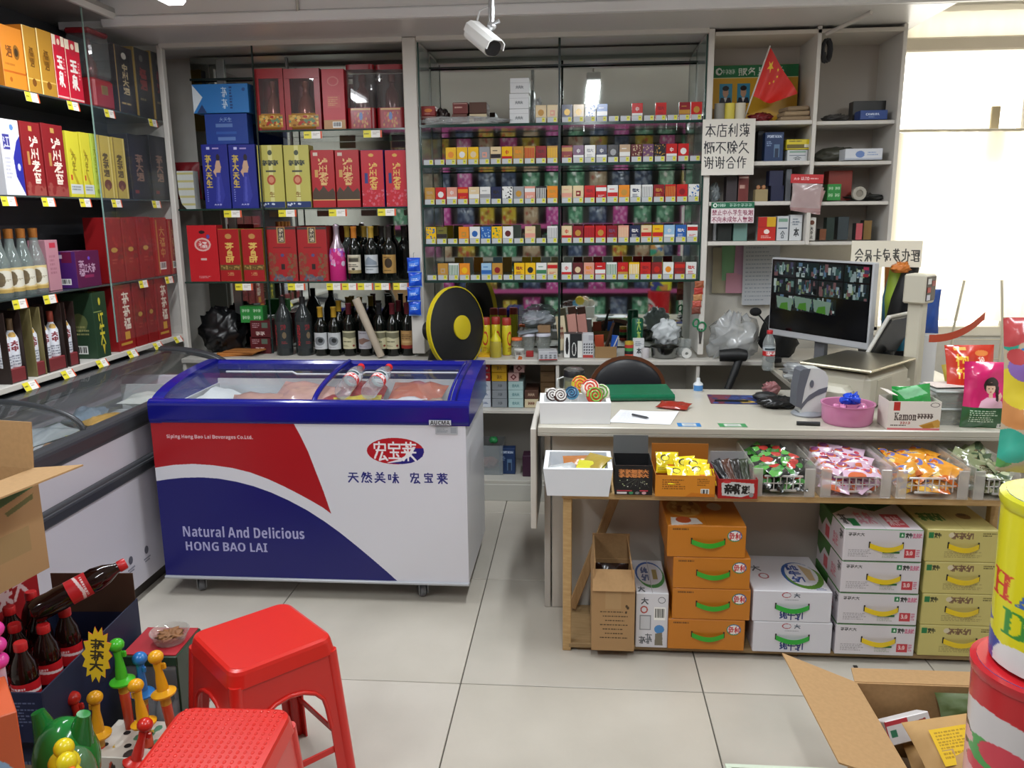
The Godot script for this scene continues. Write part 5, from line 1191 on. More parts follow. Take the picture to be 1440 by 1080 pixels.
		part(t, "label", MB.new().lathe([Vector2(r + 0.0006, 0.02), Vector2(r + 0.0006, 0.115)], 14, D["cream_label"], Vector3.ZERO, 3.4, -1.7), satin)
		part(t, "cap", MB.new().lathe([Vector2(r * 0.46, 0.228), Vector2(r * 0.5, 0.265), Vector2(0, 0.267)], 16), mat("a86a30", 0.3, 0.5))
	xbox("liquor_box", "small pale pink box behind the purple box", "box", 66, 84, 338, 2, 0.08, "lz_pink", "a87c86", "", 0.05)
	xbox("liquor_box", "purple box with rainbow foil edge on the third shelf", "box", 108, 142, 354, 2, 0.12, "lz_purple", "lz_purple_side", "", 0.006)
	var s3 := [["dark red liquor box with gold clasp beside the purple box", 147, 171, 306], ["dark red liquor box with gold clasp, second after the purple box", 173, 192, 306], ["dark red liquor box with gold clasp, third after the purple box", 194, 213, 305]]
	for q in s3: xbox("liquor_box", q[0], "box", q[1], q[2], q[3], 2, 0.1, "lz_red", "6a1014", "dark red liquor boxes on the third wall shelf")
	xbox("liquor_box", "red liquor box with barcode on the third shelf", "box", 218, 236, 306, 2, 0.1, "lz_red2", "7a1216")
	xbox("liquor_box", "narrow red liquor box touching the white end panel", "box", 238, 248, 308, 2, 0.1, "lz_red2", "7a1216")
	# bottom wall shelf
	var bb := [[0, 8, 34], [1, 46, 62], [2, 64, 92], [3, 95, 110]]
	for q in bb:
		var k: int = q[0]
		var z0 := px(q[1], 470, XL - 0.01).z
		var z1 := px(q[2], 470, XL - 0.01).z
		var h := 0.28
		t = thing("boxed_bottle_set", ["black display box of white spirit bottles at the near shelf end", "black display box with one white spirit bottle in olive sleeve", "black display box holding two white spirit bottles", "black display box with white bottle beside the green box"][k], "gift box", Vector3(XL - 0.06, WALLY[3] + 0.0005, (z0 + z1) / 2), Vector3(0, PI / 2, 0), "boxed white spirit bottles")
		var w := z0 - z1 - 0.006
		part(t, "tray", MB.new().box(Vector3(0, h / 2, -0.045), Vector3(w, h, 0.006)).box(Vector3(-w / 2 + 0.003, h / 2, 0), Vector3(0.006, h, 0.09)).box(Vector3(w / 2 - 0.003, h / 2, 0), Vector3(0.006, h, 0.09)), mat("7a7048" if k == 1 else "2a1c18", 0.5))
		part(t, "insert", bx(Vector3(0, h * 0.5, -0.035), Vector3(w - 0.014, h * 0.98, 0.012), 0, D["boxed"]), satin)
		part(t, "foot_band", bx(Vector3(0, 0.03, 0.02), Vector3(w - 0.014, 0.055, 0.05), 0.003), mat("7a2c30", 0.5))
		for j in (2 if k == 2 or k == 0 else 1):
			var bxp := 0.0 if not (k == 2 or k == 0) else (j - 0.5) * w * 0.5
			part(t, "bottle", MB.new().lathe([Vector2(0, 0.058), Vector2(0.024, 0.058), Vector2(0.026, 0.066), Vector2(0.026, 0.17), Vector2(0.012, 0.2), Vector2(0.01, 0.215)], 14, D["white_label"], Vector3.ZERO, TAU, -PI), satin, Vector3(bxp, 0, 0.012), Vector3(0, -0.5, 0))
			part(t, "bottle_cap", MB.new().lathe([Vector2(0.0125, 0.205), Vector2(0.0125, 0.25), Vector2(0, 0.252)], 12), mat("8a3a2c" if k >= 2 else "5a4630", 0.4), Vector3(bxp, 0, 0.012))
	var gb := xbox("liquor_box", "big dark green liquor box with yellow characters", "box", 131, 151, 412, 3, 0.15, "lz_greenbox", "lz_greenside", "", 0.006)
	var s4 := [["red book-style liquor box with white characters beside green box", 162, 186, 402, "lz_red3"], ["plain dark red liquor box, third from the end panel", 188, 204, 398, "lz_red"], ["plain dark red liquor box, second from the end panel", 205, 218, 395, "lz_red"], ["red book-style liquor box with white characters near end panel", 219, 237, 392, "lz_red3"]]
	for q in s4: xbox("liquor_box", q[0], "box", q[1], q[2], q[3], 3, 0.13, q[4], "701418", "dark red liquor boxes on the bottom wall shelf")

# ------------------------------------------------------------------ cigarettes
const ORD := ["", "first", "second", "third", "fourth", "fifth", "sixth", "seventh", "eighth", "ninth", "tenth", "eleventh", "twelfth"]
func build_cigarettes():
	var rows := [
		"... ... ... ... ... ... ... ... ... ... cg0 cp7 ny0 cy0 wb6 bw2 ... ... rw5 ... rd3 ... dg2 rg0",
		"... ... yo0 yw0 yc0 sp7 ck2 yr5 go3 gr4 dm3 gy4 dg1 uw5 ws3 nw5 ks0 tw2 mt6 ut6 kg6 rw5 rw0 ...",
		"gt3 rw0 pw5 ro1 cw2 ws2 nk3 wk6 sg0 pw1 kw4 og3 cp2 cd7 rd3 rw1 wr2 og0 wn3 ws4 dg3 rg4 rd0 wb6",
		"yb6 vk2 ... og7 wb0 bl6 ye6 wm0 ... cp2 ... ws4 cr5 dg0 rd4 rg0 du3 pc4 nw3 cr2 yr2 lw5 bw3 wr1",
		"... gt7 we4 oy0 ... lb2 gd0 ... yd3 yk0 we2 cr1 wr5 mc0 po3 rw2 we4 rg5 yw4 rd3 dr0 wo0 dr1 wr3"]
	var body := {}
	var SH := ["top", "second", "third", "fourth", "bottom"]
	for k in 5:
		var codes: PackedStringArray = rows[k].split(" ")
		for i in 24:
			var c := codes[i]
			if c == "...": continue
			if not body.has(c):
				var f := pack_print(c)
				body[c] = bx(Vector3(0, 0.044, 0), Vector3(0.0545, 0.088, 0.023), 0.001, faces(f, solid(PAL[c[0]][0]), solid(PAL[c[0]][0]))).mesh()
			var from := "%s from the wine-side post" % ORD[i + 1] if i < 12 else "%s from the flag-side panel" % ORD[24 - i]
			solo("cigarette_pack", "%s cigarette pack with %s %s, %s, %s glass shelf" % [PAL[c[0]][1], PAL[c[1]][1], STYLE[int(c[2])], from, SH[k]], "cigarettes", body[c], film, Vector3(slot_x(i), CIG[k] + 0.0005, ZC - 0.024), Vector3.ZERO, "cigarette packs in the glass cabinet")
	# cartons on the top shelf
	var y: float = CIG[0]
	var ct := [[602, 0.0, 0.075, 0.048, "cart_maroon", "white and maroon striped carton at the post end, lower"], [602, 1.0, 0.072, 0.048, "cart_red", "red and gold carton at the post end, upper"], [646, 0.0, 0.078, 0.055, "6a443a", "brown carton beneath the white-outlined maroon carton"], [647, 1.0, 0.078, 0.055, "cart_maroon", "maroon carton with white outline on a brown carton"], [672, 0.0, 0.09, 0.055, "carton_cream", "cream carton with dark characters beside the foil wrap"], [672, 1.0, 0.09, 0.055, "54382c", "plain brown carton lying on the cream carton"], [730, 0.0, 0.1, 0.074, "cart_white", "bottom white carton of the stack of three"], [730, 1.0, 0.1, 0.074, "cart_white", "middle white carton of the stack of three"], [731, 2.0, 0.098, 0.074, "cart_white", "top white carton of the stack of three"]]
	for q in ct: lbox("cigarette_carton", q[5], "box", Vector3(pz(q[0], 150, ZC - 0.03).x, y + q[1] * (q[3] + 0.001), ZC - 0.105), Vector3(q[2], q[3], 0.15), q[4], null, Vector3.ZERO, "cigarette cartons", "5c4038" if q[0] < 700 else "b4b8bc")
	solo("foil_wrap", "crumpled silver and black foil wrap between cartons", "wrapper", crumple(Vector3(0.035, 0.045, 0.04), 4.0, 0.4), mat("5a5250", 0.15, 0.6), Vector3(pz(624, 160, ZC - 0.09).x, y + 0.038, ZC - 0.09))
	solo("cellophane_heap", "crumpled clear cellophane along the top glass shelf", "wrapper", crumple(Vector3(0.2, 0.02, 0.015), 6.0, 0.4, 40), glass("d8dcdc", 0.3, 0.1), Vector3(pz(650, 170, ZC - 0.01).x, y + 0.018, ZC - 0.012))
	solo("cellophane_heap", "crumpled clear cellophane beside the white cartons", "wrapper", crumple(Vector3(0.03, 0.07, 0.03), 8.0, 0.4), glass("d8dcdc", 0.3, 0.1), Vector3(pz(754, 150, ZC - 0.05).x, y + 0.06, ZC - 0.12))

# ------------------------------------------------------------------ freezers
func freezer_print() -> StandardMaterial3D:
	var keep := atlas
	var kc := cur
	atlas = Image.create(1280, 660, false, Image.FORMAT_RGBA8)
	cur = Rect2i(0, 0, 1280, 660)
	atlas.fill(Color("dddee6"))
	var P := func(a: Array) -> Array:
		var out := []
		for k in range(0, a.size(), 2): out.append([(a[k] - 62.0) / 1248.0, (a[k + 1] - 342.0) / 626.0])
		return out
	pg(P.call([60, 342, 640, 342, 665, 392, 690, 450, 715, 525, 742, 605, 767, 692, 735, 668, 690, 642, 640, 615, 580, 585, 520, 558, 450, 533, 380, 517, 300, 507, 220, 503, 140, 508, 60, 521]), "ad1d24")
	pg(P.call([55, 575, 110, 566, 170, 559, 250, 556, 320, 560, 390, 571, 460, 588, 530, 612, 600, 643, 670, 680, 740, 725, 800, 769, 860, 818, 920, 869, 980, 922, 1030, 968, 55, 968]), "17186a")
	var T := func(s: String, x0: float, y0: float, x1: float, y1: float, hex: String):
		tx(s, (x0 - 62) / 1248.0, (y0 - 342) / 626.0, (x1 - x0) / 1248.0, (y1 - y0) / 626.0, hex)
	T.call("Siping Hong Bao Lai Beverages Co.Ltd.", 122, 388, 472, 407, "e4ccd2")
	T.call("Natural And Delicious", 152, 753, 652, 798, "b4b4da")
	T.call("HONG BAO LAI", 158, 818, 497, 854, "b4b4da")
	el((1035 - 62) / 1248.0, (442 - 342) / 626.0, 112 / 1248.0, 51 / 626.0, "b81f2a")
	pg(P.call([1145, 430, 1147, 445, 1140, 462, 1122, 476, 1095, 487, 1060, 492, 1010, 489, 1040, 480, 1080, 462, 1110, 430]), "20247c")
	pg(P.call([1115, 425, 1095, 462, 1055, 482, 1008, 489, 1000, 487, 1045, 474, 1082, 455, 1104, 424]), "e6e6ee")
	for k in 3: gl("宏宝莱"[k], (945 + k * 56 - 62) / 1248.0, (405 - 342) / 626.0, 60 / 1248.0, 76 / 626.0, 7, "f0eef2")
	for k in 4: gl("天然美味"[k], (843 + k * 53 - 62) / 1248.0, (524 - 342) / 626.0, 42 / 1248.0, 43 / 626.0, 5, "232a78")
	for k in 3: gl("宏宝莱"[k], (1086 + k * 54 - 62) / 1248.0, (524 - 342) / 626.0, 42 / 1248.0, 43 / 626.0, 5, "232a78")
	var m := StandardMaterial3D.new()
	m.albedo_texture = ImageTexture.create_from_image(atlas)
	m.roughness = 0.28
	m.texture_repeat = false
	atlas = keep
	cur = kc
	return m

func arch(t: float, z0: float, z1: float, y0: float, y1: float) -> Vector2:
	# curved lid: steep at the front, level at the back
	var a := t * PI / 2
	return Vector2(z0 + (z1 - z0) * (1 - cos(a)), y0 + (y1 - y0) * pow(sin(a), 0.9))

func build_freezers():
	var blue := mat("14187e", 0.16)
	var white := mat("d6d8de", 0.3)
	var x0 := -1.712
	var x1 := -0.437
	var zf := -3.055
	var zb := -3.64
	var f := thing("chest_freezer", "blue-topped chest freezer with red, white and blue front on casters", "freezer", Vector3((x0 + x1) / 2, 0, (zf + zb) / 2))
	var o := f.position
	var ins := mat("c9ced2", 0.4)
	var fp := part(f, "front_panel", bx(Vector3((x0 + x1) / 2, 0.413, zf - 0.012) - o, Vector3(x1 - x0, 0.666, 0.024), 0.0, [Rect2(0, 0, 1, 1), Rect2(0.97, 0.5, 0.001, 0.001), Rect2(0.97, 0.5, 0.001, 0.001), Rect2(0.97, 0.5, 0.001, 0.001), Rect2(0.97, 0.5, 0.001, 0.001), Rect2(0.97, 0.5, 0.001, 0.001)]), freezer_print())
	part(f, "cabinet", MB.new().box(Vector3(x0 + 0.02, 0.413, (zf + zb) / 2 - 0.012) - o, Vector3(0.04, 0.666, zf - zb - 0.024), 0.004).box(Vector3(x1 - 0.02, 0.413, (zf + zb) / 2 - 0.012) - o, Vector3(0.04, 0.666, zf - zb - 0.024), 0.004).box(Vector3((x0 + x1) / 2, 0.413, zb + 0.02) - o, Vector3(x1 - x0 - 0.08, 0.666, 0.04), 0.004).box(Vector3((x0 + x1) / 2, 0.11, (zf + zb) / 2) - o, Vector3(x1 - x0 - 0.08, 0.05, zf - zb - 0.07)), white)
	part(f, "inner_liner", MB.new().box(Vector3((x0 + x1) / 2, 0.3, (zf + zb) / 2) - o, Vector3(x1 - x0 - 0.09, 0.01, zf - zb - 0.08)).box(Vector3((x0 + x1) / 2, 0.53, zf - 0.035) - o, Vector3(x1 - x0 - 0.09, 0.44, 0.01)).box(Vector3((x0 + x1) / 2, 0.565, zb + 0.05) - o, Vector3(x1 - x0 - 0.09, 0.51, 0.01)).box(Vector3(x0 + 0.05, 0.555, (zf + zb) / 2) - o, Vector3(0.01, 0.49, zf - zb - 0.08)).box(Vector3(x1 - 0.07, 0.555, (zf + zb) / 2) - o, Vector3(0.01, 0.49, zf - zb - 0.08)), ins)
	part(f, "base_trim", bx(Vector3((x0 + x1) / 2, 0.083, zf - 0.004) - o, Vector3(x1 - x0 + 0.006, 0.012, 0.03), 0.003), mat("b8bcc2", 0.3, 0.3))
	# rim and curved ends
	var rim := MB.new()
	var rp := rrect(0.055, 0.1, 0.022, 4, Vector2(0, 0))
	rim.ext(rp, -(x1 - x0) / 2 - 0.002, (x1 - x0) / 2 + 0.014).move(Transform3D(Basis(Vector3.UP, PI / 2), Vector3((x0 + x1) / 2, 0.79, zf - 0.02) - o))
	part(f, "front_rim", rim, blue)
	part(f, "back_rim", bx(Vector3((x0 + x1) / 2, 0.875, zb + 0.015) - o, Vector3(x1 - x0, 0.05, 0.05), 0.012), blue)
	part(f, "back_skirt", bx(Vector3((x0 + x1) / 2, 0.8, zb + 0.012) - o, Vector3(x1 - x0, 0.11, 0.03), 0.004), mat("101450", 0.4))
	var ZF := zf - 0.012
	var ZB := zb + 0.02
	for s in 2:
		var poly := PackedVector2Array()
		poly.append(Vector2(ZF + 0.015, 0.745))
		for k in 13: poly.append(arch(k / 12.0, ZF + 0.016, ZB, 0.8, 0.905))
		poly.append(Vector2(ZB - 0.02, 0.9))
		poly.append(Vector2(ZB - 0.02, 0.745))
		var w := 0.05 if s == 0 else 0.075
		var xa := x0 - 0.001 if s == 0 else x1 + 0.016 - w
		# outline in (z, y), pushed along x
		var e := MB.new().ext(poly, 0.0, w)
		e.move(Transform3D(Basis(Vector3(0, 0, 1), Vector3(0, 1, 0), Vector3(-1, 0, 0)), Vector3(xa + w, 0, 0) - Vector3(o.x, o.y, o.z)))
		var cap := part(f, "lid_end", e, blue)
		if s == 1: part(cap, "end_groove", MB.new().tube(range(2, 12).map(func(k): var q := arch(k / 12.0, ZF + 0.02, ZB, 0.802, 0.907); return Vector3(xa + 0.02, q.y, q.x) - o), 0.004, 6), mat("0c0e58", 0.2))
	# sliding glass lids
	var xm := -1.06
	for s in 2:
		var xa := x0 + 0.042 if s == 0 else xm - 0.02
		var xb := xm + 0.03 if s == 0 else x1 - 0.06
		var dy := -0.012 if s == 0 else -0.022
		var lid := part(f, "glass_lid", MB.new().grid(4, 16, func(a, b): var q := arch(0.04 + b * 0.94, ZF, ZB, 0.815, 0.902); return Vector3(lerpf(xa, xb, a), q.y + dy, q.x) - o), glass("c4ccd6", 0.04, 0.03, 0.32))
		var xe := xb - 0.012 if s == 0 else xb - 0.008
		part(lid, "lid_frame", MB.new().tube(range(0, 17).map(func(k): var q := arch(0.03 + k / 16.0 * 0.95, ZF, ZB, 0.818, 0.906); return Vector3(xe, q.y - 0.006, q.x) - o), 0.011 if s == 0 else 0.006, 8), blue)
	part(f, "back_lip", MB.new().tube([Vector3(x0 + 0.1, 0.855, ZB + 0.05) - o, Vector3(-1.3, 0.855, ZB + 0.05) - o, Vector3(-1.28, 0.845, ZB + 0.05) - o, Vector3(-0.98, 0.845, ZB + 0.05) - o, Vector3(-0.96, 0.855, ZB + 0.05) - o, Vector3(x1 - 0.1, 0.855, ZB + 0.05) - o], 0.005, 6), mat("c8ccd4", 0.3))
	# badge, sticker, casters
	var bd := cell(84, 18, "c6cad0"); tx("AUCMA", 0.06, 0.12, 0.88, 0.76, "24262c")
	D["badge"] = bd
	var st := cell(84, 32, "b4b8be"); fine(0.06, 0.14, 0.5, 0.7, 4, "848a92", 6); fr(0.68, 0.15, 0.26, 0.7, "989ea6")
	var q0 := pz(620, 594, zf)
	part(f, "badge", bx(Vector3(q0.x, q0.y + 0.004, zf + 0.02) - o, Vector3(0.086, 0.019, 0.003), 0.0, bd), satin)
	q0 = pz(628, 605, zf)
	part(f, "sticker", bx(Vector3(q0.x, q0.y, zf + 0.0015) - o, Vector3(0.088, 0.032, 0.002), 0.0, st), satin)
	for q in [[x0 + 0.13, zf - 0.045], [x1 - 0.2, zf - 0.045], [x1 - 0.06, zb + 0.06], [x0 + 0.1, zb + 0.06]]:
		var c := part(f, "caster", MB.new().box(Vector3(0, 0.078, 0), Vector3(0.07, 0.006, 0.07), 0.002).box(Vector3(-0.018, 0.05, 0), Vector3(0.004, 0.055, 0.045), 0.001).box(Vector3(0.018, 0.05, 0), Vector3(0.004, 0.055, 0.045), 0.001), mat("8a8c8e", 0.3, 0.8), Vector3(q[0], 0, q[1]) - o, Vector3(0, 0.4, 0))
		part(c, "wheel", MB.new().lathe([Vector2(0.006, -0.014), Vector2(0.03, -0.014), Vector2(0.034, -0.008), Vector2(0.034, 0.008), Vector2(0.03, 0.014), Vector2(0.006, 0.014)], 20).move(Transform3D(Basis(Vector3(0, 0, 1), PI / 2), Vector3(0, 0.034, -0.012))), mat("6a6c70", 0.4))
	# frozen food inside
	var g := RandomNumberGenerator.new()
	g.seed = 11
	var bags := [["clear bag of frozen meat slices", "a88478", 0.32, -1.38, -3.36, 0.3], ["pinkish frosted bag of dumplings", "b08a80", 0.34, -1.22, -3.42, 0.35], ["red frozen food bag under the lid frame", "8e1f22", 0.26, -1.04, -3.32, 0.24], ["yellow-green frozen snack bag", "b8a83c", 0.24, -0.92, -3.24, 0.2], ["crinkled white and blue ice cream bag", "c8ccd4", 0.3, -0.76, -3.28, 0.24], ["orange-red frozen fish bag at the back", "a05c48", 0.3, -0.72, -3.45, 0.24], ["clear frosted bag near the freezer end", "a08c78", 0.2, -0.6, -3.3, 0.2], ["dark red frozen food bag at the back wall", "7e2422", 0.28, -0.98, -3.5, 0.22]]
	for k in bags.size():
		var q = bags[k]
		solo("frozen_food_bag", q[0], "food bag", pouch(q[2] * 0.85, minf(q[5], 0.24), 0.085, k * 3.1), mat(q[1], 0.2, 0.0, {"clearcoat_enabled": true, "clearcoat": 0.6}), Vector3(q[3], 0.725 + 0.03 * (k % 2), q[4] + 0.01 - 0.02 * (k % 2)), Vector3(-1.15, g.randf_range(-0.22, 0.22), g.randf_range(-0.15, 0.15)), "frozen food in the blue freezer")
	for k in 6:
		solo("frozen_carton", ["white frozen food carton, lowest layer by the freezer end", "grey frozen food carton, lowest layer near the end", "pale frozen food carton, lowest layer in the middle", "blue frozen food carton, lowest layer under red bag", "cream frozen food carton, lowest layer under the fish bag", "pale green frozen food carton, lowest layer by the right wall"][k], "box", bx(Vector3.ZERO, Vector3(0.182, 0.33, 0.4), 0.003), mat(["c2c8cc", "a8b0b4", "b8b4a4", "5a78a8", "c0b494", "a0b4a0"][k], 0.5), Vector3(-1.56 + 0.19 * k, 0.472, (zf + zb) / 2 - 0.01), Vector3.ZERO, "frozen cartons")
	solo("freezer_liner_sheet", "frosted white plastic sheet lying in the freezer's end", "sheet", MB.new().grid(16, 10, func(a, b): return Vector3((a - 0.5) * 0.34, 0.05 * nz(a * 6, b * 6) + 0.1 * (0.5 - a), (b - 0.5) * 0.42)), mat("c6ccce", 0.35), Vector3(-1.47, 0.735, -3.34))
	# two drink bottles lying on the glass
	for k in 2:
		var b := thing("drink_bottle", ["empty clear drink bottle with red cap, lying nearer the lid divider", "empty clear drink bottle with red cap, lying nearer the freezer badge"][k], "bottle", Vector3.ZERO, Vector3.ZERO, "clear drink bottles on the freezer lid")
		small_bottle(b, 0.033, 0.245, glass("c8d4d8", 0.22), "c8202a")
		var a0 := Vector3([-0.965, -0.855][k], 0.0, -3.1)
		var qa := arch(0.14, ZF, ZB, 0.815, 0.902)
		var qb := arch(0.52, ZF, ZB, 0.815, 0.902)
		var lo := Vector3([-0.93, -0.825][k], qa.y + 0.03, qa.x)
		var hi := Vector3([-0.915, -0.8][k], qb.y + 0.03, qb.x)
		var up := (hi - lo).normalized()
		var sx := Vector3(1, 0, 0)
		sx = (sx - up * sx.dot(up)).normalized()
		b.transform = Transform3D(Basis(sx, up, sx.cross(up)), lo)
	# ---------------- the grey glass-domed freezer along the left wall
	f = thing("display_freezer", "white and charcoal display freezer with curved glass lid under the wall shelf", "freezer", Vector3(-2.1, 0, -3.1))
	o = f.position
	var dark := mat("3a3c40", 0.35)
	var za := -2.1
	var zc := -4.08
	var L := za - zc
	var m := (za + zc) / 2
	part(f, "cabinet", MB.new().box(Vector3(-1.815, 0.4, m) - o, Vector3(0.03, 0.68, L), 0.004).box(Vector3(-2.42, 0.4, m) - o, Vector3(0.03, 0.68, L), 0.004).box(Vector3(-2.12, 0.4, za - 0.015) - o, Vector3(0.58, 0.68, 0.03), 0.004).box(Vector3(-2.12, 0.4, zc + 0.015) - o, Vector3(0.58, 0.68, 0.03), 0.004).box(Vector3(-2.12, 0.35, m) - o, Vector3(0.58, 0.02, L - 0.06)), mat("cfccd6", 0.3))
	part(f, "plinth", bx(Vector3(-2.13, 0.03, m) - o, Vector3(0.6, 0.06, L - 0.04)), mat("2a221e", 0.6))
	part(f, "top_rail", MB.new().ext(rrect(0.06, 0.085, 0.025), -L / 2, L / 2).move(Transform3D(Basis(), Vector3(-1.815, 0.745, m) - o)), dark)
	part(f, "bumper_rail", MB.new().ext(rrect(0.03, 0.062, 0.012), -L / 2, L / 2).move(Transform3D(Basis(), Vector3(-1.797, 0.55, m) - o)), dark)
	part(f, "bumper_rib", bx(Vector3(-1.782, 0.562, m) - o, Vector3(0.008, 0.012, L), 0.002), mat("4a4c50", 0.3))
	var dome := func(t: float) -> Vector2: return Vector2(-1.82 - 0.36 * (1 - cos(t * PI / 2)), 0.775 + 0.105 * sin(t * PI / 2))
	var zj := -2.78
	for s in 2:
		var z0 := za - 0.03 if s == 0 else zj + 0.03
		var z1 := zj if s == 0 else zc + 0.03
		var lift := 0.012 if s == 0 else 0.0
		var gl2 := part(f, "glass_lid", MB.new().grid(4, 14, func(a, b): var q: Vector2 = dome.call(b); return Vector3(q.x, q.y + lift, lerpf(z0, z1, a)) - o), glass("b4babc", 0.05, 0.03, 0.34))
		part(gl2, "lid_frame", MB.new().tube(range(0, 15).map(func(k): var q: Vector2 = dome.call(k / 14.0); return Vector3(q.x, q.y + lift, z1) - o), 0.011, 8), dark)
	part(f, "end_frame", MB.new().tube(range(0, 15).map(func(k): var q: Vector2 = dome.call(k / 14.0); return Vector3(q.x, q.y - 0.005, zc + 0.012) - o), 0.02, 8), dark)
	part(f, "back_rail", bx(Vector3(-2.3, 0.84, m) - o, Vector3(0.26, 0.06, L), 0.01), dark)
	for q in [[-2.86, 0], [-3.0, 1], [-3.14, 2]]:
		var at := [px(162, 808, -1.798), px(184, 788, -1.798), px(206, 773, -1.798)][q[1]] as Vector3
		part(f, "icon", MB.new().ext(oval(0.028, 0.034, 18), 0, 0.0008).move(Transform3D(Basis(Vector3.UP, PI / 2), at - o)), mat("5a5a66", 0.5))
		part(f, "icon_caption", MB.new().box(at - o + Vector3(0, -0.035, 0), Vector3(0.001, 0.006, 0.05)).box(at - o + Vector3(0, -0.046, 0), Vector3(0.001, 0.006, 0.035)), mat("8a8a96", 0.5))
	part(f, "inner_basket", MB.new().box(Vector3(-2.05, 0.56, -3.729) - o, Vector3(0.34, 0.4, 0.01)), mat("b4b8ba", 0.4))
	var FB := [["white paper packet under the glass dome", "c4c8cc", -1.95, -2.82, 0.2], ["yellow cup-noodle packet by the curved frame", "c8b03c", -1.93, -2.6, 0.16], ["tan ice cream packet by the curved frame", "a8805c", -1.9, -2.75, 0.16], ["yellow-green ice pop packet under the glass dome", "a8a83c", -1.93, -3.02, 0.2], ["purple and orange ice cream packet", "7a5a70", -1.9, -3.14, 0.17], ["brown cone packet lying under the glass dome", "a8843c", -1.98, -3.2, 0.22], ["pale yellow popsicle packet in the dome freezer", "b8b48c", -1.93, -3.32, 0.22], ["green ice cream packet near the far basket", "4a9a4c", -1.92, -3.5, 0.2], ["white ice cream packet near the far basket", "c4c8c4", -2.02, -3.6, 0.24], ["cream popsicle packet heaped at the near end", "b8a888", -1.96, -2.4, 0.22], ["grey frosted packet heaped at the back", "8a9296", -2.12, -3.0, 0.26], ["blue-grey frosted packet heaped at the back", "6a7a88", -2.12, -3.3, 0.26], ["dark frosted packet heaped at the back", "5a6064", -2.12, -2.6, 0.26]]
	for k in FB.size():
		var q = FB[k]
		solo("ice_cream_packet", q[0], "ice cream", pouch(q[4], 0.13, 0.05, k * 2.3), mat(q[1], 0.3), Vector3(q[2], 0.69 + 0.012 * (k % 3), q[3]), Vector3(-1.45, 0.5 + k * 0.7, 0.1), "ice cream in the glass-domed freezer")
	for k in 7: solo("ice_cream_carton", ["cream carton at the near end of the dome freezer", "white carton, second layer base near the curved frame", "pale blue carton at the dome freezer's base, third along", "tan carton at the dome freezer's base, fourth along", "grey-green carton at the dome freezer's base, fifth along", "light grey carton at the dome freezer's base, sixth along", "white carton at the far end of the dome freezer"][k], "box", bx(Vector3.ZERO, Vector3(0.52, 0.28, 0.24), 0.004), mat(["c0b8a0", "c8ccd0", "a0b4c4", "a89070", "9aa89c", "b4b8ba", "c8ccc8"][k], 0.5), Vector3(-2.12, 0.5005, -2.27 - 0.265 * k), Vector3.ZERO, "cartons at the bottom of the dome freezer")

func small_bottle(t: Node3D, r: float, h: float, body: Material, cap: String, lab := "water_label"):
	part(t, "body", MB.new().lathe([Vector2(0, 0.004), Vector2(r * 0.85, 0), Vector2(r, h * 0.06), Vector2(r * 0.95, h * 0.2), Vector2(r, h * 0.28), Vector2(r * 0.96, h * 0.36), Vector2(r * 0.96, h * 0.6), Vector2(r, h * 0.66), Vector2(r * 0.8, h * 0.78), Vector2(r * 0.45, h * 0.88), Vector2(r * 0.4, h * 0.93)], 18), body)
	part(t, "label", MB.new().lathe([Vector2(r * 0.985, h * 0.37), Vector2(r * 0.985, h * 0.59)], 20, D[lab], Vector3.ZERO, TAU, -PI), satin)
	part(t, "cap", MB.new().lathe([Vector2(r * 0.46, h * 0.91), Vector2(r * 0.48, h * 0.92), Vector2(r * 0.48, h * 0.985), Vector2(r * 0.42, h), Vector2(0, h)], 18), mat(cap, 0.35))

# ------------------------------------------------------------------ cashier's desk and what is on it
const DY := 0.775
func lbox(called: String, label: String, cat: String, at: Vector3, s: Vector3, front, m: Material = null, turn := Vector3.ZERO, group := "", side := "") -> MeshInstance3D:
	var f: Rect2 = D[front] if D.has(front) else solid(front)
	var sd: Rect2 = card(f, side) if side else (f if BASE.get(f) == null else solid(BASE[f]))
	return solo(called, label, cat, bx(Vector3(0, s.y / 2, 0), s, minf(0.002, s.y * 0.2), faces(f, sd, sd)), m if m else satin, at + Vector3(0, 0.0006, 0), turn, group)

# an open box: four walls and a bottom
func tray(s: Vector3, w: float, f = null, flare := 0.0) -> MB:
	var m := MB.new()
	m.box(Vector3(0, w / 2, 0), Vector3(s.x - 2 * w, w, s.z - 2 * w))
	m.box(Vector3(0, s.y / 2, s.z / 2 - w / 2), Vector3(s.x, s.y, w), 0.0006, f)
	m.box(Vector3(0, s.y / 2, -s.z / 2 + w / 2), Vector3(s.x, s.y, w), 0.0006, f)
	m.box(Vector3(s.x / 2 - w / 2, s.y / 2, 0), Vector3(w, s.y, s.z - 2 * w), 0.0006, f)
	m.box(Vector3(-s.x / 2 + w / 2, s.y / 2, 0), Vector3(w, s.y, s.z - 2 * w), 0.0006, f)
	if flare > 0.0:
		for k in m.v.size():
			var q := 1.0 + flare * m.v[k].y / s.y
			m.v[k] = Vector3(m.v[k].x * q, m.v[k].y, m.v[k].z * q)
	return m

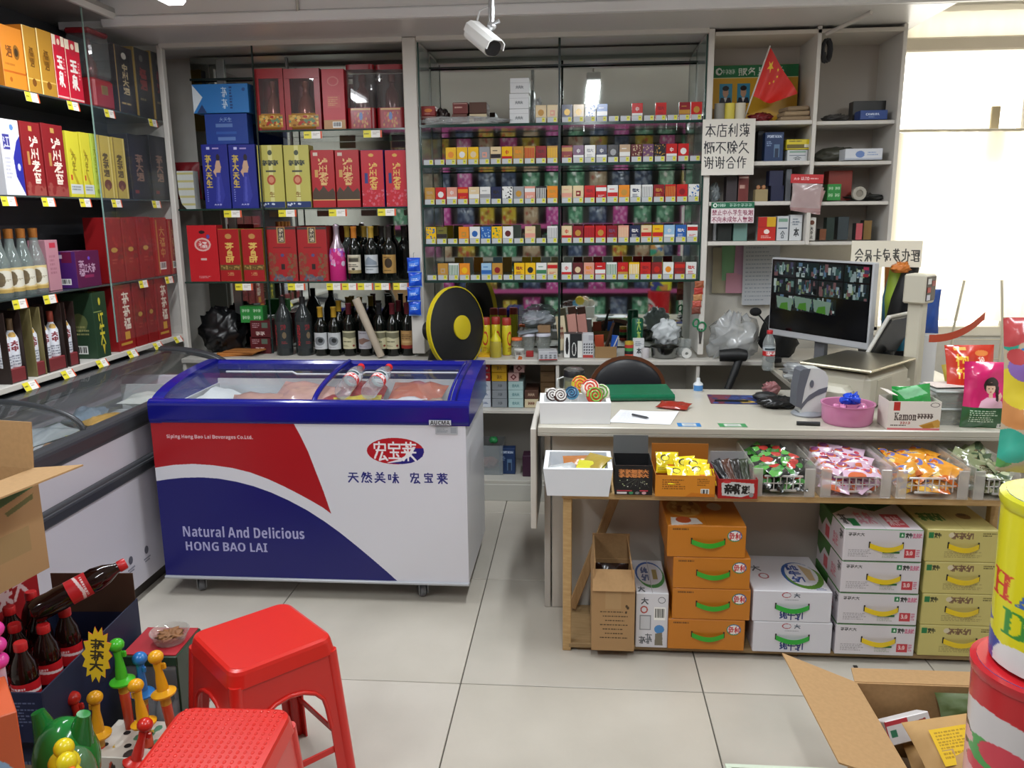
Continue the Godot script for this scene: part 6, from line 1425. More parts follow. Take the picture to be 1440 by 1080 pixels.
func build_counter():
	var top := mat("bdb8ab", 0.25)
	var d := thing("cashier_desk", "pale grey cashier's counter with return, standing behind the pine rack", "counter", Vector3(0.7, 0, -3.2))
	var o := d.position
	part(d, "worktop", bx(Vector3(0.8, DY - 0.0125, -3.285) - o, Vector3(1.9, 0.025, 0.69), 0.003), top)
	part(d, "return_top", bx(Vector3(1.36, DY - 0.0125, -3.9) - o, Vector3(0.78, 0.024, 0.54), 0.003), top)
	part(d, "front_panel", bx(Vector3(0.82, 0.375, -3.05) - o, Vector3(1.84, 0.748, 0.018), 0.002), mat("bcb7ad", 0.4))
	part(d, "side_panel", bx(Vector3(-0.118, 0.375, -3.3) - o, Vector3(0.024, 0.748, 0.52), 0.002), mat("b4b0a8", 0.4))
	part(d, "side_panel", bx(Vector3(1.73, 0.375, -3.6) - o, Vector3(0.02, 0.748, 1.1), 0.002), mat("b4b0a8", 0.4))
	part(d, "edge_strip", bx(Vector3(0.8, DY - 0.03, -2.945) - o, Vector3(1.9, 0.012, 0.01), 0.002), mat("a9a498", 0.4))
	part(d, "flap", bx(Vector3(-0.168, 0.56, -3.2) - o, Vector3(0.022, 0.4, 0.46), 0.003), mat("cbc7be", 0.35))
	# chair
	var c := thing("office_chair", "black padded office chair with brown plywood shell behind the counter", "chair", Vector3(0.24, 0, -3.86), Vector3(0, 0.05, 0))
	var bend := func(m: MB, r: float) -> MB:
		for k in m.v.size(): m.v[k].z += r * m.v[k].x * m.v[k].x
		return m
	part(c, "back_shell", bend.call(MB.new().ext(oval(0.37, 0.3, 32), -0.012, 0.0), 0.9), mat("5a3420", 0.35), Vector3(0, 0.72, -0.09))
	part(c, "back_pad", bend.call(MB.new().ball(Vector3.ZERO, Vector3(0.168, 0.135, 0.03), 26, 12), 0.9), mat("1a1b1f", 0.42), Vector3(0, 0.72, -0.085))
	part(c, "seat", MB.new().ball(Vector3.ZERO, Vector3(0.23, 0.045, 0.22), 24, 10), mat("1a1b1f", 0.45), Vector3(0, 0.47, 0.12))
	part(c, "back_arm", MB.new().tube([Vector3(0, 0.44, 0.0), Vector3(0, 0.46, -0.13), Vector3(0, 0.62, -0.125)], 0.018, 8), mat("5a3420", 0.35))
	part(c, "gas_stem", MB.new().tube([Vector3(0, 0.08, 0.1), Vector3(0, 0.44, 0.1)], 0.025, 12), mat("9a9c9e", 0.25, 1.0))
	for k in 5:
		var a := TAU * k / 5 + 0.3
		part(c, "leg", MB.new().tube([Vector3(0, 0.09, 0.1), Vector3(0.24 * sin(a), 0.06, 0.1 + 0.24 * cos(a))], 0.016, 8).ball(Vector3(0.24 * sin(a), 0.027, 0.1 + 0.24 * cos(a)), Vector3(0.025, 0.027, 0.025), 10, 6), mat("8a8c8e", 0.3, 0.8))
	# foam box of lollipops
	var foam := mat("e4e5e6", 0.75)
	var fb := thing("foam_box", "white foam box at the counter end holding lollipops", "box", Vector3(-0.014, DY + 0.0005, -3.07), Vector3(0, 0.03, 0))
	part(fb, "tub", tray(Vector3(0.262, 0.082, 0.17), 0.016, null, 0.02), foam)
	var sw := [["e8e2d0", "d88a34"], ["4a2c24", "d8d4d0"], ["3c2420", "e0dcd8"], ["58a0c4", "2a4a6a"], ["c8442c", "7ab04a"], ["e0c83c", "d86a3c"], ["e4dccc", "c84a3c"], ["d8d0c0", "6aa04a"]]
	var say := ["white and orange swirl lollipop standing at the foam box wall", "brown and white cow-spot lollipop", "brown cow-spot lollipop by the box corner", "round blue lollipop with dark centre", "big red and green swirl lollipop at the front", "yellow and orange swirl lollipop at the back", "white and red swirl lollipop on top", "cream and green swirl lollipop wrapped in film"]
	var lx := [[0.055, 0.11, -0.03], [-0.055, 0.095, 0.02], [-0.085, 0.09, -0.02], [-0.01, 0.1, 0.0], [0.075, 0.098, 0.03], [0.02, 0.125, -0.05], [0.06, 0.122, 0.0], [0.1, 0.1, -0.01]]
	for k in 8:
		var lr := 0.034 if k in [0, 4, 5, 6, 7] else 0.026
		var t := thing("lollipop", say[k], "lollipop", fb.position + Vector3(lx[k][0], lx[k][1], lx[k][2]), Vector3(-0.5 + 0.15 * (k % 3), 0.4 - 0.2 * (k % 4), 0.3 * sin(k * 2.0)), "lollipops in the foam box")
		part(t, "candy", MB.new().lathe([Vector2(0, -0.008), Vector2(lr * 0.8, -0.008), Vector2(lr, -0.003), Vector2(lr, 0.003), Vector2(lr * 0.8, 0.008), Vector2(0, 0.008)], 22).move(Transform3D(Basis(Vector3.RIGHT, PI / 2), Vector3.ZERO)), mat(sw[k][0], 0.2))
		var sp := []
		for j in 26: sp.append(Vector3(lr * (0.06 + 0.9 * j / 25.0) * cos(j * 0.62), lr * (0.06 + 0.9 * j / 25.0) * sin(j * 0.62), 0.008))
		part(t, "swirl", MB.new().tube(sp, 0.0036, 6), mat(sw[k][1], 0.2))
		part(t, "stick", MB.new().tube([Vector3(0, -lr * 0.9, 0), Vector3(0, -lr - 0.04, 0)], 0.002, 6), mat("e0e0e0", 0.4))
	# jar, binder, papers
	var j := thing("tea_jar", "glass tea jar with black and steel lid behind the foam box", "jar", Vector3(-0.02, DY + 0.0005, -3.5))
	part(j, "glass", MB.new().lathe([Vector2(0, 0.004), Vector2(0.042, 0), Vector2(0.045, 0.006), Vector2(0.045, 0.085)], 22), glass("a8b0a4", 0.25))
	part(j, "tea", MB.new().lathe([Vector2(0, 0.006), Vector2(0.04, 0.006), Vector2(0.04, 0.062), Vector2(0, 0.066)], 20), mat("7a7434", 0.5))
	part(j, "lid", MB.new().lathe([Vector2(0.047, 0.083), Vector2(0.047, 0.108), Vector2(0.044, 0.112)], 22), mat("1c1c1e", 0.35))
	part(j, "lid_top", MB.new().lathe([Vector2(0.044, 0.112), Vector2(0.036, 0.117), Vector2(0, 0.117)], 22), mat("a8aaac", 0.2, 0.9))
	part(j, "handle", MB.new().tube([Vector3(-0.044, 0.08, 0.01), Vector3(-0.07, 0.072, 0.02), Vector3(-0.074, 0.04, 0.02), Vector3(-0.05, 0.02, 0.01)], 0.004, 8), mat("c0c4c4", 0.2, 0.3))
	var bi := thing("binder", "glossy dark green binder lying by the chair", "binder", Vector3(0.26, DY + 0.0005, -3.47), Vector3(0, 0.08, 0))
	part(bi, "cover", bx(Vector3(0, 0.028, 0), Vector3(0.27, 0.006, 0.19), 0.002), mat("0f6a48", 0.15), Vector3.ZERO, Vector3(0.03, 0, 0))
	part(bi, "pages", bx(Vector3(0, 0.013, -0.004), Vector3(0.25, 0.024, 0.17), 0.002), mat("1b1d1e", 0.5))
	part(bi, "spine", MB.new().tube([Vector3(-0.135, 0.015, 0.09), Vector3(0.135, 0.015, 0.09)], 0.014, 10), mat("0d5e40", 0.15))
	solo("snack_packet", "red foil snack packet behind the paper form", "food bag", pouch(0.13, 0.08, 0.02, 5.0), mat("8e2a1e", 0.2), Vector3(0.385, DY + 0.012, -3.26), Vector3(-1.45, -0.4, 0))
	solo("paper_form", "white paper form lying askew on the counter", "paper", MB.new().grid(8, 8, func(a, b): return Vector3((a - 0.5) * 0.23 + 0.03 * b, 0.0015 + 0.012 * pow(absf(a - 0.4), 2.0) * b, (0.5 - b) * 0.2), D["form"]), paper, Vector3(0.24, DY, -3.1), Vector3(0, -0.12, 0))
	var pn := thing("pen", "black pen lying on the paper form", "pen", Vector3(0.235, DY + 0.008, -3.09), Vector3(0, -0.75, 0))
	part(pn, "barrel", MB.new().tube([Vector3(-0.035, 0, 0), Vector3(0.035, 0, 0)], 0.0045, 8), mat("3a3c40", 0.4))
	part(pn, "tip", MB.new().tube([Vector3(0.035, 0, 0), Vector3(0.046, 0, 0)], [0.004, 0.001], 8), mat("1c1c1c", 0.4))
	solo("payment_sticker", "blue-edged payment sticker stuck on the counter top", "sticker", bx(Vector3.ZERO, Vector3(0.085, 0.001, 0.05), 0, D["sticker_blue"]), satin, Vector3(py(967, 594, DY).x, DY + 0.001, -2.99))
	solo("payment_sticker", "green-edged payment sticker stuck on the counter top", "sticker", bx(Vector3.ZERO, Vector3(0.1, 0.001, 0.05), 0, D["sticker_green"]), satin, Vector3(py(1027, 594, DY).x, DY + 0.001, -2.99))
	solo("desk_mat", "dark blue patterned mat on the counter", "mat", bx(Vector3.ZERO, Vector3(0.26, 0.002, 0.17), 0, D["mat"]), satin, Vector3(0.68, DY + 0.0015, -3.42), Vector3(0, -0.06, 0))
	var mo := thing("ballpoint_pen", "thin black ballpoint lying across the patterned mat", "pen", Vector3(0.64, DY + 0.008, -3.37), Vector3(0, -0.03, 0))
	part(mo, "barrel", MB.new().tube([Vector3(-0.075, 0, 0), Vector3(0.06, 0, 0)], 0.004, 8), mat("17181a", 0.3))
	part(mo, "tip", MB.new().tube([Vector3(0.06, 0, 0), Vector3(0.075, 0, 0)], [0.004, 0.001], 8), mat("8a7a3c", 0.3, 0.8))
	solo("wallet", "black round pouch on the patterned mat", "pouch", crumple(Vector3(0.05, 0.018, 0.035), 3.3, 0.12), mat("1d1e20", 0.5), Vector3(0.78, DY + 0.017, -3.42))
	solo("plastic_bag", "black plastic bag lying beside the scale on the counter", "bag", crumple(Vector3(0.085, 0.022, 0.05), 5.3, 0.25), mat("1a1b1d", 0.25), Vector3(0.81, DY + 0.02, -3.29))
	solo("candy_bag", "small pink and brown striped candy bag behind the black bag", "food bag", crumple(Vector3(0.035, 0.03, 0.03), 7.3, 0.3), mat("8a5a5c", 0.25), Vector3(0.825, DY + 0.027, -3.52))
	# marker, pink dish, biscuits, tubs
	var mk := thing("marker_pen", "thick black marker lying at the counter edge", "marker", Vector3(py(1128, 591, DY).x, DY + 0.008, -3.0), Vector3(0, -0.1, 0))
	part(mk, "barrel", MB.new().tube([Vector3(-0.04, 0, 0), Vector3(0.01, 0, 0)], 0.0075, 10), mat("1e1f21", 0.4))
	part(mk, "cap", MB.new().tube([Vector3(0.01, 0, 0), Vector3(0.042, 0, 0)], 0.0082, 10), mat("26272a", 0.35))
	var pd := thing("candy_dish", "pink translucent plastic dish of wrapped sweets", "dish", Vector3(1.0, DY + 0.0005, -3.055))
	part(pd, "dish", MB.new().lathe([Vector2(0, 0.002), Vector2(0.082, 0), Vector2(0.09, 0.012), Vector2(0.093, 0.07), Vector2(0.097, 0.072), Vector2(0.097, 0.076), Vector2(0.09, 0.074), Vector2(0.086, 0.014), Vector2(0, 0.006)], 30), glass("d88ab4", 0.72, 0.2))
	var g := RandomNumberGenerator.new()
	g.seed = 4
	for k in 16:
		var a := g.randf() * TAU
		var r := 0.06 * sqrt(g.randf())
		var bl := k >= 8
		solo("wrapped_sweet", "shiny blue wrapped sweet heaped in the pink dish" if bl else "pink wrapped sweet under the blue ones in the dish", "sweet", crumple(Vector3(0.02, 0.014, 0.014), k * 1.7, 0.5, 10, 7), mat("1f46c8" if bl else "c87aa4", 0.15), pd.position + (Vector3(0.012 + 0.6 * r * cos(a), 0.078 + 0.012 * (k % 2), r * 0.6 * sin(a) - 0.01) if bl else Vector3(r * cos(a), 0.035 + 0.02 * (k % 2), r * sin(a))), Vector3(g.randf(), g.randf() * 3, 0), "blue sweets in the pink dish" if bl else "pink sweets in the dish")
	var kb := thing("biscuit_box", "open white Korean-style biscuit box on the counter edge", "box", Vector3(1.2, DY + 0.0005, -3.005), Vector3(0, -0.02, 0))
	kb.set_meta("label", "open white biscuit display box with wafer picture at the counter edge")
	part(kb, "carton", tray(Vector3(0.18, 0.105, 0.11), 0.002), mat("d8d0c6", 0.6))
	part(kb, "front_print", bx(Vector3(0, 0.0525, 0.0553), Vector3(0.18, 0.105, 0.0006), 0, D["kamon"]), satin)
	part(kb, "lid_flap", bx(Vector3(-0.104, 0.106, 0), Vector3(0.03, 0.002, 0.1)), mat("dcd6ce", 0.6), Vector3.ZERO, Vector3(0, 0, -0.25))
	for k in 4: solo("biscuit_packet", ["green biscuit packet leaning at the back of the open box", "green biscuit packet second from the back in the open box", "green biscuit packet third from the back in the open box", "front green biscuit packet in the open box"][k], "packet", pouch(0.13, 0.1, 0.014, k * 1.3, D["greenpack"]), film, kb.position + Vector3(0.014, 0.09 + 0.004 * k, -0.036 + 0.014 * k), Vector3(-0.15, 0.05 * k, 0.04 * k), "green packets in the biscuit box")
	for k in 2:
		var tb := thing("food_container", ["clear food tub at the bottom of the stack", "clear food tub with pale lid on top of the stack"][k], "container", Vector3(1.378, DY + 0.0005 + 0.0645 * k, -3.1))
		part(tb, "tub", tray(Vector3(0.15, 0.055, 0.15), 0.003, null, 0.04), glass("c8ccc4", 0.3))
		part(tb, "lid", bx(Vector3(0, 0.059, 0), Vector3(0.162, 0.009, 0.162), 0.003), mat("9aa09c", 0.4))
		part(tb, "contents", crumple(Vector3(0.06, 0.024, 0.06), 3.0 + k, 0.2), mat(["8a7c54", "4a5a44"][k], 0.6), Vector3(0, 0.028, 0))
	lbox("leaflet", "pale printed leaflet lying on the tubs", "leaflet", Vector3(1.375, DY + 0.133, -3.11), Vector3(0.14, 0.003, 0.1), "d2c6c0", paper, Vector3(0, 0.1, 0))
	solo("nut_bag", "brown bag of nuts with white label behind the tubs", "food bag", crumple(Vector3(0.1, 0.04, 0.06), 9.0, 0.25), mat("6a4430", 0.25), Vector3(1.34, DY + 0.035, -3.26))
	solo("shelf_label", "blank white card lying on the nut bag", "card", bx(Vector3.ZERO, Vector3(0.085, 0.03, 0.003), 0.001), mat("d8d8d6", 0.5), Vector3(1.275, DY + 0.095, -3.19), Vector3(-0.5, 0.2, 0.05))
	solo("snack_pouch", "pink snack pouch with girl picture and green base", "food bag", pouch(0.165, 0.24, 0.05, 2.2, D["girl"]), film, Vector3(1.462, DY + 0.121, -2.995), Vector3(-0.06, -0.12, 0))
	solo("goji_pouch", "red berry pouch with yellow characters behind the pink pouch", "food bag", pouch(0.175, 0.235, 0.05, 4.2, D["goji"]), film, Vector3(1.455, DY + 0.165, -3.12), Vector3(-0.25, -0.05, 0.02))
	solo("ribbon_pack", "orange-red packet strip curling up behind the berry pouch", "packet", MB.new().grid(10, 3, func(a, b): return Vector3(a * 0.2 - 0.06, b * 0.03 + 0.09 * a * a, 0.02 * sin(a * 3)), Rect2(0, 0, 1, 1)), mat("a84a34", 0.3), Vector3(1.43, 1.04, -3.3))
	solo("snack_pouch", "yellow and white snack bag behind the scale pole", "food bag", pouch(0.12, 0.16, 0.05, 6.2), mat("b8a444", 0.3), Vector3(1.56, DY + 0.082, -3.42), Vector3(-0.1, -0.3, 0.2))
	solo("snack_pouch", "blue potato-chip bag half hidden behind the scale pole", "food bag", pouch(0.13, 0.2, 0.05, 8.2), mat("2a4c94", 0.25), Vector3(1.57, 1.097, -3.86), Vector3(-0.1, -0.2, 0))
	# barcode scanner on its stand
	var sc := thing("barcode_scanner", "white and grey barcode scanner on a round stand", "scanner", Vector3(0.885, DY + 0.0005, -3.17), Vector3(0, 0.1, 0))
	var sg := mat("c6c8c6", 0.35)
	part(sc, "base", MB.new().lathe([Vector2(0, 0), Vector2(0.058, 0), Vector2(0.06, 0.006), Vector2(0.05, 0.014), Vector2(0.02, 0.02), Vector2(0, 0.02)], 26), mat("8a8e94", 0.4))
	var P := func(q: Array) -> PackedVector2Array:
		var out := PackedVector2Array()
		for k in range(q.size() - 2, -1, -2): out.append(Vector2((q[k] - 255) * 0.00052, (990 - q[k + 1]) * 0.00052))
		return out
	part(sc, "body", MB.new().ext(P.call([165, 650, 185, 636, 250, 628, 310, 632, 350, 655, 376, 700, 374, 770, 362, 850, 345, 920, 332, 978, 175, 978, 195, 930, 150, 915, 148, 780]), -0.035, 0.03), sg)
	part(sc, "grey_band", MB.new().ext(P.call([165, 648, 186, 634, 240, 630, 205, 780, 186, 926, 148, 914, 147, 780]), -0.0365, 0.0315), mat("5c6068", 0.4))
	part(sc, "grey_band", MB.new().ext(P.call([374, 768, 368, 806, 290, 838, 230, 880, 185, 940, 186, 900, 240, 830, 310, 786]), 0.03, 0.0315), mat("5c6068", 0.4))
	part(sc, "button", MB.new().ext(oval(0.015, 0.03, 16, Vector2(0.0, 0.128)), 0.03, 0.033), mat("5c6068", 0.4))
	# weighing scale
	var s := thing("weighing_scale", "beige price scale with steel tray and display pole", "scale", Vector3(1.15, DY + 0.0005, -3.43), Vector3(0, 0.82, 0))
	var bei := mat("bcb8a8", 0.4)
	part(s, "body", MB.new().box(Vector3(0, 0.075, 0), Vector3(0.38, 0.14, 0.27), 0.02), bei)
	part(s, "keyboard_arm", MB.new().box(Vector3(-0.22, 0.055, 0.0), Vector3(0.1, 0.09, 0.16), 0.02), bei)
	part(s, "printer_door", bx(Vector3(-0.05, 0.075, 0.1355), Vector3(0.13, 0.09, 0.004), 0.001), mat("b2ae9e", 0.4))
	part(s, "tray", MB.new().box(Vector3(0.0, 0.166, 0), Vector3(0.42, 0.012, 0.3), 0.005), mat("b4ae9c", 0.33, 1.0))
	part(s, "tray_support", bx(Vector3(0, 0.152, 0), Vector3(0.3, 0.014, 0.2), 0.002), mat("2c2c2c", 0.5))
	part(s, "pole", bx(Vector3(0.25, 0.2, 0.12), Vector3(0.06, 0.4, 0.06), 0.006), bei)
	part(s, "pole_bracket", bx(Vector3(0.2, 0.05, 0.1), Vector3(0.09, 0.06, 0.06), 0.006), bei)
	var hd := part(s, "display_head", bx(Vector3(0.25, 0.455, 0.12), Vector3(0.1, 0.12, 0.09), 0.006), bei)
	part(hd, "display_panel", bx(Vector3(0.25, 0.457, 0.166), Vector3(0.09, 0.1, 0.003), 0.001), mat("3c3430", 0.2))
	for q in [[-0.022, 0.03, "d0d0cc"], [-0.022, -0.005, "a83c34"], [0.022, 0.02, "8a3430"], [-0.024, -0.036, "c8c8d4"]]: part(hd, "display_window", bx(Vector3(0.25 + q[0], 0.457 + q[1], 0.168), Vector3(0.032, 0.022, 0.002)), mat(q[2], 0.3))
	# point-of-sale screen seen from behind, box under it
	var ps := thing("sales_terminal", "thin white-edged sales screen leaning behind the scale tray", "screen", Vector3(1.33, DY + 0.0005, -3.76), Vector3(0, -0.75, 0))
	part(ps, "frame", bx(Vector3(0, 0.13, 0), Vector3(0.016, 0.26, 0.3), 0.003), mat("d0d0cc", 0.35), Vector3(0, 0.1, 0), Vector3(0, 0, -0.45))
	part(ps, "back_cover", bx(Vector3(0.012, 0.13, 0), Vector3(0.012, 0.24, 0.28), 0.003), mat("1c1e20", 0.3), Vector3(0, 0.1, 0), Vector3(0, 0, -0.45))
	part(ps, "foot", MB.new().tube([Vector3(0.06, 0, 0), Vector3(0.06, 0.16, 0)], 0.025, 10), mat("26282a", 0.4))
	lbox("receipt_printer", "small white printer box beside the display pole", "printer", Vector3(1.57, DY, -3.86), Vector3(0.12, 0.22, 0.1), "cfcfd0", null, Vector3(0, -0.3, 0), "", "b4b4b0")
	# camera monitor on the return
	var tl := pz(1085, 362, -4.2)
	var tr := pz(1229, 371, -3.7)
	var dir := Vector3(tr.x - tl.x, 0, tr.z - tl.z)
	var W := dir.length()
	var yaw := atan2(-dir.z, dir.x)
	var mn := thing("security_monitor", "silver-framed monitor showing a grid of security camera views", "monitor", Vector3((tl.x + tr.x) / 2, DY + 0.0005, (tl.z + tr.z) / 2), Vector3(0, yaw, 0))
	var Hm := tl.y - pz(1088, 470, -4.2).y
	var yt := tl.y - DY
	part(mn, "housing", bx(Vector3(0, yt - Hm / 2, -0.02), Vector3(W, Hm, 0.035), 0.004), mat("b4b6ba", 0.35))
	part(mn, "panel", bx(Vector3(0, yt - Hm / 2 + 0.012, -0.002), Vector3(W - 0.016, Hm - 0.04, 0.002)), mat("08090b", 0.12))
	var scr := emit("ffffff", 0.55)
	scr.albedo_color = Color(0.01, 0.01, 0.012)
	scr.roughness = 0.12
	scr.emission_operator = BaseMaterial3D.EMISSION_OP_MULTIPLY
	screen_mat = scr
	part(mn, "screen", bx(Vector3(0, yt - Hm / 2 + 0.014, 0.0), Vector3(W - 0.024, Hm - 0.05, 0.001), 0, [D["screen"], solid("0d0e11"), solid("0d0e11"), solid("0d0e11"), solid("0d0e11"), solid("0d0e11")]), scr)
	part(mn, "stand_neck", bx(Vector3(0, (yt - Hm) / 2 + 0.025, -0.05), Vector3(0.06, yt - Hm + 0.04, 0.03), 0.004), mat("6a6c70", 0.4))
	part(mn, "stand_foot", bx(Vector3(0, 0.006, -0.02), Vector3(0.26, 0.012, 0.16), 0.005), mat("5a5c60", 0.4))
	# microphone, drink, bags by the monitor
	var mc := thing("gooseneck_microphone", "black gooseneck microphone beside the monitor", "microphone", Vector3(1.0, LEDGE + 0.0005, -4.24))
	part(mc, "base", bx(Vector3(0, 0.015, 0), Vector3(0.07, 0.03, 0.06), 0.006), mat("1a1a1c", 0.5))
	part(mc, "neck", MB.new().tube([Vector3(0, 0.03, 0), Vector3(-0.01, 0.1, 0), Vector3(-0.05, 0.2, 0.01), Vector3(-0.09, 0.245, 0.02)], 0.004, 8), mat("1c1c1e", 0.5))
	part(mc, "foam_head", MB.new().ball(Vector3(-0.108, 0.262, 0.024), Vector3(0.03, 0.022, 0.02), 14, 8), mat("121213", 0.9))
	var db := thing("drink_bottle", "upright drink bottle with red cap and red label beside the monitor", "bottle", Vector3(pz(1082, 480, -4.1).x, DY + 0.0005, -4.1))
	small_bottle(db, 0.031, 0.2, glass("c0c8c8", 0.3), "c0242a")
	solo("plastic_bag", "crumpled clear plastic bag on the ledge beside the bottle", "bag", crumple(Vector3(0.12, 0.12, 0.09), 12.0, 0.4), glass("c8ccce", 0.45, 0.15), Vector3(0.82, LEDGE + 0.1, -4.36))
	solo("plastic_bag", "small crumpled clear bag under the monitor", "bag", crumple(Vector3(0.12, 0.05, 0.08), 14.0, 0.4), glass("c8ccce", 0.45, 0.15), Vector3(1.06, DY + 0.042, -3.78))
	solo("cloth_bag", "black cloth bag behind the drink bottle", "bag", crumple(Vector3(0.1, 0.13, 0.06), 16.0, 0.15), mat("17181a", 0.7), Vector3(1.06, LEDGE + 0.108, -4.4))
	solo("hair_dryer", "black hairdryer-like tool hanging over the ledge edge", "tool", MB.new().tube([Vector3(-0.07, 0.03, 0), Vector3(0.02, 0.035, 0.01), Vector3(0.06, 0.03, 0.0)], [0.03, 0.036, 0.03], 12).tube([Vector3(0.03, 0.02, 0.01), Vector3(0.0, -0.06, 0.03), Vector3(-0.03, -0.14, 0.04)], [0.02, 0.02, 0.018], 10), mat("161719", 0.5), Vector3(pz(1030, 507, -4.22).x, LEDGE + 0.01, -4.2))
	build_ledge()

var screen_mat: StandardMaterial3D

# ------------------------------------------------------------------ clutter on the wall counter's ledge
func build_ledge():
	var y := LEDGE
	var zf := ZC + 0.02
	# fan lying back against the post
	var f := thing("desk_fan", "black fan head with yellow rim and yellow hub cap", "fan", Vector3(-0.655, y + 0.0005, -4.16), Vector3(0, 1.02, 0))
	var tilt := Transform3D(Basis(Vector3(0, 0, 1), 0.22) * Basis(Vector3.RIGHT, PI / 2 - 0.1), Vector3(0, 0.19, 0.03))
	part(f, "guard", MB.new().lathe([Vector2(0, -0.03), Vector2(0.15, -0.03), Vector2(0.205, -0.005), Vector2(0.205, 0.01), Vector2(0.12, 0.035), Vector2(0, 0.042)], 40).move(tilt), mat("17181a", 0.5))
	part(f, "rim", MB.new().lathe([Vector2(0.206, -0.012), Vector2(0.212, -0.01), Vector2(0.212, 0.012), Vector2(0.206, 0.014)], 40).move(tilt), mat("d0bc1c", 0.35))
	part(f, "hub_cap", MB.new().lathe([Vector2(0.062, 0.036), Vector2(0.062, 0.046), Vector2(0.05, 0.049), Vector2(0, 0.05)], 28).move(tilt), mat("cdb91e", 0.35))
	part(f, "motor", MB.new().tube([Vector3(0, 0.18, -0.02), Vector3(-0.02, 0.16, -0.15)], [0.07, 0.05], 18), mat("141416", 0.5))
	part(f, "stand", MB.new().tube([Vector3(-0.01, 0.0, -0.09), Vector3(-0.01, 0.13, -0.09)], [0.06, 0.025], 14), mat("17181a", 0.5))
	# insect sprays
	for k in 3:
		var c := thing("spray_can", ["yellow spray can with red cap beside the fan", "yellow spray can with red cap standing between two others", "yellow spray can with red cap beside the food jars"][k], "spray can", Vector3(pz([685, 697, 711][k], 470, -4.45).x + [-0.008, 0.0, 0.008][k], y + 0.0005, [-4.45, -4.47, -4.43][k]), Vector3(0, 0.4 * k, 0), "yellow spray cans")
		part(c, "can", MB.new().lathe([Vector2(0, 0.002), Vector2(0.024, 0), Vector2(0.026, 0.006), Vector2(0.026, 0.16), Vector2(0.022, 0.168)], 20, D["spray"], Vector3.ZERO, TAU, -PI), gloss)
		part(c, "cap", MB.new().lathe([Vector2(0.025, 0.166), Vector2(0.025, 0.2), Vector2(0.022, 0.205), Vector2(0, 0.205)], 18), mat("9c2c20", 0.4))
	var gb := thing("glue_bottle", "yellow glue bottle with pointed cap in front of the sprays", "bottle", Vector3(pz(697, 480, -4.36).x, y + 0.0005, -4.36))
	part(gb, "body", MB.new().lathe([Vector2(0, 0.002), Vector2(0.029, 0), Vector2(0.031, 0.006), Vector2(0.031, 0.08), Vector2(0.028, 0.088)], 20), mat("b4a43c", 0.3))
	part(gb, "cap", MB.new().lathe([Vector2(0.03, 0.088), Vector2(0.028, 0.1), Vector2(0.008, 0.13), Vector2(0.004, 0.145), Vector2(0, 0.146)], 18), mat("d8cc1c", 0.35))
	# jars, cups and tubs
	var cup := func(say: String, u: float, z: float, r: float, h: float, body: Material, lid: String, up := 0.0, called := "food_cup"):
		var t := thing(called, say, "cup", Vector3(pz(u, 480, z).x, y + 0.0005 + up, z), Vector3.ZERO)
		part(t, "cup", MB.new().lathe([Vector2(0, 0.002), Vector2(r * 0.8, 0), Vector2(r, h * 0.86), Vector2(r * 1.04, h * 0.87)], 20, D["noodle"], Vector3.ZERO, TAU, -PI), body)
		part(t, "lid", MB.new().lathe([Vector2(r * 1.04, h * 0.87), Vector2(r * 1.04, h * 0.99), Vector2(r, h), Vector2(0, h)], 20), mat(lid, 0.4))
	cup.call("white paper cup with orange print at the ledge edge", 730, -4.3, 0.026, 0.055, satin, "d4d4d0")
	cup.call("clear jar with orange lid behind the paper cup", 727, -4.4, 0.028, 0.1, glass("b8c0bc", 0.35), "d8622c")
	cup.call("clear jar with white and lilac lid near the sprays", 742, -4.47, 0.04, 0.115, glass("b8c0bc", 0.35), "c8c8d4")
	cup.call("clear jar with white and lilac lid near the black boxes", 764, -4.47, 0.04, 0.115, glass("b8c0bc", 0.35), "c8c8d4")
	lbox("snack_carton", "small red carton under the clear jars", "box", Vector3(pz(745, 490, -4.38).x, y, -4.38), Vector3(0.04, 0.03, 0.04), "9c2a2a")
	lbox("card_pack", "clear blister pack of small grey items at the ledge edge", "packet", Vector3(pz(770, 490, -4.3).x, y, -4.3), Vector3(0.1, 0.05, 0.09), "diamond_box", gloss, Vector3(0, 0.1, 0), "", "a8acb0")
	lbox("cardboard_box", "small brown box on the clear jars", "box", Vector3(pz(765, 450, -4.48).x, y + 0.118, -4.49), Vector3(0.07, 0.04, 0.06), "8a6c4c", paper)
	lbox("tool_card", "grey tool card lying on top of the jars", "packet", Vector3(pz(742, 445, -4.46).x, y + 0.118, -4.46), Vector3(0.11, 0.012, 0.07), "7c848c", gloss, Vector3(0, 0.2, 0.15))
	solo("plastic_bag", "grey crumpled plastic film on the jar heap", "bag", crumple(Vector3(0.09, 0.04, 0.06), 21.0, 0.35), glass("a8b0b8", 0.5, 0.15), Vector3(pz(755, 430, -4.52).x, y + 0.192, -4.52))
	lbox("marker_box", "black and white marker pen box on the ledge", "box", Vector3(pz(806, 480, zf).x, y, zf - 0.04), Vector3(0.098, 0.132, 0.07), "marker_box", null, Vector3.ZERO, "", "2a2c2e")
	lbox("blade_box", "silver diamond-patterned carton beside the marker box", "box", Vector3(pz(827, 480, zf).x, y, zf - 0.04), Vector3(0.058, 0.13, 0.07), "diamond_box", null, Vector3.ZERO, "", "b0b2b6")
	for k in 3: lbox("medicine_carton", ["pale carton leaning behind the marker box", "pink carton leaning behind the blade box", "second pink carton leaning behind the blade box"][k], "box", Vector3(pz([793, 809, 823][k], 450, -4.5).x, y + 0.02, -4.47), Vector3(0.05, [0.19, 0.2, 0.2][k], 0.02), ["carton_cream", "b88478", "b07a70"][k], null, Vector3(-0.1, 0, 0.12))
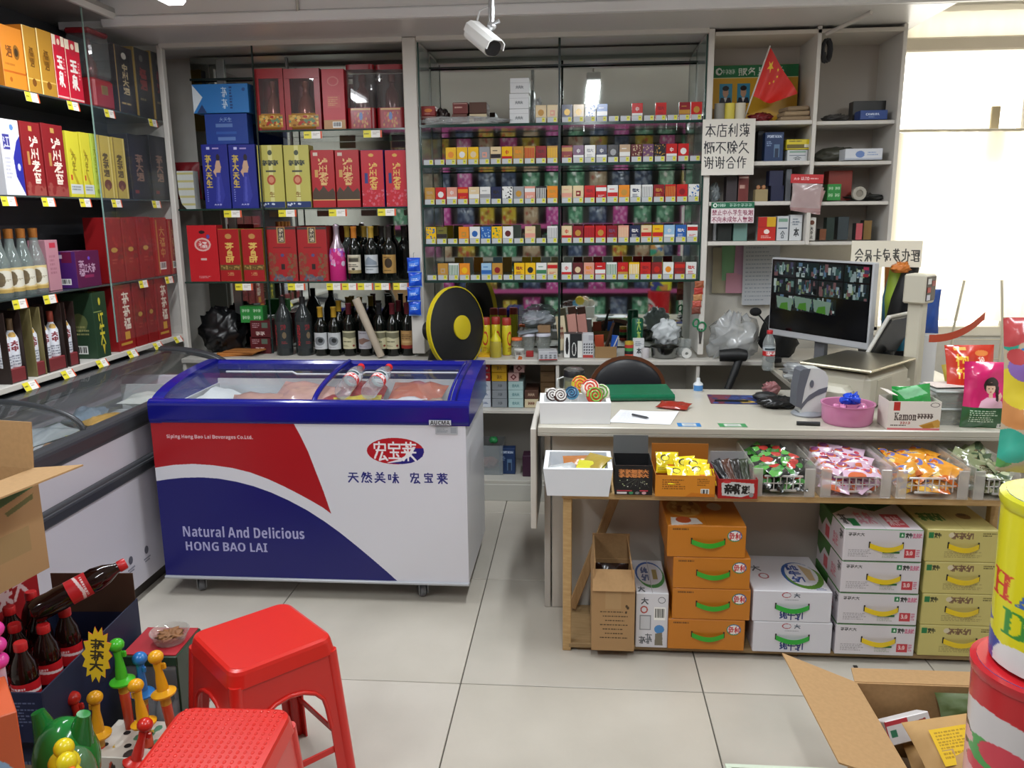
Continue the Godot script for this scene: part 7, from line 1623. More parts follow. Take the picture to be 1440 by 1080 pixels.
	var kb := thing("cardboard_tray", "small brown cardboard box of pens and stationery", "box", Vector3(pz(852, 490, zf).x, y + 0.0005, zf - 0.05))
	part(kb, "carton", tray(Vector3(0.115, 0.062, 0.09), 0.003), mat("8e7048", 0.8))
	var odd := [["orange-red sticker sheet standing in the cardboard tray", "b0482c", -0.03, 0.11], ["bright blue packet standing in the cardboard tray", "2a5cb8", 0.04, 0.11], ["black marker standing in the cardboard tray", "1a1a1c", 0.0, 0.16], ["brown comb standing in the cardboard tray", "3a2418", -0.015, 0.19], ["white stick standing in the cardboard tray", "c8c8c4", 0.02, 0.12]]
	for k in odd.size(): lbox("stationery_item", odd[k][0], "stationery", kb.position + Vector3(odd[k][2], 0.006, -0.025 + 0.012 * k), Vector3([0.05, 0.036, 0.012, 0.014, 0.006][k], odd[k][3], 0.006), odd[k][1], null, Vector3(0.04, 0, [0.05, -0.1, -0.2, -0.3, -0.4][k]))
	var tp := thing("tape_stack", "stack of coloured tape rolls beside the green tin", "tape", Vector3(pz(885, 490, -4.36).x, y + 0.0005, -4.38))
	for k in 5: part(tp, "tape_roll", MB.new().lathe([Vector2(0.016, 0), Vector2(0.024, 0), Vector2(0.024, 0.0165), Vector2(0.016, 0.0165), Vector2(0.016, 0)], 20), mat(["c84a38", "1e1e20", "3a8a44", "b83a34", "c0a038"][k], 0.4), Vector3(0, 0.017 * k, 0))
	solo("tea_tin", "dark green tea tin with gold characters", "tin", MB.new().lathe([Vector2(0, 0.002), Vector2(0.03, 0), Vector2(0.032, 0.004), Vector2(0.032, 0.19), Vector2(0.028, 0.197), Vector2(0, 0.197)], 22, D["tea_can"], Vector3.ZERO, TAU, -PI), gloss, Vector3(pz(896, 480, -4.48).x, y + 0.0005, -4.48))
	lbox("pill_box", "white carton in front of the green tin", "box", Vector3(pz(899, 480, zf).x, y, zf - 0.06), Vector3(0.06, 0.1, 0.03), "white_med", null, Vector3.ZERO, "", "c4c4c0")
	solo("pill_pot", "grey-white plastic pot in front of the white carton", "pot", MB.new().lathe([Vector2(0, 0), Vector2(0.021, 0), Vector2(0.022, 0.05), Vector2(0.018, 0.054), Vector2(0, 0.054)], 20), mat("b6b2b4", 0.4), Vector3(pz(908, 490, zf).x, y + 0.0005, zf - 0.02))
	solo("steel_bowl", "shallow steel bowl on the ledge behind the chair", "bowl", MB.new().lathe([Vector2(0, 0.004), Vector2(0.062, 0), Vector2(0.07, 0.01), Vector2(0.072, 0.055), Vector2(0.077, 0.057), Vector2(0.077, 0.06), Vector2(0.07, 0.058), Vector2(0.066, 0.012), Vector2(0, 0.008)], 30), mat("8a8c8a", 0.2, 1.0), Vector3(pz(935, 488, -4.36).x, y + 0.0005, -4.37))
	solo("plastic_bag", "white plastic bag with red print stuffed in the steel bowl", "bag", crumple(Vector3(0.07, 0.07, 0.045), 24.0, 0.3), mat("bcc2c4", 0.35), Vector3(pz(938, 462, -4.4).x, y + 0.125, -4.4))
	for k in 5: solo("disposable_cup", ["clear disposable cup nearest the steel bowl", "clear disposable cup behind the row", "clear disposable cup mid-row by the panel", "clear disposable cup near the white end panel", "clear disposable cup touching the white end panel"][k], "cup", MB.new().lathe([Vector2(0, 0.002), Vector2(0.016, 0), Vector2(0.021, 0.08), Vector2(0.022, 0.082)], 16), glass("d0d8d8", 0.3, 0.1), Vector3(0.455 + 0.034 * k, y + 0.0005, -4.47 + 0.02 * (k % 2)), Vector3.ZERO, "clear disposable cups")
	var rl := thing("thread_roll", "white roll standing on edge beside the cups", "roll", Vector3(pz(966, 492, zf).x, y + 0.027, zf - 0.02))
	part(rl, "roll", MB.new().lathe([Vector2(0.008, -0.015), Vector2(0.026, -0.015), Vector2(0.026, 0.015), Vector2(0.008, 0.015), Vector2(0.008, -0.015)], 22).move(Transform3D(Basis(Vector3.RIGHT, PI / 2), Vector3.ZERO)), mat("d0d0cc", 0.6))
	# things hung on the end panel
	var st := thing("sachet_strip", "hanging strip of brown and red sachets on the end panel", "sachets", Vector3(pz(984, 395, ZC + 0.03).x, 1.2, ZC + 0.02))
	for k in 5: part(st, "sachet", pouch(0.05, 0.036, 0.01, k * 1.5), mat(["a05a3c", "b8443c", "c08a5c", "b8584c", "7a4438"][k], 0.25), Vector3(-0.003 * k, -0.018 - 0.034 * k, 0), Vector3(0, 0.2, 0.05))
	var sx := thing("scissors", "green-handled scissors hanging on the end panel", "scissors", Vector3(pz(984, 460, ZC + 0.03).x, pz(984, 460, ZC + 0.03).y, ZC + 0.012))
	for q in 2:
		var ring := []
		for k in 15: ring.append(Vector3((0.014 + 0.008 * q) * cos(TAU * k / 14), (0.02 + 0.004 * q) * sin(TAU * k / 14), 0))
		part(sx, "handle", MB.new().tube(ring, 0.005, 6), mat("1f7a4c", 0.4), Vector3(-0.018 + 0.03 * q, 0.02 - 0.02 * q, 0), Vector3(0, 0, -0.3))
		part(sx, "blade", bx(Vector3(0, 0, 0.002 * q), Vector3(0.01, 0.08, 0.002)), mat("a8aaac", 0.2, 1.0), Vector3(0.004 + 0.006 * q, -0.05, 0), Vector3(0, 0, 0.1 - 0.2 * q))
	# compartment with cartons below the ledge
	var ys := 0.51
	var z := ZC + 0.01
	var stack := [[672, 690, 0.0, "carton_white", "white carton with navy mark, bottom of the stack beside the freezer"], [672, 690, 0.049, "carton_white", "white carton with navy mark, second up beside the freezer"], [672, 690, 0.098, "carton_white", "white carton with navy mark, third up beside the freezer"], [672, 690, 0.147, "carton_red", "red carton with round mark, fourth up beside the freezer"], [672, 690, 0.196, "carton_red", "red carton with round mark under the yellow carton"], [672, 690, 0.245, "carton_yellow", "yellow carton on top of the stack beside the freezer"], [691, 713, 0.0, "carton_grey", "grey carton, bottom of the second stack"], [691, 713, 0.049, "carton_grey", "grey carton, second up in the second stack"], [691, 713, 0.098, "carton_grey", "grey carton, third up in the second stack"], [691, 713, 0.147, "carton_yellow", "yellow carton, fourth up in the second stack"], [691, 713, 0.196, "carton_yellow", "yellow carton topping the second stack"], [714, 736, 0.0, "carton_mint", "mint carton, bottom of the third stack"], [714, 736, 0.049, "carton_mint", "mint carton, second up in the third stack"], [714, 736, 0.098, "carton_mint", "mint carton, third up in the third stack"], [714, 730, 0.147, "carton_pink", "pink diamond carton on the mint stack"], [722, 738, 0.196, "carton_pink", "pink diamond carton topping the mint stack"], [737, 757, 0.0, "carton_cream", "cream carton with dark characters on the inner shelf"], [737, 757, 0.049, "carton_brown", "brown carton on the cream carton"], [758, 780, 0.0, "carton_tan", "tan carton at the bottom by the divider"], [758, 780, 0.062, "carton_tan", "tan carton second up by the divider"], [758, 780, 0.124, "carton_tan", "tan carton third up by the divider"], [758, 780, 0.186, "carton_tan", "tan carton on top by the divider"]]
	for k in stack.size():
		var q = stack[k]
		var xa := pz(q[0], 550, z).x
		var xb := pz(q[1], 550, z).x
		var tall := 0.06 if q[0] == 758 else 0.0475
		lbox("tissue_carton", q[4], "box", Vector3((xa + xb) / 2, ys + q[2], z - 0.11 - (0.1 if q[0] == 758 else 0.0)), Vector3(xb - xa - 0.004, tall, 0.2), q[3], null, Vector3.ZERO, "cartons under the ledge", "8a8078")
	# bottom compartment
	var yb := 0.1155
	lbox("powder_carton", "dark blue carton with small print in the bottom compartment", "box", Vector3(pz(712, 645, z).x, yb, z - 0.08), Vector3(0.09, 0.15, 0.06), "razor", null, Vector3.ZERO, "", "14285c")
	lbox("plum_bag", "plum-coloured carton with white mark in the bottom compartment", "box", Vector3(pz(741, 650, z).x + 0.01, yb, z - 0.06), Vector3(0.07, 0.12, 0.1), "3c1c34", null, Vector3.ZERO, "", "2a1426")
	var dr := thing("storage_tub", "clear plastic tub in the bottom compartment", "tub", Vector3(pz(695, 650, z).x - 0.04, yb + 0.0005, z - 0.13))
	part(dr, "tub", tray(Vector3(0.17, 0.17, 0.2), 0.004), glass("a8b0b4", 0.35))
	solo("dish_sponge", "red and cream packet inside the clear tub", "packet", crumple(Vector3(0.05, 0.03, 0.05), 27.0), mat("a86a5c", 0.5), dr.position + Vector3(0, 0.04, 0.0))
	solo("green_bottle", "small green plastic toy on the clear tub", "toy", crumple(Vector3(0.025, 0.02, 0.02), 28.0, 0.2), mat("2a8a4c", 0.4), dr.position + Vector3(0.03, 0.188, 0.05))
	lbox("lavender_box", "lavender box standing behind the freezer's side", "box", Vector3(-0.62, yb, z - 0.12), Vector3(0.09, 0.18, 0.1), "6a74a0")
	# behind the chair
	var wb := thing("white_bottle", "small white bottle with blue label under the ledge", "bottle", Vector3(pz(981, 535, -4.2).x, DY + 0.0, -3.95))
	wb.position = Vector3(pz(981, 535, -3.6).x, DY + 0.0005, -3.58)
	part(wb, "body", MB.new().lathe([Vector2(0, 0), Vector2(0.02, 0), Vector2(0.021, 0.035), Vector2(0.008, 0.046), Vector2(0.008, 0.06), Vector2(0, 0.061)], 18), mat("cfd4d8", 0.35))
	part(wb, "label", MB.new().lathe([Vector2(0.0214, 0.006), Vector2(0.0214, 0.03)], 12, Rect2(0, 0, 1, 1), Vector3.ZERO, 2.4, -1.2), mat("4a84c0", 0.4))
	for k in 2: solo("power_cable", ["black looped cable in the right-hand compartment", "grey looped cable behind the chair"][k], "cable", MB.new().tube(range(0, 22).map(func(i): return Vector3(0.09 * cos(i * 0.55) * (1 + 0.02 * i), 0.09 + 0.07 * sin(i * 0.55) + 0.003 * i, 0.004 * i)), 0.005, 6), mat(["1a1a1c", "5a5a5c"][k], 0.5), Vector3([0.95, 0.42][k], 0.1155, ZC - 0.1))

# ------------------------------------------------------------------ pine rack in front of the counter
const RZ := -2.71
const RT := 0.602
func strap(w: float, hex: String) -> MB:
	return MB.new().grid(12, 2, func(a, b): return Vector3((a - 0.5) * w, (b - 0.5) * 0.018 - 0.01 * sin(PI * a), 0.0015 + 0.012 * sin(PI * a)))

func milk_case(label: String, u0: float, u1: float, v0: float, yb: float, h: float, dep: float, pr: String, top: String, side: String, handle: String, group: String, hu := 0.0, zf := RZ + 0.02):
	var a := pz(u0, v0 + 20, zf)
	var b := pz(u1, v0 + 20, zf)
	var w := b.x - a.x - 0.003
	var t := thing("drink_case", label, "carton", Vector3((a.x + b.x) / 2, yb + 0.0005, zf - dep / 2), Vector3.ZERO, group)
	var sd := card(D[pr], side)
	part(t, "carton", bx(Vector3(0, h / 2, 0), Vector3(w, h - 0.001, dep), 0.0025, [D[pr], sd, sd, sd, D[top], sd]), satin)
	part(t, "handle", strap(w * 0.42, handle), mat(handle, 0.4), Vector3(hu * w, h * 0.5, dep / 2 + 0.002))
	for s in [-1, 1]: part(t, "handle_slot", bx(Vector3(hu * w + s * w * 0.21, h * 0.52, dep / 2), Vector3(0.005, 0.022, 0.003)), mat("2c2620", 0.6))

func crate(label: String, u0: float, u1: float, k: int, pr: String, packets: String):
	var a := pz(u0, 670, RZ + 0.02)
	var b := pz(u1, 670, RZ + 0.02)
	var w := b.x - a.x - 0.006
	var dep := 0.3
	var t := thing("clear_crate", label, "crate", Vector3((a.x + b.x) / 2, RT + 0.0005, RZ + 0.01 - dep / 2), Vector3.ZERO, "clear plastic crates")
	var cl := glass("d8d4cc", 0.2, 0.15)
	part(t, "floor", bx(Vector3(0, 0.003, 0), Vector3(w, 0.006, dep)), cl)
	for s in [-1, 1]:
		part(t, "side_wall", bx(Vector3(s * (w / 2 - 0.002), 0.055, 0), Vector3(0.004, 0.11, dep)), cl)
	part(t, "back_wall", bx(Vector3(0, 0.055, -dep / 2 + 0.002), Vector3(w - 0.008, 0.11, 0.004)), cl)
	var fr2 := MB.new()
	for s in [-1, 1]: fr2.box(Vector3(s * (w / 2 - 0.018), 0.05, dep / 2 - 0.003), Vector3(0.034, 0.1, 0.006), 0.002)
	fr2.box(Vector3(0, 0.072, dep / 2 - 0.003), Vector3(w - 0.08, 0.007, 0.006), 0.002).box(Vector3(0, 0.022, dep / 2 - 0.003), Vector3(w - 0.12, 0.008, 0.006), 0.002)
	part(t, "front_frame", fr2, glass("dcd8d2", 0.36, 0.15))
	var n := int(w * 32)
	var br := MB.new()
	for i in n: br.box(Vector3(-w / 2 + 0.04 + (w - 0.08) * (i + 0.5) / n, 0.047, dep / 2 - 0.003), Vector3(0.003, 0.044, 0.004))
	br.box(Vector3(0, 0.047, dep / 2 - 0.003), Vector3(w - 0.08, 0.003, 0.004))
	part(t, "front_bars", br, glass("dcd8d2", 0.6, 0.2))
	var g := RandomNumberGenerator.new()
	g.seed = k
	for i in 24:
		var rr := g.randf_range(0.75, 1.15)
		var lay := i / 12
		solo("snack_packet", packets, "snack packet", pouch(0.1 * rr, 0.068 * rr, 0.016, i + k * 7.0, D[pr], 8, 8), film, t.position + Vector3((((i % 4) + 0.5) / 4 - 0.5) * (w - 0.07) + g.randf_range(-0.01, 0.01), 0.035 + 0.045 * lay + g.randf_range(0, 0.01), 0.1 - 0.095 * ((i / 4) % 3) + g.randf_range(-0.02, 0.02)), Vector3(-0.9 + g.randf_range(-0.5, 0.4), g.randf_range(-1.2, 1.2), g.randf_range(-0.5, 0.5)), "packets in " + pr.replace("snack_", "the ") + " crate")

func build_under_counter():
	var r := thing("pine_rack", "low pine rack under the counter with leaning brace", "rack", Vector3(0.74, 0, RZ - 0.15))
	var o := r.position
	part(r, "top_board", bx(Vector3(0.745, RT - 0.012, RZ - 0.16) - o, Vector3(1.6, 0.024, 0.32), 0.002), pine)
	for x in [-0.036, 1.53]:
		for z in [RZ - 0.016, RZ - 0.29]: part(r, "post", bx(Vector3(x, 0.289, z) - o, Vector3(0.03, 0.578, 0.032), 0.002), pine)
	part(r, "brace", MB.new().box(Vector3.ZERO, Vector3(0.032, 0.57, 0.022), 0.002), grain("8a6c44", "a3825a", 0.05, 0.65, Vector3(5, 1, 5), 0.02, 9), Vector3(0.075, 0.315, RZ - 0.245) - o, Vector3(0, 0, -0.34))
	part(r, "bottom_board", bx(Vector3(0.745, 0.021, RZ - 0.15) - o, Vector3(1.55, 0.018, 0.3), 0.002), grain("8f7650", "a58a62", 0.05, 0.7, Vector3(1, 6, 6), 0.02, 10))
	for x in [0.03, 0.75, 1.5]: part(r, "skid", bx(Vector3(x, 0.006, RZ - 0.15) - o, Vector3(0.06, 0.012, 0.28)), mat("6a5436", 0.8))
	# upper row of trays
	var ft := thing("foam_tray", "white foam tray of flat snack packets at the rack end", "tray", Vector3(0.0, RT + 0.0005, RZ - 0.06))
	part(ft, "tub", tray(Vector3(0.21, 0.1, 0.2), 0.014, null, 0.12), mat("dfe3e8", 0.6))
	for k in 4: solo("flat_packet", ["silver flat packet in the foam tray", "brown flat packet in the foam tray", "yellow-green flat packet leaning in the foam tray", "olive and red flat packet leaning in the foam tray"][k], "snack packet", pouch(0.11, 0.085, 0.012, 40.0 + k), mat(["a8acae", "a86c3c", "c8c43c", "a08a3c"][k], 0.25), ft.position + Vector3([-0.045, 0.0, 0.04, 0.055][k], [0.06, 0.075, 0.075, 0.09][k], [0.02, -0.03, 0.03, 0.0][k]), Vector3(-1.1, 0.3 - 0.4 * k, 0.1))
	var bo := thing("sparkler_box", "open black firework-printed box on the pine rack", "box", Vector3(0.19, RT + 0.0005, RZ - 0.06))
	part(bo, "carton", tray(Vector3(0.128, 0.105, 0.15), 0.002), mat("1b1b1d", 0.5))
	part(bo, "front_print", bx(Vector3(0, 0.0525, 0.0757), Vector3(0.128, 0.105, 0.0006), 0, D["sparkler"]), satin)
	part(bo, "back_flap", bx(Vector3(0, 0.14, -0.09), Vector3(0.125, 0.07, 0.002)), mat("5a5c5c", 0.5), Vector3.ZERO, Vector3(-0.15, 0, 0))
	var ob := thing("snack_box", "open orange snack display box on the pine rack", "box", Vector3(0.363, RT + 0.0005, RZ - 0.06))
	part(ob, "carton", tray(Vector3(0.2, 0.075, 0.17), 0.002), mat("b8701e", 0.6))
	part(ob, "front_print", bx(Vector3(0, 0.0375, 0.0857), Vector3(0.2, 0.075, 0.0006), 0, D["orange_tray"]), satin)
	part(ob, "back_panel", bx(Vector3(0, 0.07, -0.083), Vector3(0.2, 0.14, 0.002)), mat("a8661c", 0.6))
	for k in 6: solo("yellow_packet", ["yellow snack packet standing at the back of the orange box", "yellow snack packet, second row of the orange box", "yellow snack packet leaning in the orange box", "yellow snack packet lying over the orange box rim", "yellow snack packet in the front row of the orange box", "yellow snack packet at the side of the orange box"][k], "snack packet", pouch(0.08, 0.075, 0.015, 50.0 + k, D["yellow_snack"]), film, ob.position + Vector3([-0.05, 0.01, 0.04, 0.05, -0.02, 0.07][k], [0.085, 0.08, 0.08, 0.07, 0.065, 0.05][k], [-0.03, 0.0, 0.02, 0.05, 0.055, 0.03][k]), Vector3(-0.5 - 0.1 * k, 0.2 * sin(k * 2.0), 0.2 * sin(k * 3.0)), "packets in the orange box")
	var rb := thing("snack_box", "open red and silver snack display box on the pine rack", "box", Vector3(0.537, RT + 0.0005, RZ - 0.06))
	part(rb, "carton", tray(Vector3(0.13, 0.068, 0.19), 0.002), mat("8e1c20", 0.55))
	part(rb, "front_print", bx(Vector3(0, 0.034, 0.0957), Vector3(0.13, 0.068, 0.0006), 0, D["qinzui"]), satin)
	part(rb, "back_panel", bx(Vector3(0, 0.055, -0.093), Vector3(0.13, 0.11, 0.002)), mat("9a9c9e", 0.6))
	for k in 4: solo("black_packet", ["black snack stick packet leaning in the red box", "black and orange snack stick packet in the red box", "dark snack stick packet beside the red box wall", "dark green snack stick packet in the red box"][k], "snack packet", pouch(0.035, 0.11, 0.012, 60.0 + k), mat(["1c1c1e", "4a2a1c", "26221e", "2c3424"][k], 0.25), rb.position + Vector3(-0.04 + 0.026 * k, 0.062, 0.02), Vector3(-0.6, 0, 0.4 - 0.1 * k))
	crate("clear crate of black and green snack packets", 1058, 1150, 1, "snack_dark", "black and green snack packet in the crate beside the red box")
	crate("clear crate of pink and white snack packets", 1155, 1258, 2, "snack_pink", "pink and white snack packet heaped in a clear crate")
	crate("clear crate of orange snack packets", 1262, 1368, 3, "snack_gold", "orange snack packet heaped in a clear crate")
	crate("clear crate of olive green snack packets at the rack end", 1372, 1440, 4, "snack_green", "olive green snack packet in the crate at the rack end")
	# lower row
	var kb := thing("cardboard_box", "open tall brown cardboard box with packing print on its front", "box", Vector3(pz(862, 880, RZ + 0.05).x, 0.0315, RZ + 0.045 - 0.13))
	part(kb, "carton", tray(Vector3(0.15, 0.235, 0.26), 0.004), kraft_dark)
	part(kb, "front_print", bx(Vector3(0, 0.1175, 0.1305), Vector3(0.15, 0.235, 0.0006), 0, D["kraft_print"]), paper)
	part(kb, "flap", bx(Vector3(0, 0, 0), Vector3(0.004, 0.1, 0.25)), kraft_dark, Vector3(0.068, 0.28, 0), Vector3(0, 0, 0.16))
	part(kb, "flap", bx(Vector3(0, 0, 0), Vector3(0.004, 0.1, 0.25)), kraft_dark, Vector3(-0.07, 0.28, 0), Vector3(0, 0, -0.1))
	part(kb, "flap", bx(Vector3(0, 0, 0), Vector3(0.14, 0.1, 0.004)), kraft_dark, Vector3(0, 0.285, -0.13))
	part(kb, "flap", bx(Vector3(0, 0, 0), Vector3(0.145, 0.075, 0.004)), kraft, Vector3(0, 0.265, 0.125), Vector3(-0.5, 0, 0))
	solo("brown_pouch", "dark brown foil pouch inside the tall cardboard box", "food bag", pouch(0.12, 0.2, 0.05, 71.0), mat("2a1a14", 0.2), kb.position + Vector3(0, 0.17, 0.0), Vector3(-0.1, 0, 0))
	var me := thing("drink_case", "white milk carton standing on end beside the cardboard box", "carton", Vector3((pz(893, 880, RZ).x + pz(939, 880, RZ).x) / 2, 0.0305, RZ + 0.015 - 0.14))
	part(me, "carton", bx(Vector3(0, 0.105, 0), Vector3(0.113, 0.21, 0.28), 0.0025, [D["milk_end"], solid("c8c8ce"), solid("c8c8ce"), solid("c8c8ce"), D["milk_end_top"], solid("c8c8ce")]), satin)
	part(me, "top_seam", bx(Vector3(0, 0.2105, 0), Vector3(0.002, 0.001, 0.28)), mat("b0b0b4", 0.6))
	var OC := [["top", 938, 1050, 736], ["second", 946, 1056, 783], ["third", 945, 1056, 826], ["bottom", 939, 1048, 868]]
	var hh := 0.1165
	for k in 4: milk_case("orange milk carton with green handle, %s of the stack of four" % OC[k][0], OC[k][1], OC[k][2], OC[k][3], 0.0305 + hh * (3 - k), hh, 0.3, "yili", "yili_top", "9c5f18", "35a828", "orange milk cartons", 0.02)
	for k in 2: milk_case(["white milk carton with green handle, upper of two", "white milk carton with green handle, lower of two"][k], 1058, 1170, [836, 880][k], 0.0305 + hh * (1 - k), hh, 0.3, "milk", "milk_top", "c4c6ce", "2aa838", "white milk cartons")
	for k in 4: milk_case("pink-lettered white milk carton with yellow handle, %s of the stack" % ["top", "second", "third", "bottom"][k], [1185, 1182, 1178, 1174][k], [1298, 1294, 1291, 1287][k], [752, 795, 838, 881][k], 0.0305 + hh * (3 - k), hh, 0.29, "meng", "meng_top", "meng_side", "e8c81c", "pink-lettered milk cartons", 0.04)
	for k in 4: milk_case("pale yellow milk carton with yellow handle, %s of the stack" % ["top", "second", "third", "bottom"][k], [1301, 1298, 1295, 1291][k], [1404, 1406, 1406, 1404][k], [752, 795, 838, 881][k], 0.0305 + hh * (3 - k), hh, 0.29, "dan", "dan_top", "b8ac64", "e8c81c", "pale yellow milk cartons", 0.02, RZ + 0.01)
	for k in 3: solo("floor_scrap", ["dark dirt crumb on the tiles before the pine rack", "yellow paper scrap on the tiles before the pine rack", "brown leaf scrap on the tiles by the rack skid"][k], "litter", bx(Vector3.ZERO, Vector3(0.014 + 0.012 * k, 0.003, 0.012), 0.001), mat(["2c2824", "b8a03c", "6a5a44"][k], 0.7), py([1203, 1243, 1105][k], [937, 952, 923][k], 0.0025), Vector3(0, k * 0.8, 0))

# ------------------------------------------------------------------ open shelves, notes and signs at the right
func sbox(called: String, label: String, cat: String, u0: float, u1: float, vtop: float, k: int, dep: float, front: String, side: String, z := ZC - 0.04, turn := 0.0):
	zbox(called, label, cat, u0, u1, vtop, RSH[k] + 0.0005, z, dep, front, side, "", null, "", turn)

func sheet(w: float, h: float, rect: Rect2, curl := 0.01) -> MB:
	return MB.new().grid(6, 8, func(a, b): return Vector3((a - 0.5) * w, (b - 0.5) * h, curl * (1 - b) * (1 - b) + 0.3 * curl * sin(a * 5)), rect)

func build_right_shelves():
	var p := pz(1060, 127, ZC - 0.3)
	solo("service_poster", "green and yellow service board with two portrait photos", "poster", bx(Vector3.ZERO, Vector3(0.44, 0.31, 0.008), 0.001, faces(D["poster"], solid("c8a030"), solid("c8a030"))), satin, Vector3(p.x, RSH[0] + 0.156, ZC - 0.27), Vector3(-0.05, 0, 0))
	var f := thing("table_flag", "small red flag with five yellow stars on a white stick", "flag", Vector3(pz(1046, 165, ZC - 0.05).x, RSH[0] + 0.0005, ZC - 0.07))
	var a := Vector3(0.0, 0.0, 0.0)
	var b := pz(1083, 66, ZC - 0.07) - f.position
	part(f, "stick", MB.new().tube([a, b + Vector3(0, 0.006, 0)], 0.004, 8), mat("d8d4cc", 0.4))
	var c1 := b
	var c2 := b.lerp(a, 0.64)
	var d1 := pz(1121, 132, ZC - 0.07) - f.position
	var d2 := pz(1083, 146, ZC - 0.07) - f.position
	part(f, "cloth", MB.new().grid(14, 10, func(u, v): var q: Vector3 = c2.lerp(c1, v).lerp(d2.lerp(d1, v), u); return q + Vector3(0, 0, 0.02 * sin(u * 7 + v * 2) * u), D["flag"]), satin)
	f.get_child(1).material_override = satin
	for k in 3: solo("label_roll", ["grey roll of tags at the poster's foot", "yellow-banded roll of price tags, left one of the pair", "yellow-banded roll of price tags beside the red bag"][k], "roll", MB.new().lathe([Vector2(0.006, 0), Vector2(0.026, 0), Vector2(0.026, 0.092), Vector2(0.006, 0.092)], 20, D["tape_rolls"] if k < 0 else Rect2(0, 0, 1, 1)), mat(["8a8880", "d4c44c", "cfc8b4"][k], 0.5), Vector3(pz([1012, 1026, 1041][k], 155, ZC - 0.05).x, RSH[0] + 0.0005, ZC - 0.05))
	solo("plastic_bag", "small dark red plastic bag lying on the top shelf", "bag", crumple(Vector3(0.055, 0.026, 0.05), 31.0), mat("7a2026", 0.3), Vector3(pz(1070, 160, ZC - 0.1).x, RSH[0] + 0.022, ZC - 0.1))
	for k in 3: solo("folded_bag", ["lowest folded tan paper bag in the pile", "middle folded tan paper bag in the pile", "top folded tan paper bag in the pile"][k], "bag", bx(Vector3(0, 0.012, 0), Vector3(0.15 - 0.02 * k, 0.022, 0.12), 0.006), mat(["9a8468", "a48e70", "8e7a60"][k], 0.8), Vector3(pz(1116, 155, ZC - 0.09).x, RSH[0] + 0.0005 + 0.0245 * k, ZC - 0.09), Vector3(0, 0.1 * k, 0.03 * k), "folded paper bags")
	solo("cable_coil", "black cable coil hanging in the upper corner", "cable", MB.new().tube(range(0, 40).map(func(k): return Vector3(0.018 * sin(k * 0.6) + 0.0004 * k, 0.055 * cos(k * 0.6), 0.0006 * k)), 0.005, 6), mat("202022", 0.5), pz(1159, 72, ZC - 0.02))
	sbox("camera_carton", "blue camera carton in front on the second bay's top shelf", "box", 1207, 1246, 155, 0, 0.09, "camera_box", "12306c")
	sbox("sun_carton", "black carton with yellow sun behind the blue carton", "box", 1197, 1245, 142, 0, 0.07, "blackbox_sun", "1e1e1c", ZC - 0.16)
	solo("tangled_cords", "heap of grey tangled cords on the second bay's top shelf", "cable", crumple(Vector3(0.06, 0.02, 0.05), 33.0, 0.4), mat("4c4a48", 0.6), Vector3(pz(1175, 165, ZC - 0.1).x, RSH[0] + 0.014, ZC - 0.1))
	# second shelf
	sbox("razor_carton", "navy razor carton standing on the second shelf", "box", 1074, 1101, 186, 1, 0.07, "razor", "14284a")
	sbox("filter_carton", "white carton beneath the yellow carton", "box", 1105, 1134, 211, 1, 0.08, "white_med2", "b4b8b8")
	zbox("battery_carton", "yellow carton lying on the white carton", "box", 1104, 1139, 196, pz(1120, 211, ZC - 0.04).y + 0.002, ZC - 0.035, 0.09, "yellowbox", "a8981c")
	sbox("dark_carton", "dark blue-black carton in the shelf's dim corner", "box", 1064, 1073, 184, 1, 0.1, "22262e", "1a1e26", ZC - 0.1)
	solo("plastic_bag", "grey plastic bag on the second bay's second shelf", "bag", crumple(Vector3(0.12, 0.045, 0.05), 35.0, 0.2), mat("5c5c50", 0.35), Vector3(pz(1185, 215, ZC - 0.15).x, RSH[1] + 0.032, ZC - 0.22))
	zbox("router_carton", "white carton with blue swirl lying over the grey bag", "box", 1186, 1239, 209, RSH[1] + 0.0005, ZC - 0.02, 0.1, "whiteblue", "b0b4bc")
	# third shelf
	for k in 5: zbox("lighter_box", ["dark lighter carton, first in the row on the third shelf", "white and black lighter carton standing on the third shelf", "navy lighter carton, lower, on the third shelf", "navy lighter carton stacked upper on the third shelf", "grey blister pack standing at the shelf's end"][k], "box", [1020, 1037, 1082, 1080, 1104][k], [1036, 1052, 1101, 1100, 1112][k], [248, 247, 261, 240, 238][k], [RSH[2], RSH[2], RSH[2], RSH[2] + 0.076, RSH[2]][k] + 0.0005, ZC - 0.05, 0.08, ["3a3438", "cart_maroon", "1f2444", "232848", "6a6e74"][k], "26262c")
	var eb := thing("egg_box", "small tan box of brown eggs on the third shelf", "box", Vector3(pz(1070, 270, ZC - 0.05).x, RSH[2] + 0.0005, ZC - 0.06))
	part(eb, "carton", tray(Vector3(0.062, 0.06, 0.06), 0.002), mat("9a8a64", 0.7))
	for k in 5: solo("egg", "brown egg heaped in the small tan box", "egg", MB.new().ball(Vector3.ZERO, Vector3(0.011, 0.013, 0.011), 12, 8), mat("b8845c", 0.5), eb.position + Vector3([-0.016, 0.016, 0, -0.012, 0.014][k], [0.05, 0.05, 0.056, 0.07, 0.07][k], [0.012, 0.01, -0.012, 0, 0.004][k]), Vector3.ZERO, "eggs in the tan box")
	solo("plastic_bag", "clear bag with pale bottle at the third shelf's panel end", "bag", crumple(Vector3(0.028, 0.05, 0.05), 37.0, 0.3), glass("a8b4b8", 0.5, 0.15), Vector3(0.7, RSH[2] + 0.042, ZC - 0.1))
	var hb := thing("hanging_packs", "clear card packs with red header hanging from the upright", "packet", Vector3(pz(1136, 247, ZC + 0.02).x, pz(1136, 245, ZC + 0.02).y, ZC + 0.012))
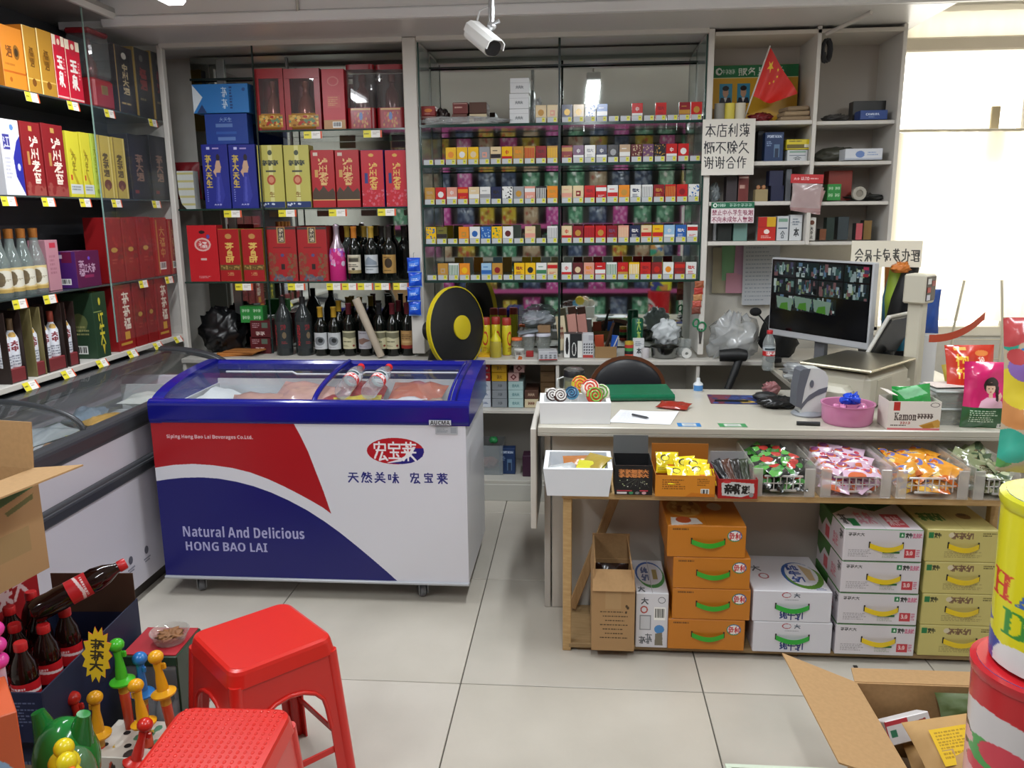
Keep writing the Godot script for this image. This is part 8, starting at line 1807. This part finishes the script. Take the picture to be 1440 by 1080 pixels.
	part(hb, "header_card", bx(Vector3(0, -0.022, 0), Vector3(0.16, 0.044, 0.003), 0, D["hangbag"]), satin, Vector3.ZERO, Vector3(0, 0, -0.03))
	for k in 3: part(hb, "clear_pocket", pouch(0.15, 0.12, 0.012, 80.0 + k), glass(["d8c4c4", "d0a8a8", "c8a0a0"][k], 0.5, 0.15), Vector3(0.006 * k, -0.105 - 0.012 * k, -0.004 * k), Vector3(0, 0, -0.06 - 0.05 * k))
	sbox("red_carton", "red carton lying tilted on the second bay's third shelf", "box", 1163, 1197, 240, 2, 0.09, "8e3428", "6e281e", ZC - 0.12)
	sbox("green_carton", "bright green carton lying in front of the red one", "box", 1161, 1181, 259, 2, 0.07, "greensmall", "1c6a2e", ZC - 0.03)
	var tr := thing("tape_roll", "white tape roll standing on the third shelf", "tape", Vector3(pz(1208, 268, ZC - 0.05).x, RSH[2] + 0.0345, ZC - 0.05))
	part(tr, "roll", MB.new().lathe([Vector2(0.018, -0.012), Vector2(0.034, -0.012), Vector2(0.034, 0.012), Vector2(0.018, 0.012), Vector2(0.018, -0.012)], 24).move(Transform3D(Basis(Vector3.RIGHT, PI / 2), Vector3.ZERO)), mat("a8a498", 0.5))
	part(tr, "core", MB.new().lathe([Vector2(0, 0.006), Vector2(0.018, 0.006), Vector2(0.018, -0.006), Vector2(0, -0.006)], 20).move(Transform3D(Basis(Vector3.RIGHT, PI / 2), Vector3.ZERO)), mat("8a8478", 0.6))
	solo("tangled_cords", "dark heap of tools and cords beside the tape roll", "tools", crumple(Vector3(0.1, 0.02, 0.05), 39.0, 0.4), mat("3c3c38", 0.6), Vector3(1.47, RSH[2] + 0.014, ZC - 0.13))
	# bottom shelf
	var bs := [[1002, 1018, 309, "c4c6c8", "white plain carton at the panel end of the bottom shelf"], [1008, 1028, 312, "1e2422", "black and green carton on the bottom shelf"], [1030, 1050, 311, "6a8c84", "pale green carton on the bottom shelf"], [1064, 1090, 305, "red_med", "red and yellow medicine carton on the bottom shelf"], [1091, 1108, 304, "white_med2", "white medicine carton with green band"], [1109, 1127, 302, "white_med", "white medicine carton with single character"]]
	for k in bs.size(): sbox("medicine_carton", bs[k][4], "box", bs[k][0], bs[k][1], bs[k][2], 3, 0.06, bs[k][3], "a8a8a4", ZC - (0.12 if k == 0 else 0.04))
	zbox("medicine_carton", "tall white carton with brown bean picture by the upright", "box", 1134, 1146, 306, RSH[3] + 0.0005, ZC + 0.006 - 0.02, 0.06, "brown_med", "a8a49c", "", null, "", 0.0)
	for k in 5: sbox("small_carton", ["dark green carton leaning on the second bay's bottom shelf", "small dark carton with pale top, lower", "red and white small carton by the tan box", "tan crumpled carton at the bay's end", "brown small carton at the bay's foot"][k], "box", [1160, 1176, 1201, 1212, 1150][k], [1172, 1192, 1211, 1224, 1160][k], [306, 305, 314, 310, 322][k], 3, 0.06, ["24342e", "3a4448", "b8545c", "8a6c3c", "7a4a30"][k], "2c2e2e", ZC - 0.05 - 0.03 * (k % 2))
	# signs
	solo("credit_notice", "white handwritten paper notice hanging on the shelf's edge", "sign", sheet(pz(1061, 207, ZC + 0.02).x - pz(987, 207, ZC + 0.02).x, pz(1020, 168, ZC + 0.02).y - pz(1020, 247, ZC + 0.02).y, D["sign_credit"]), paper, pz(1024, 207, ZC + 0.02), Vector3(0, 0, 0.0))
	solo("smoking_notice", "green and white printed no-smoking notice under the third shelf", "sign", bx(Vector3.ZERO, Vector3(0.215, 0.105, 0.003), 0, faces(D["sign_smoke"], solid("d8d0d0"), solid("d8d0d0"))), satin, pz(1030, 299, ZC + 0.012))
	solo("card_notice", "cream handwritten notice behind the weighing scale", "sign", sheet(0.3, 0.12, D["sign_card"], 0.006), paper, pz(1246, 357, -3.95), Vector3(0, -0.25, 0))
	# notes on the wall under the shelves
	var nt := [["tall beige note pinned to the wall", "a8a088", 1003, 348, 1027, 412], ["tall green note pinned to the wall", "7fae82", 1016, 345, 1034, 394], ["lilac note pinned to the wall", "b48ca4", 1034, 343, 1053, 386], ["pink note taped low on the wall", "c08c9c", 1021, 384, 1052, 412], ["pink note at the monitor's edge", "b07c94", 1062, 346, 1090, 388]]
	for k in nt.size():
		var q = nt[k]
		var z := -4.735 + 0.004 * k
		var p0 := pz(q[2], q[3], z)
		var p1 := pz(q[4], q[5], z)
		solo("paper_note", q[0], "note", sheet(p1.x - p0.x, p0.y - p1.y, Rect2(0, 0, 1, 1), 0.004), mat(q[1], 0.8), (p0 + p1) / 2 + Vector3(0, 0, 0.004), Vector3(0, 0, 0.03 * sin(k * 2.0)))
	solo("price_list", "grey printed list pinned beside the monitor", "note", sheet(0.2, 0.34, D["note_list"], 0.004), paper, pz(1070, 386, -4.71), Vector3(0, 0, 0.01))
	# kites and bags hanging by the window
	var um := thing("folded_umbrellas", "bundle of dark, blue and lime umbrellas by the window", "umbrella", pz(1262, 420, -4.0) - Vector3(0, 0.3, 0))
	var cols := ["17191c", "2a78a0", "9ab83c", "1c1e22", "2f8ab4", "c87a2c"]
	for k in 6:
		var an := -0.34 + 0.13 * k
		part(um, "umbrella_cloth", MB.new().lathe([Vector2(0.008, 0.0), Vector2(0.03, 0.1), Vector2(0.05, 0.3), Vector2(0.035, 0.46), Vector2(0.01, 0.52), Vector2(0, 0.53)], 9), mat(cols[k], 0.45), Vector3(0.02 * k - 0.05, 0, -0.03 * (k % 2)), Vector3(0.05, k, an * 0.6))
		part(um, "umbrella_stick", MB.new().tube([Vector3(0, -0.02, 0), Vector3(0, 0.02, 0)], 0.008, 6), mat("2a2a2c", 0.4), Vector3(0.02 * k - 0.05, 0, -0.03 * (k % 2)))
	solo("storage_bin", "dark bin holding the umbrellas behind the scale", "bin", tray(Vector3(0.24, maxf(0.1, um.position.y - DY + 0.06), 0.2), 0.006), mat("1d1f22", 0.5), Vector3(um.position.x, DY + 0.0005, -4.03))
	solo("kite_bag", "orange and turquoise toy packet by the umbrella bundle", "toy", crumple(Vector3(0.04, 0.026, 0.03), 41.0, 0.3), mat("c8742c", 0.35), pz(1267, 377, -3.9))
	# wire goods stand in front of the curtain
	var ws := thing("wire_stand", "thin white wire stand in front of the curtain", "rack", Vector3(2.02, 0, -4.3))
	for s in [-1, 1]: part(ws, "upright", MB.new().tube([Vector3(s * 0.12, 0, 0), Vector3(s * 0.12, 0.95, 0), Vector3(s * 0.09, 1.2, 0.0)], 0.006, 6), mat("d8d0b8", 0.4))
	for k in 7: part(ws, "wire", MB.new().tube([Vector3(-0.12, 0.3 + 0.1 * k, 0), Vector3(0.12, 0.3 + 0.1 * k, 0)], 0.003, 6), mat("d8d0b8", 0.4))
	# security camera on its pole
	var cc := thing("security_camera", "white bullet security camera on a chrome pole under the ceiling", "security camera", Vector3(-0.335, 2.67, -3.28))
	part(cc, "pole", MB.new().tube([Vector3(0.0, 0, 0), Vector3(0.0, -0.42, 0)], 0.012, 12), mat("b8babc", 0.2, 1.0))
	part(cc, "clamp", MB.new().tube([Vector3(0, -0.3, 0), Vector3(0, -0.33, 0)], 0.0135, 12), mat("1c1c1e", 0.4))
	part(cc, "ball_joint", MB.new().ball(Vector3(0.0, -0.425, 0), Vector3(0.018, 0.018, 0.018), 14, 8).tube([Vector3(0, -0.42, 0), Vector3(0.03, -0.41, 0.01)], 0.008, 8), mat("c8cacc", 0.25, 0.8))
	var bd := part(cc, "camera_body", MB.new().ext(rrect(0.085, 0.08, 0.03), -0.1, 0.1), mat("d6d6d4", 0.35), Vector3(-0.035, -0.475, 0.02), Vector3(0.55, 0.72, 0.0))
	bd.scale = Vector3(0.78, 0.78, 0.78)
	part(bd, "sun_shield", MB.new().ext(PackedVector2Array([Vector2(-0.05, 0.0), Vector2(-0.046, 0.035), Vector2(-0.025, 0.05), Vector2(0.025, 0.05), Vector2(0.046, 0.035), Vector2(0.05, 0.0), Vector2(0.046, 0.0), Vector2(0.042, 0.032), Vector2(0.023, 0.046), Vector2(-0.023, 0.046), Vector2(-0.042, 0.032), Vector2(-0.046, 0.0)]), -0.1, 0.125), mat("dcdcda", 0.35))
	part(bd, "lens_face", MB.new().ext(rrect(0.078, 0.072, 0.028), 0.1, 0.108), mat("141416", 0.15))
	part(cc, "cable", MB.new().tube([Vector3(-0.07, -0.42, -0.06), Vector3(-0.05, -0.36, -0.04), Vector3(-0.01, -0.35, -0.02), Vector3(-0.005, -0.2, -0.015)], 0.004, 6), mat("d0d0d0", 0.4))

# ------------------------------------------------------------------ foreground
func stool(label: String, at: Vector3, turn: float, w: float, bumps: bool):
	var t := thing("plastic_stool", label, "stool", at, Vector3(0, turn, 0), "red plastic stools")
	var red := mat("cf271f", 0.28)
	var up := Transform3D(Basis(Vector3.RIGHT, -PI / 2), Vector3.ZERO)
	var seat := MB.new()
	var ins := [[0.405, 0.006], [0.438, 0.0], [0.446, -0.003], [0.45, -0.012]]
	for k in 3:
		var o0 := rrect(w + ins[k][1] * 2, w + ins[k][1] * 2, 0.035, 6)
		var o1 := rrect(w + ins[k + 1][1] * 2, w + ins[k + 1][1] * 2, 0.035, 6)
		var n := o0.size()
		seat.grid(n, 1, func(a, b): var q: Vector2 = (o0 if b < 0.5 else o1)[int(round(a * n)) % n]; return Vector3(q.x, ins[k][0] if b < 0.5 else ins[k + 1][0], -q.y))
	var from := seat.v.size()
	seat.ext(rrect(w - 0.024, w - 0.024, 0.03, 6), 0.4485, 0.45).move(up, from)
	part(t, "seat", seat, red)
	for s in 4:
		var b := w / 2 + 0.028
		var tw := w / 2
		var y1 := 0.41
		var pts := [Vector2(-b, 0), Vector2(-b + 0.05, 0), Vector2(-tw + 0.035, 0.2)]
		for k in 9: pts.append(Vector2(-(tw - 0.042) * cos(PI * k / 8), 0.26 + 0.075 * sin(PI * k / 8)))
		pts.append_array([Vector2(tw - 0.035, 0.2), Vector2(b - 0.05, 0), Vector2(b, 0), Vector2(tw, y1), Vector2(-tw, y1)])
		var m := MB.new().ext(PackedVector2Array(pts), -0.005, 0.0)
		for k in m.v.size(): m.v[k].z += tw + 0.028 * (1 - m.v[k].y / y1)
		part(t, "side_panel", m.move(Transform3D(Basis(Vector3.UP, PI / 2 * s), Vector3.ZERO)), red)
		var c := Basis(Vector3.UP, PI / 2 * s)
		part(t, "leg", MB.new().tube([c * Vector3(b - 0.012, 0.0, b - 0.012), c * Vector3(tw - 0.012, y1, tw - 0.012)], [0.018, 0.018], 10), red)
		part(t, "arch_rim", MB.new().tube(pts.slice(2, 13).map(func(q): return c * Vector3(q.x, q.y, tw + 0.028 * (1 - q.y / y1) + 0.001)), 0.006, 6), red)
		part(t, "brace", MB.new().box(c * Vector3(0, 0.13, tw + 0.012), Vector3(w, 0.02, 0.006) if s % 2 == 0 else Vector3(0.006, 0.02, w), 0.002), red)
	if bumps:
		var nb := MB.new()
		for ix in 15:
			for iz in 15: nb.ball(Vector3((ix - 7) * w / 16.5, 0.4502, (iz - 7) * w / 16.5), Vector3(0.0042, 0.0026, 0.0058), 7, 4)
		var q := part(t, "grip_bumps", nb, mat("d22a21", 0.2))
		q.set_meta("kind", "stuff")

func wand(k: int, u: float, v: float, z: float, hex: String, say: String, lean: Vector3):
	var p := pz(u, v, z)
	var t := thing("bubble_wand", say, "toy", Vector3(p.x, p.y, z), lean, "bubble wands in the toy tray")
	var m := mat(hex, 0.25)
	part(t, "handle", MB.new().ball(Vector3(0, -0.008, 0), Vector3(0.019, 0.017, 0.019), 16, 10).lathe([Vector2(0.015, -0.1), Vector2(0.013, -0.075), Vector2(0.009, -0.045), Vector2(0.011, -0.02)], 14).box(Vector3(0.014, -0.035, 0), Vector3(0.012, 0.018, 0.008), 0.003), m)
	part(t, "guard", MB.new().lathe([Vector2(0, -0.112), Vector2(0.03, -0.112), Vector2(0.031, -0.107), Vector2(0.016, -0.098), Vector2(0, -0.098)], 20), m)
	part(t, "collar", MB.new().lathe([Vector2(0.013, -0.14), Vector2(0.014, -0.112)], 14), mat("c89a2c", 0.4))
	part(t, "tube", MB.new().lathe([Vector2(0, -0.27), Vector2(0.011, -0.268), Vector2(0.013, -0.14)], 14), mat("cc4a2c", 0.2))

func build_foreground():
	stool("red plastic stool with smooth top standing before the freezer", Vector3(-0.846, 0, -1.955), PI / 4 + 0.02, 0.285, false)
	stool("red plastic stool with bumpy non-slip top beside the toy tray", Vector3(-0.772, 0, -1.5), 0.03, 0.262, true)
	# cartons stacked by the wall freezer
	for k in 2: lbox("drink_case", ["closed navy drink case under the open cola case", "closed red drink case under the red carton"][k], "carton", [Vector3(-1.385, 0, -1.86), Vector3(-1.64, 0, -1.86)][k], [Vector3(0.24, 0.335, 0.44), Vector3(0.22, 0.44, 0.4)][k], ["case_side", "coke_side"][k], satin, Vector3(0, 0.1, 0) if k == 0 else Vector3.ZERO)
	lbox("drink_case", "red carton with white characters under the fruit box", "carton", Vector3(-1.64, 0.4415, -1.86), Vector3(0.38, 0.215, 0.22), "red_fruit", satin, Vector3(0, PI / 2, 0), "", "8e1c22")
	var fb := thing("fruit_box", "open brown fruit carton with tan flap standing on the red carton", "box", Vector3(-1.575, 0.658, -1.72), Vector3(0, -0.16, 0))
	part(fb, "carton", tray(Vector3(0.34, 0.27, 0.4), 0.005), kraft_dark)
	part(fb, "side_print", bx(Vector3(0.1707, 0.135, 0), Vector3(0.0006, 0.27, 0.4), 0, D["kraft_fruit"]), paper)
	part(fb, "flap", bx(Vector3(0.075, 0, 0), Vector3(0.15, 0.004, 0.39)), kraft, Vector3(0.17, 0.272, 0), Vector3(0, 0, 0.12))
	part(fb, "flap", bx(Vector3(0, 0.06, 0), Vector3(0.33, 0.12, 0.004)), kraft_dark, Vector3(0, 0.27, -0.197), Vector3(-0.1, 0, 0))
	# open cola case with bottles
	var cc := thing("cola_case", "open navy and red cola case with torn front", "box", Vector3(-1.385, 0.3365, -1.86), Vector3(0, 0.06, 0))
	part(cc, "carton", tray(Vector3(0.25, 0.13, 0.48), 0.004), mat("17203c", 0.6))
	part(cc, "lining", bx(Vector3(0, 0.15, -0.237), Vector3(0.24, 0.12, 0.003)), mat("4a3424", 0.8))
	part(cc, "front_print", bx(Vector3(0, 0.065, 0.2405), Vector3(0.25, 0.13, 0.0006), 0, D["case_side"]), satin)
	for k in 10:
		var p := Vector3(-1.46 + 0.075 * (k % 3), 0, -1.665 - 0.085 * (k / 3))
		var b := thing("cola_bottle", "dark cola bottle with red cap standing in the open case", "bottle", Vector3(p.x, 0.3415, p.z), Vector3.ZERO, "cola bottles in the case")
		small_bottle(b, 0.0315, 0.232, mat("1c0a08", 0.08), "b81f22", "coke_label")
	var lb := thing("cola_bottle", "cola bottle lying across the upright ones in the case", "bottle", py(46, 862, 0.6) + Vector3(0, 0.0, 0), Vector3(0.0, 0.7, -1.25))
	small_bottle(lb, 0.0315, 0.232, mat("1c0a08", 0.08), "b81f22", "coke_label")
	var bs := PackedVector2Array()
	for k in 28: bs.append(Vector2((0.034 if k % 2 == 0 else 0.026) * cos(TAU * k / 28), (0.072 if k % 2 == 0 else 0.055) * sin(TAU * k / 28)))
	part(cc, "price_card", MB.new().ext(bs, -0.001, 0.001, D["burst"], solid("b83c24")), paper, pz(122, 926, -1.612) - cc.position, Vector3(0, 0.1, -0.15), "yellow starburst price card")
	# green and red gift box behind the wands, dish on top
	var gb := thing("gift_pack", "green and red drink gift box with clear window on the floor", "box", Vector3(-1.172, 0.0005, -2.03), Vector3(0, 0.04, 0))
	part(gb, "carton", MB.new().box(Vector3(0, 0.36, 0), Vector3(0.16, 0.03, 0.16), 0.003).box(Vector3(0.077, 0.18, 0), Vector3(0.006, 0.34, 0.16), 0.002).box(Vector3(-0.077, 0.18, 0), Vector3(0.006, 0.34, 0.16), 0.002).box(Vector3(0, 0.18, -0.077), Vector3(0.15, 0.34, 0.006)), mat("24402c", 0.4))
	part(gb, "red_top", bx(Vector3(0, 0.3765, 0), Vector3(0.15, 0.003, 0.15)), mat("b02a34", 0.4))
	for k in 6: part(gb, "white_bottle", MB.new().ball(Vector3(-0.045 + 0.045 * (k % 3), 0.06 + 0.11 * (k / 3), 0.02), Vector3(0.022, 0.05, 0.03), 12, 8).tube([Vector3(-0.045 + 0.045 * (k % 3), 0.1 + 0.11 * (k / 3), 0.02), Vector3(-0.045 + 0.045 * (k % 3), 0.125 + 0.11 * (k / 3), 0.02)], 0.012, 10), mat("c4c8cc", 0.3))
	part(gb, "window_film", bx(Vector3(0, 0.18, 0.075), Vector3(0.148, 0.33, 0.001)), glass("d0d8dc", 0.15))
	var ds := thing("snack_dish", "clear round plastic dish of brown snacks on the gift box", "dish", Vector3(-1.145, 0.3795, -2.03))
	part(ds, "dish", MB.new().lathe([Vector2(0, 0.002), Vector2(0.04, 0), Vector2(0.052, 0.03), Vector2(0.054, 0.031), Vector2(0.042, 0.004), Vector2(0, 0.004)], 24), glass("c8c8c0", 0.3))
	part(ds, "snacks", crumple(Vector3(0.034, 0.012, 0.034), 43.0, 0.4), mat("8a5c34", 0.6), Vector3(0, 0.016, 0))
	# toy tray with wands
	var tt := thing("toy_tray_box", "printed cardboard display box holding the bubble wands", "box", Vector3(-1.1, 0.0005, -1.76))
	part(tt, "carton", bx(Vector3(0, 0.13, 0), Vector3(0.2, 0.26, 0.15), 0.002, faces(D["toy_tray"], solid("8a7a64"), D["toy_tray"])), satin)
	for k in 6: part(tt, "hole", MB.new().lathe([Vector2(0, 0.2606), Vector2(0.009, 0.2606)], 14), mat("1c1816", 0.8), Vector3(-0.075 + 0.03 * k, 0, 0.03 - 0.05 * (k % 2)))
	wand(0, 163, 903, -1.8, "48b82c", "green bubble wand with orange tube", Vector3(0, 0.3, 0.04))
	wand(1, 196, 922, -1.84, "2a72b8", "blue bubble wand behind the yellow ones", Vector3(0, -0.4, -0.05))
	wand(2, 218, 920, -1.79, "e0a01c", "yellow bubble wand leaning towards the stool", Vector3(0, 0.2, 0.1))
	wand(3, 190, 960, -1.74, "e0a01c", "yellow bubble wand in the middle of the tray", Vector3(0, 2.9, -0.12))
	wand(4, 133, 977, -1.72, "e0a01c", "yellow bubble wand beside the red one", Vector3(0, 3.0, 0.03))
	wand(5, 101, 978, -1.74, "c42a20", "red bubble wand beside the green toy", Vector3(0, 0.4, 0.12))
	wand(6, 205, 1015, -1.7, "c8281e", "red bubble wand leaning over the tray's front", Vector3(0, 0.4, -0.3))
	# low toy table at the near left
	var lt := thing("toy_table", "low display table for toys at the aisle corner", "table", Vector3(-1.28, 0, -1.38))
	part(lt, "table_top", bx(Vector3(0, 0.28, 0), Vector3(0.62, 0.02, 0.46), 0.003), mat("5a4a3c", 0.6))
	for s in 4: part(lt, "leg", bx(Vector3(0.28 * (1 if s % 2 else -1), 0.135, 0.2 * (1 if s < 2 else -1)), Vector3(0.03, 0.27, 0.03)), mat("4a3c30", 0.6))
	var gm := mat("1d7a34", 0.15)
	var gt := thing("green_water_toy", "glossy green plastic water toy with two knobs", "toy", Vector3(-1.11, 0.2905, -1.5))
	part(gt, "body", MB.new().ball(Vector3(0, 0.1, 0), Vector3(0.07, 0.1, 0.062), 20, 12), gm)
	for s in [-1, 1]: part(gt, "knob", MB.new().tube([Vector3(s * 0.03, 0.13, 0), Vector3(s * 0.045, 0.19, 0), Vector3(s * 0.052, 0.215, 0)], [0.034, 0.02, 0.014], 14), gm)
	part(gt, "clear_wrap", MB.new().ball(Vector3(0.035, 0.09, 0.03), Vector3(0.045, 0.07, 0.045), 18, 10), glass("c8e0c8", 0.12))
	lbox("toy_box", "orange toy box with blue lettering swirl", "box", Vector3(-1.205, 0.2905, -1.31), Vector3(0.22, 0.335, 0.16), "orange_box", satin, Vector3(0, 0.75, 0), "", "a8481f")
	for k in 2:
		var dk := thing("toy_duck", ["yellow rubber duck on the toy table, upper", "yellow rubber duck on the toy table, lower"][k], "toy duck", pz([90, 94][k], [1052, 1072][k], [-1.4, -1.36][k]) - Vector3(0, 0.062, 0), Vector3(0, 0.9, 0), "rubber ducks")
		var ym := mat("d8c41c", 0.25)
		part(dk, "head", MB.new().ball(Vector3(0, 0.062, 0), Vector3(0.02, 0.02, 0.02), 16, 10), ym)
		part(dk, "body", MB.new().ball(Vector3(0, 0.022, -0.012), Vector3(0.03, 0.024, 0.036), 16, 10), ym)
		part(dk, "beak", MB.new().ball(Vector3(0, 0.058, 0.022), Vector3(0.008, 0.004, 0.009), 10, 6), mat("d8641c", 0.3))
	lbox("duck_carton", "white carton under the rubber ducks", "box", Vector3(-0.995, 0.2905, -1.36), Vector3(0.1, 0.08, 0.14), "c8c4bc")
	var pk := thing("flower_toy", "pink flower-headed toy wand at the aisle corner", "toy", pz(0, 905, -1.45) - Vector3(0.012, 0.15, 0))
	for k in 3: part(pk, "pink_bulb", MB.new().ball(Vector3(0, 0.11 + 0.035 * k, 0), Vector3(0.022, 0.018, 0.022), 14, 8), mat("d83a94", 0.25))
	part(pk, "clear_stem", MB.new().tube([Vector3(0, -0.1, 0), Vector3(0, 0.1, 0)], 0.013, 12), mat("c8a8b8", 0.2))
	# open carton at the right
	var oc := thing("shipping_carton", "open brown shipping carton with spread flaps on the tiles", "box", Vector3(0.985, 0.0005, -1.86))
	var o := oc.position
	part(oc, "carton", tray(Vector3(0.47, 0.3, 0.42), 0.005), kraft_dark)
	var flap := func(a: Vector3, b: Vector3, c: Vector3, d: Vector3, m: Material):
		var up := (b - a).cross(d - a).normalized() * 0.004
		part(oc, "flap", tri_slab(a - o, b - o, c - o, d - o, up), m)
	flap.call(Vector3(0.75, 0.302, -2.07), Vector3(0.75, 0.302, -1.65), py(1180, 1072, 0.33), py(1100, 918, 0.33), kraft)
	flap.call(Vector3(1.22, 0.302, -2.07), Vector3(0.75, 0.302, -2.07), Vector3(0.77, 0.29, -2.16), Vector3(1.21, 0.29, -2.16), kraft)
	solo("kraft_pouch", "tan kraft pouch with yellow barcode label in the open carton", "food bag", pouch(0.25, 0.2, 0.05, 91.0), mat("b48e58", 0.65), Vector3(0.94, 0.262, -1.82), Vector3(-0.95, 0.12, 0.1))
	var kp: Node3D = get_child(get_child_count() - 1)
	part(kp, "label", MB.new().grid(8, 6, func(a, b): return Vector3((a - 0.5) * 0.16, (b - 0.5) * 0.085 + 0.025, 0.0285 - 0.01 * absf(a - 0.5)), D["pouch_label"]), satin)
	solo("kraft_pouch", "plain kraft pouch under the labelled one", "food bag", pouch(0.25, 0.2, 0.06, 92.0), mat("a8824e", 0.65), Vector3(0.96, 0.155, -1.86), Vector3(-1.2, -0.1, 0))
	lbox("snack_carton", "white snack carton with nut picture in the open carton", "box", Vector3(0.86, 0.2, -1.97), Vector3(0.13, 0.06, 0.05), "egg", satin, Vector3(-0.5, 0.25, 0.1))
	lbox("snack_carton", "plain brown carton filling the open carton's bottom", "box", Vector3(0.985, 0.006, -1.86), Vector3(0.4, 0.1, 0.34), "6a5238", paper)
	solo("leafy_packet", "green and brown leafy packet at the carton's back", "food bag", pouch(0.2, 0.1, 0.03, 93.0), mat("4a5a2c", 0.5), Vector3(1.05, 0.25, -2.02), Vector3(-0.6, 0, 0))
	var pt := thing("pale_tray", "pale green tray with brown card in front of the carton", "tray", Vector3(0.49, 0.3, -1.57))
	part(pt, "rim", tray(Vector3(0.32, 0.05, 0.14), 0.012), mat("c4d0bc", 0.5))
	part(pt, "stand", bx(Vector3(0, -0.15, 0), Vector3(0.28, 0.298, 0.12), 0.003), kraft_dark)
	part(pt, "card", bx(Vector3(0.02, 0.035, 0.02), Vector3(0.26, 0.004, 0.08)), kraft_dark)
	for k in 2: solo("wrapped_snack", ["clear wrapped sweet with red mark on the pale tray", "bundle of brown snack sticks on the pale tray"][k], "snack packet", crumple(Vector3(0.026, 0.02, 0.02), 45.0 + k, 0.35, 14, 9), [mat("b8b4bc", 0.2), mat("a8804c", 0.6)][k], Vector3([0.475, 0.54][k], 0.355, -1.57))
	# display stand with snack drums at the right edge
	var sd := thing("drum_stand", "white wire display stand carrying the snack drums", "rack", Vector3(0.86, 0, -1.3))
	part(sd, "pole", MB.new().tube([Vector3(0.12, 0, 0), Vector3(0.12, 1.6, 0)], 0.012, 10), mat("c8c8c4", 0.4))
	part(sd, "base", bx(Vector3(0, 0.27, 0), Vector3(0.26, 0.54, 0.26), 0.004), mat("8a7458", 0.7))
	part(sd, "hook", MB.new().tube([Vector3(0.12, 1.395, 0), Vector3(-0.12, 1.395, 0)], 0.004, 8), mat("b8b8b4", 0.3, 0.8))
	for k in 2:
		var d := thing("snack_drum", ["red snack drum with white round emblem", "yellow snack drum with happy lettering on the red drum"][k], "snack drum", Vector3(0.775 + 0.018 * k, [0.5415, 0.8155][k], -1.3), Vector3(0, -0.6, 0))
		var h: float = [0.265, 0.285][k]
		part(d, "wall", MB.new().lathe([Vector2(0, 0), Vector2(0.1, 0), Vector2(0.106, h * 0.94)], 30, D[["drum_red", "drum_yellow"][k]], Vector3.ZERO, TAU, -PI), gloss)
		part(d, "lid", MB.new().lathe([Vector2(0.108, h * 0.93), Vector2(0.11, h * 0.95), Vector2(0.11, h * 0.99), Vector2(0.1, h)], 30), mat(["b8202a", "c8c628"][k], 0.2))
		part(d, "lid_print", MB.new().ext(oval(0.2, 0.2, 28), 0, 0.001, D[["drum_red_top", "drum_top"][k]]).move(Transform3D(Basis(Vector3.RIGHT, -PI / 2), Vector3(0, h, 0))), gloss)
	solo("toy_bag", "colourful clear-wrapped toy bag hanging on the drum stand", "toy", pouch(0.16, 0.25, 0.09, 95.0, D["toybag"]), gloss, Vector3(0.742, 1.262, -1.3), Vector3(0, -0.5, 0.05))

func tri_slab(a: Vector3, b: Vector3, c: Vector3, d: Vector3, up: Vector3) -> MB:
	var m := MB.new()
	m.quad(a + up, b + up, c + up, d + up)
	m.quad(d, c, b, a)
	for q in [[a, b], [b, c], [c, d], [d, a]]: m.quad(q[0], q[1], q[1] + up, q[0] + up)
	return m

# ------------------------------------------------------------------ the toy aisle behind the camera, seen in the mirrors
func build_aisle():
	var s := thing("toy_aisle_shelf", "pink-edged toy shelf seen in the cabinet mirrors", "shelf", Vector3(-0.3, 0, 1.1))
	var o := s.position
	part(s, "back_panel", bx(Vector3(-0.3, 1.2, 1.32) - o, Vector3(4.2, 2.4, 0.02)), mat("5a5450", 0.6))
	for k in 6:
		var b := part(s, "shelf", bx(Vector3(-0.3, 0.2 + 0.4 * k, 1.12) - o, Vector3(4.2, 0.02, 0.38)), mat("8a8680", 0.5))
		part(b, "price_strip", bx(Vector3(-0.3, 0.2 + 0.4 * k, 0.925) - o, Vector3(4.2, 0.05, 0.008)), mat("b8508c" if k % 2 else "a8a49c", 0.4))
	var g := RandomNumberGenerator.new()
	g.seed = 8
	var kinds := ["back_a", "back_b", "back_c", "back_d", "back_e"]
	var words := ["pink", "navy", "yellow", "tan", "green"]
	var sizes := []
	for k in 5: sizes.append([bx(Vector3(0, 0.13, 0), Vector3(0.17, 0.26, 0.1), 0.004, D[kinds[k]]).mesh(), pouch(0.22, 0.3, 0.08, k * 4.0, D[kinds[k]]).mesh()])
	for row in 6:
		for i in 15:
			var k: int = (g.randi() + row) % 5
			var bag := g.randf() < 0.5
			solo("toy_packet" if bag else "toy_carton", "%s toy %s on the %s aisle shelf, seen in mirrors" % [words[k], "packet" if bag else "carton", ["floor-level", "second", "third", "fourth", "fifth", "top"][row]], "toy", sizes[k][1 if bag else 0], film, Vector3(-2.25 + 0.275 * i, 0.2106 + 0.4 * row + (0.15 if bag else 0.0), 1.05), Vector3(0, PI, 0), "toys in the mirrored aisle")
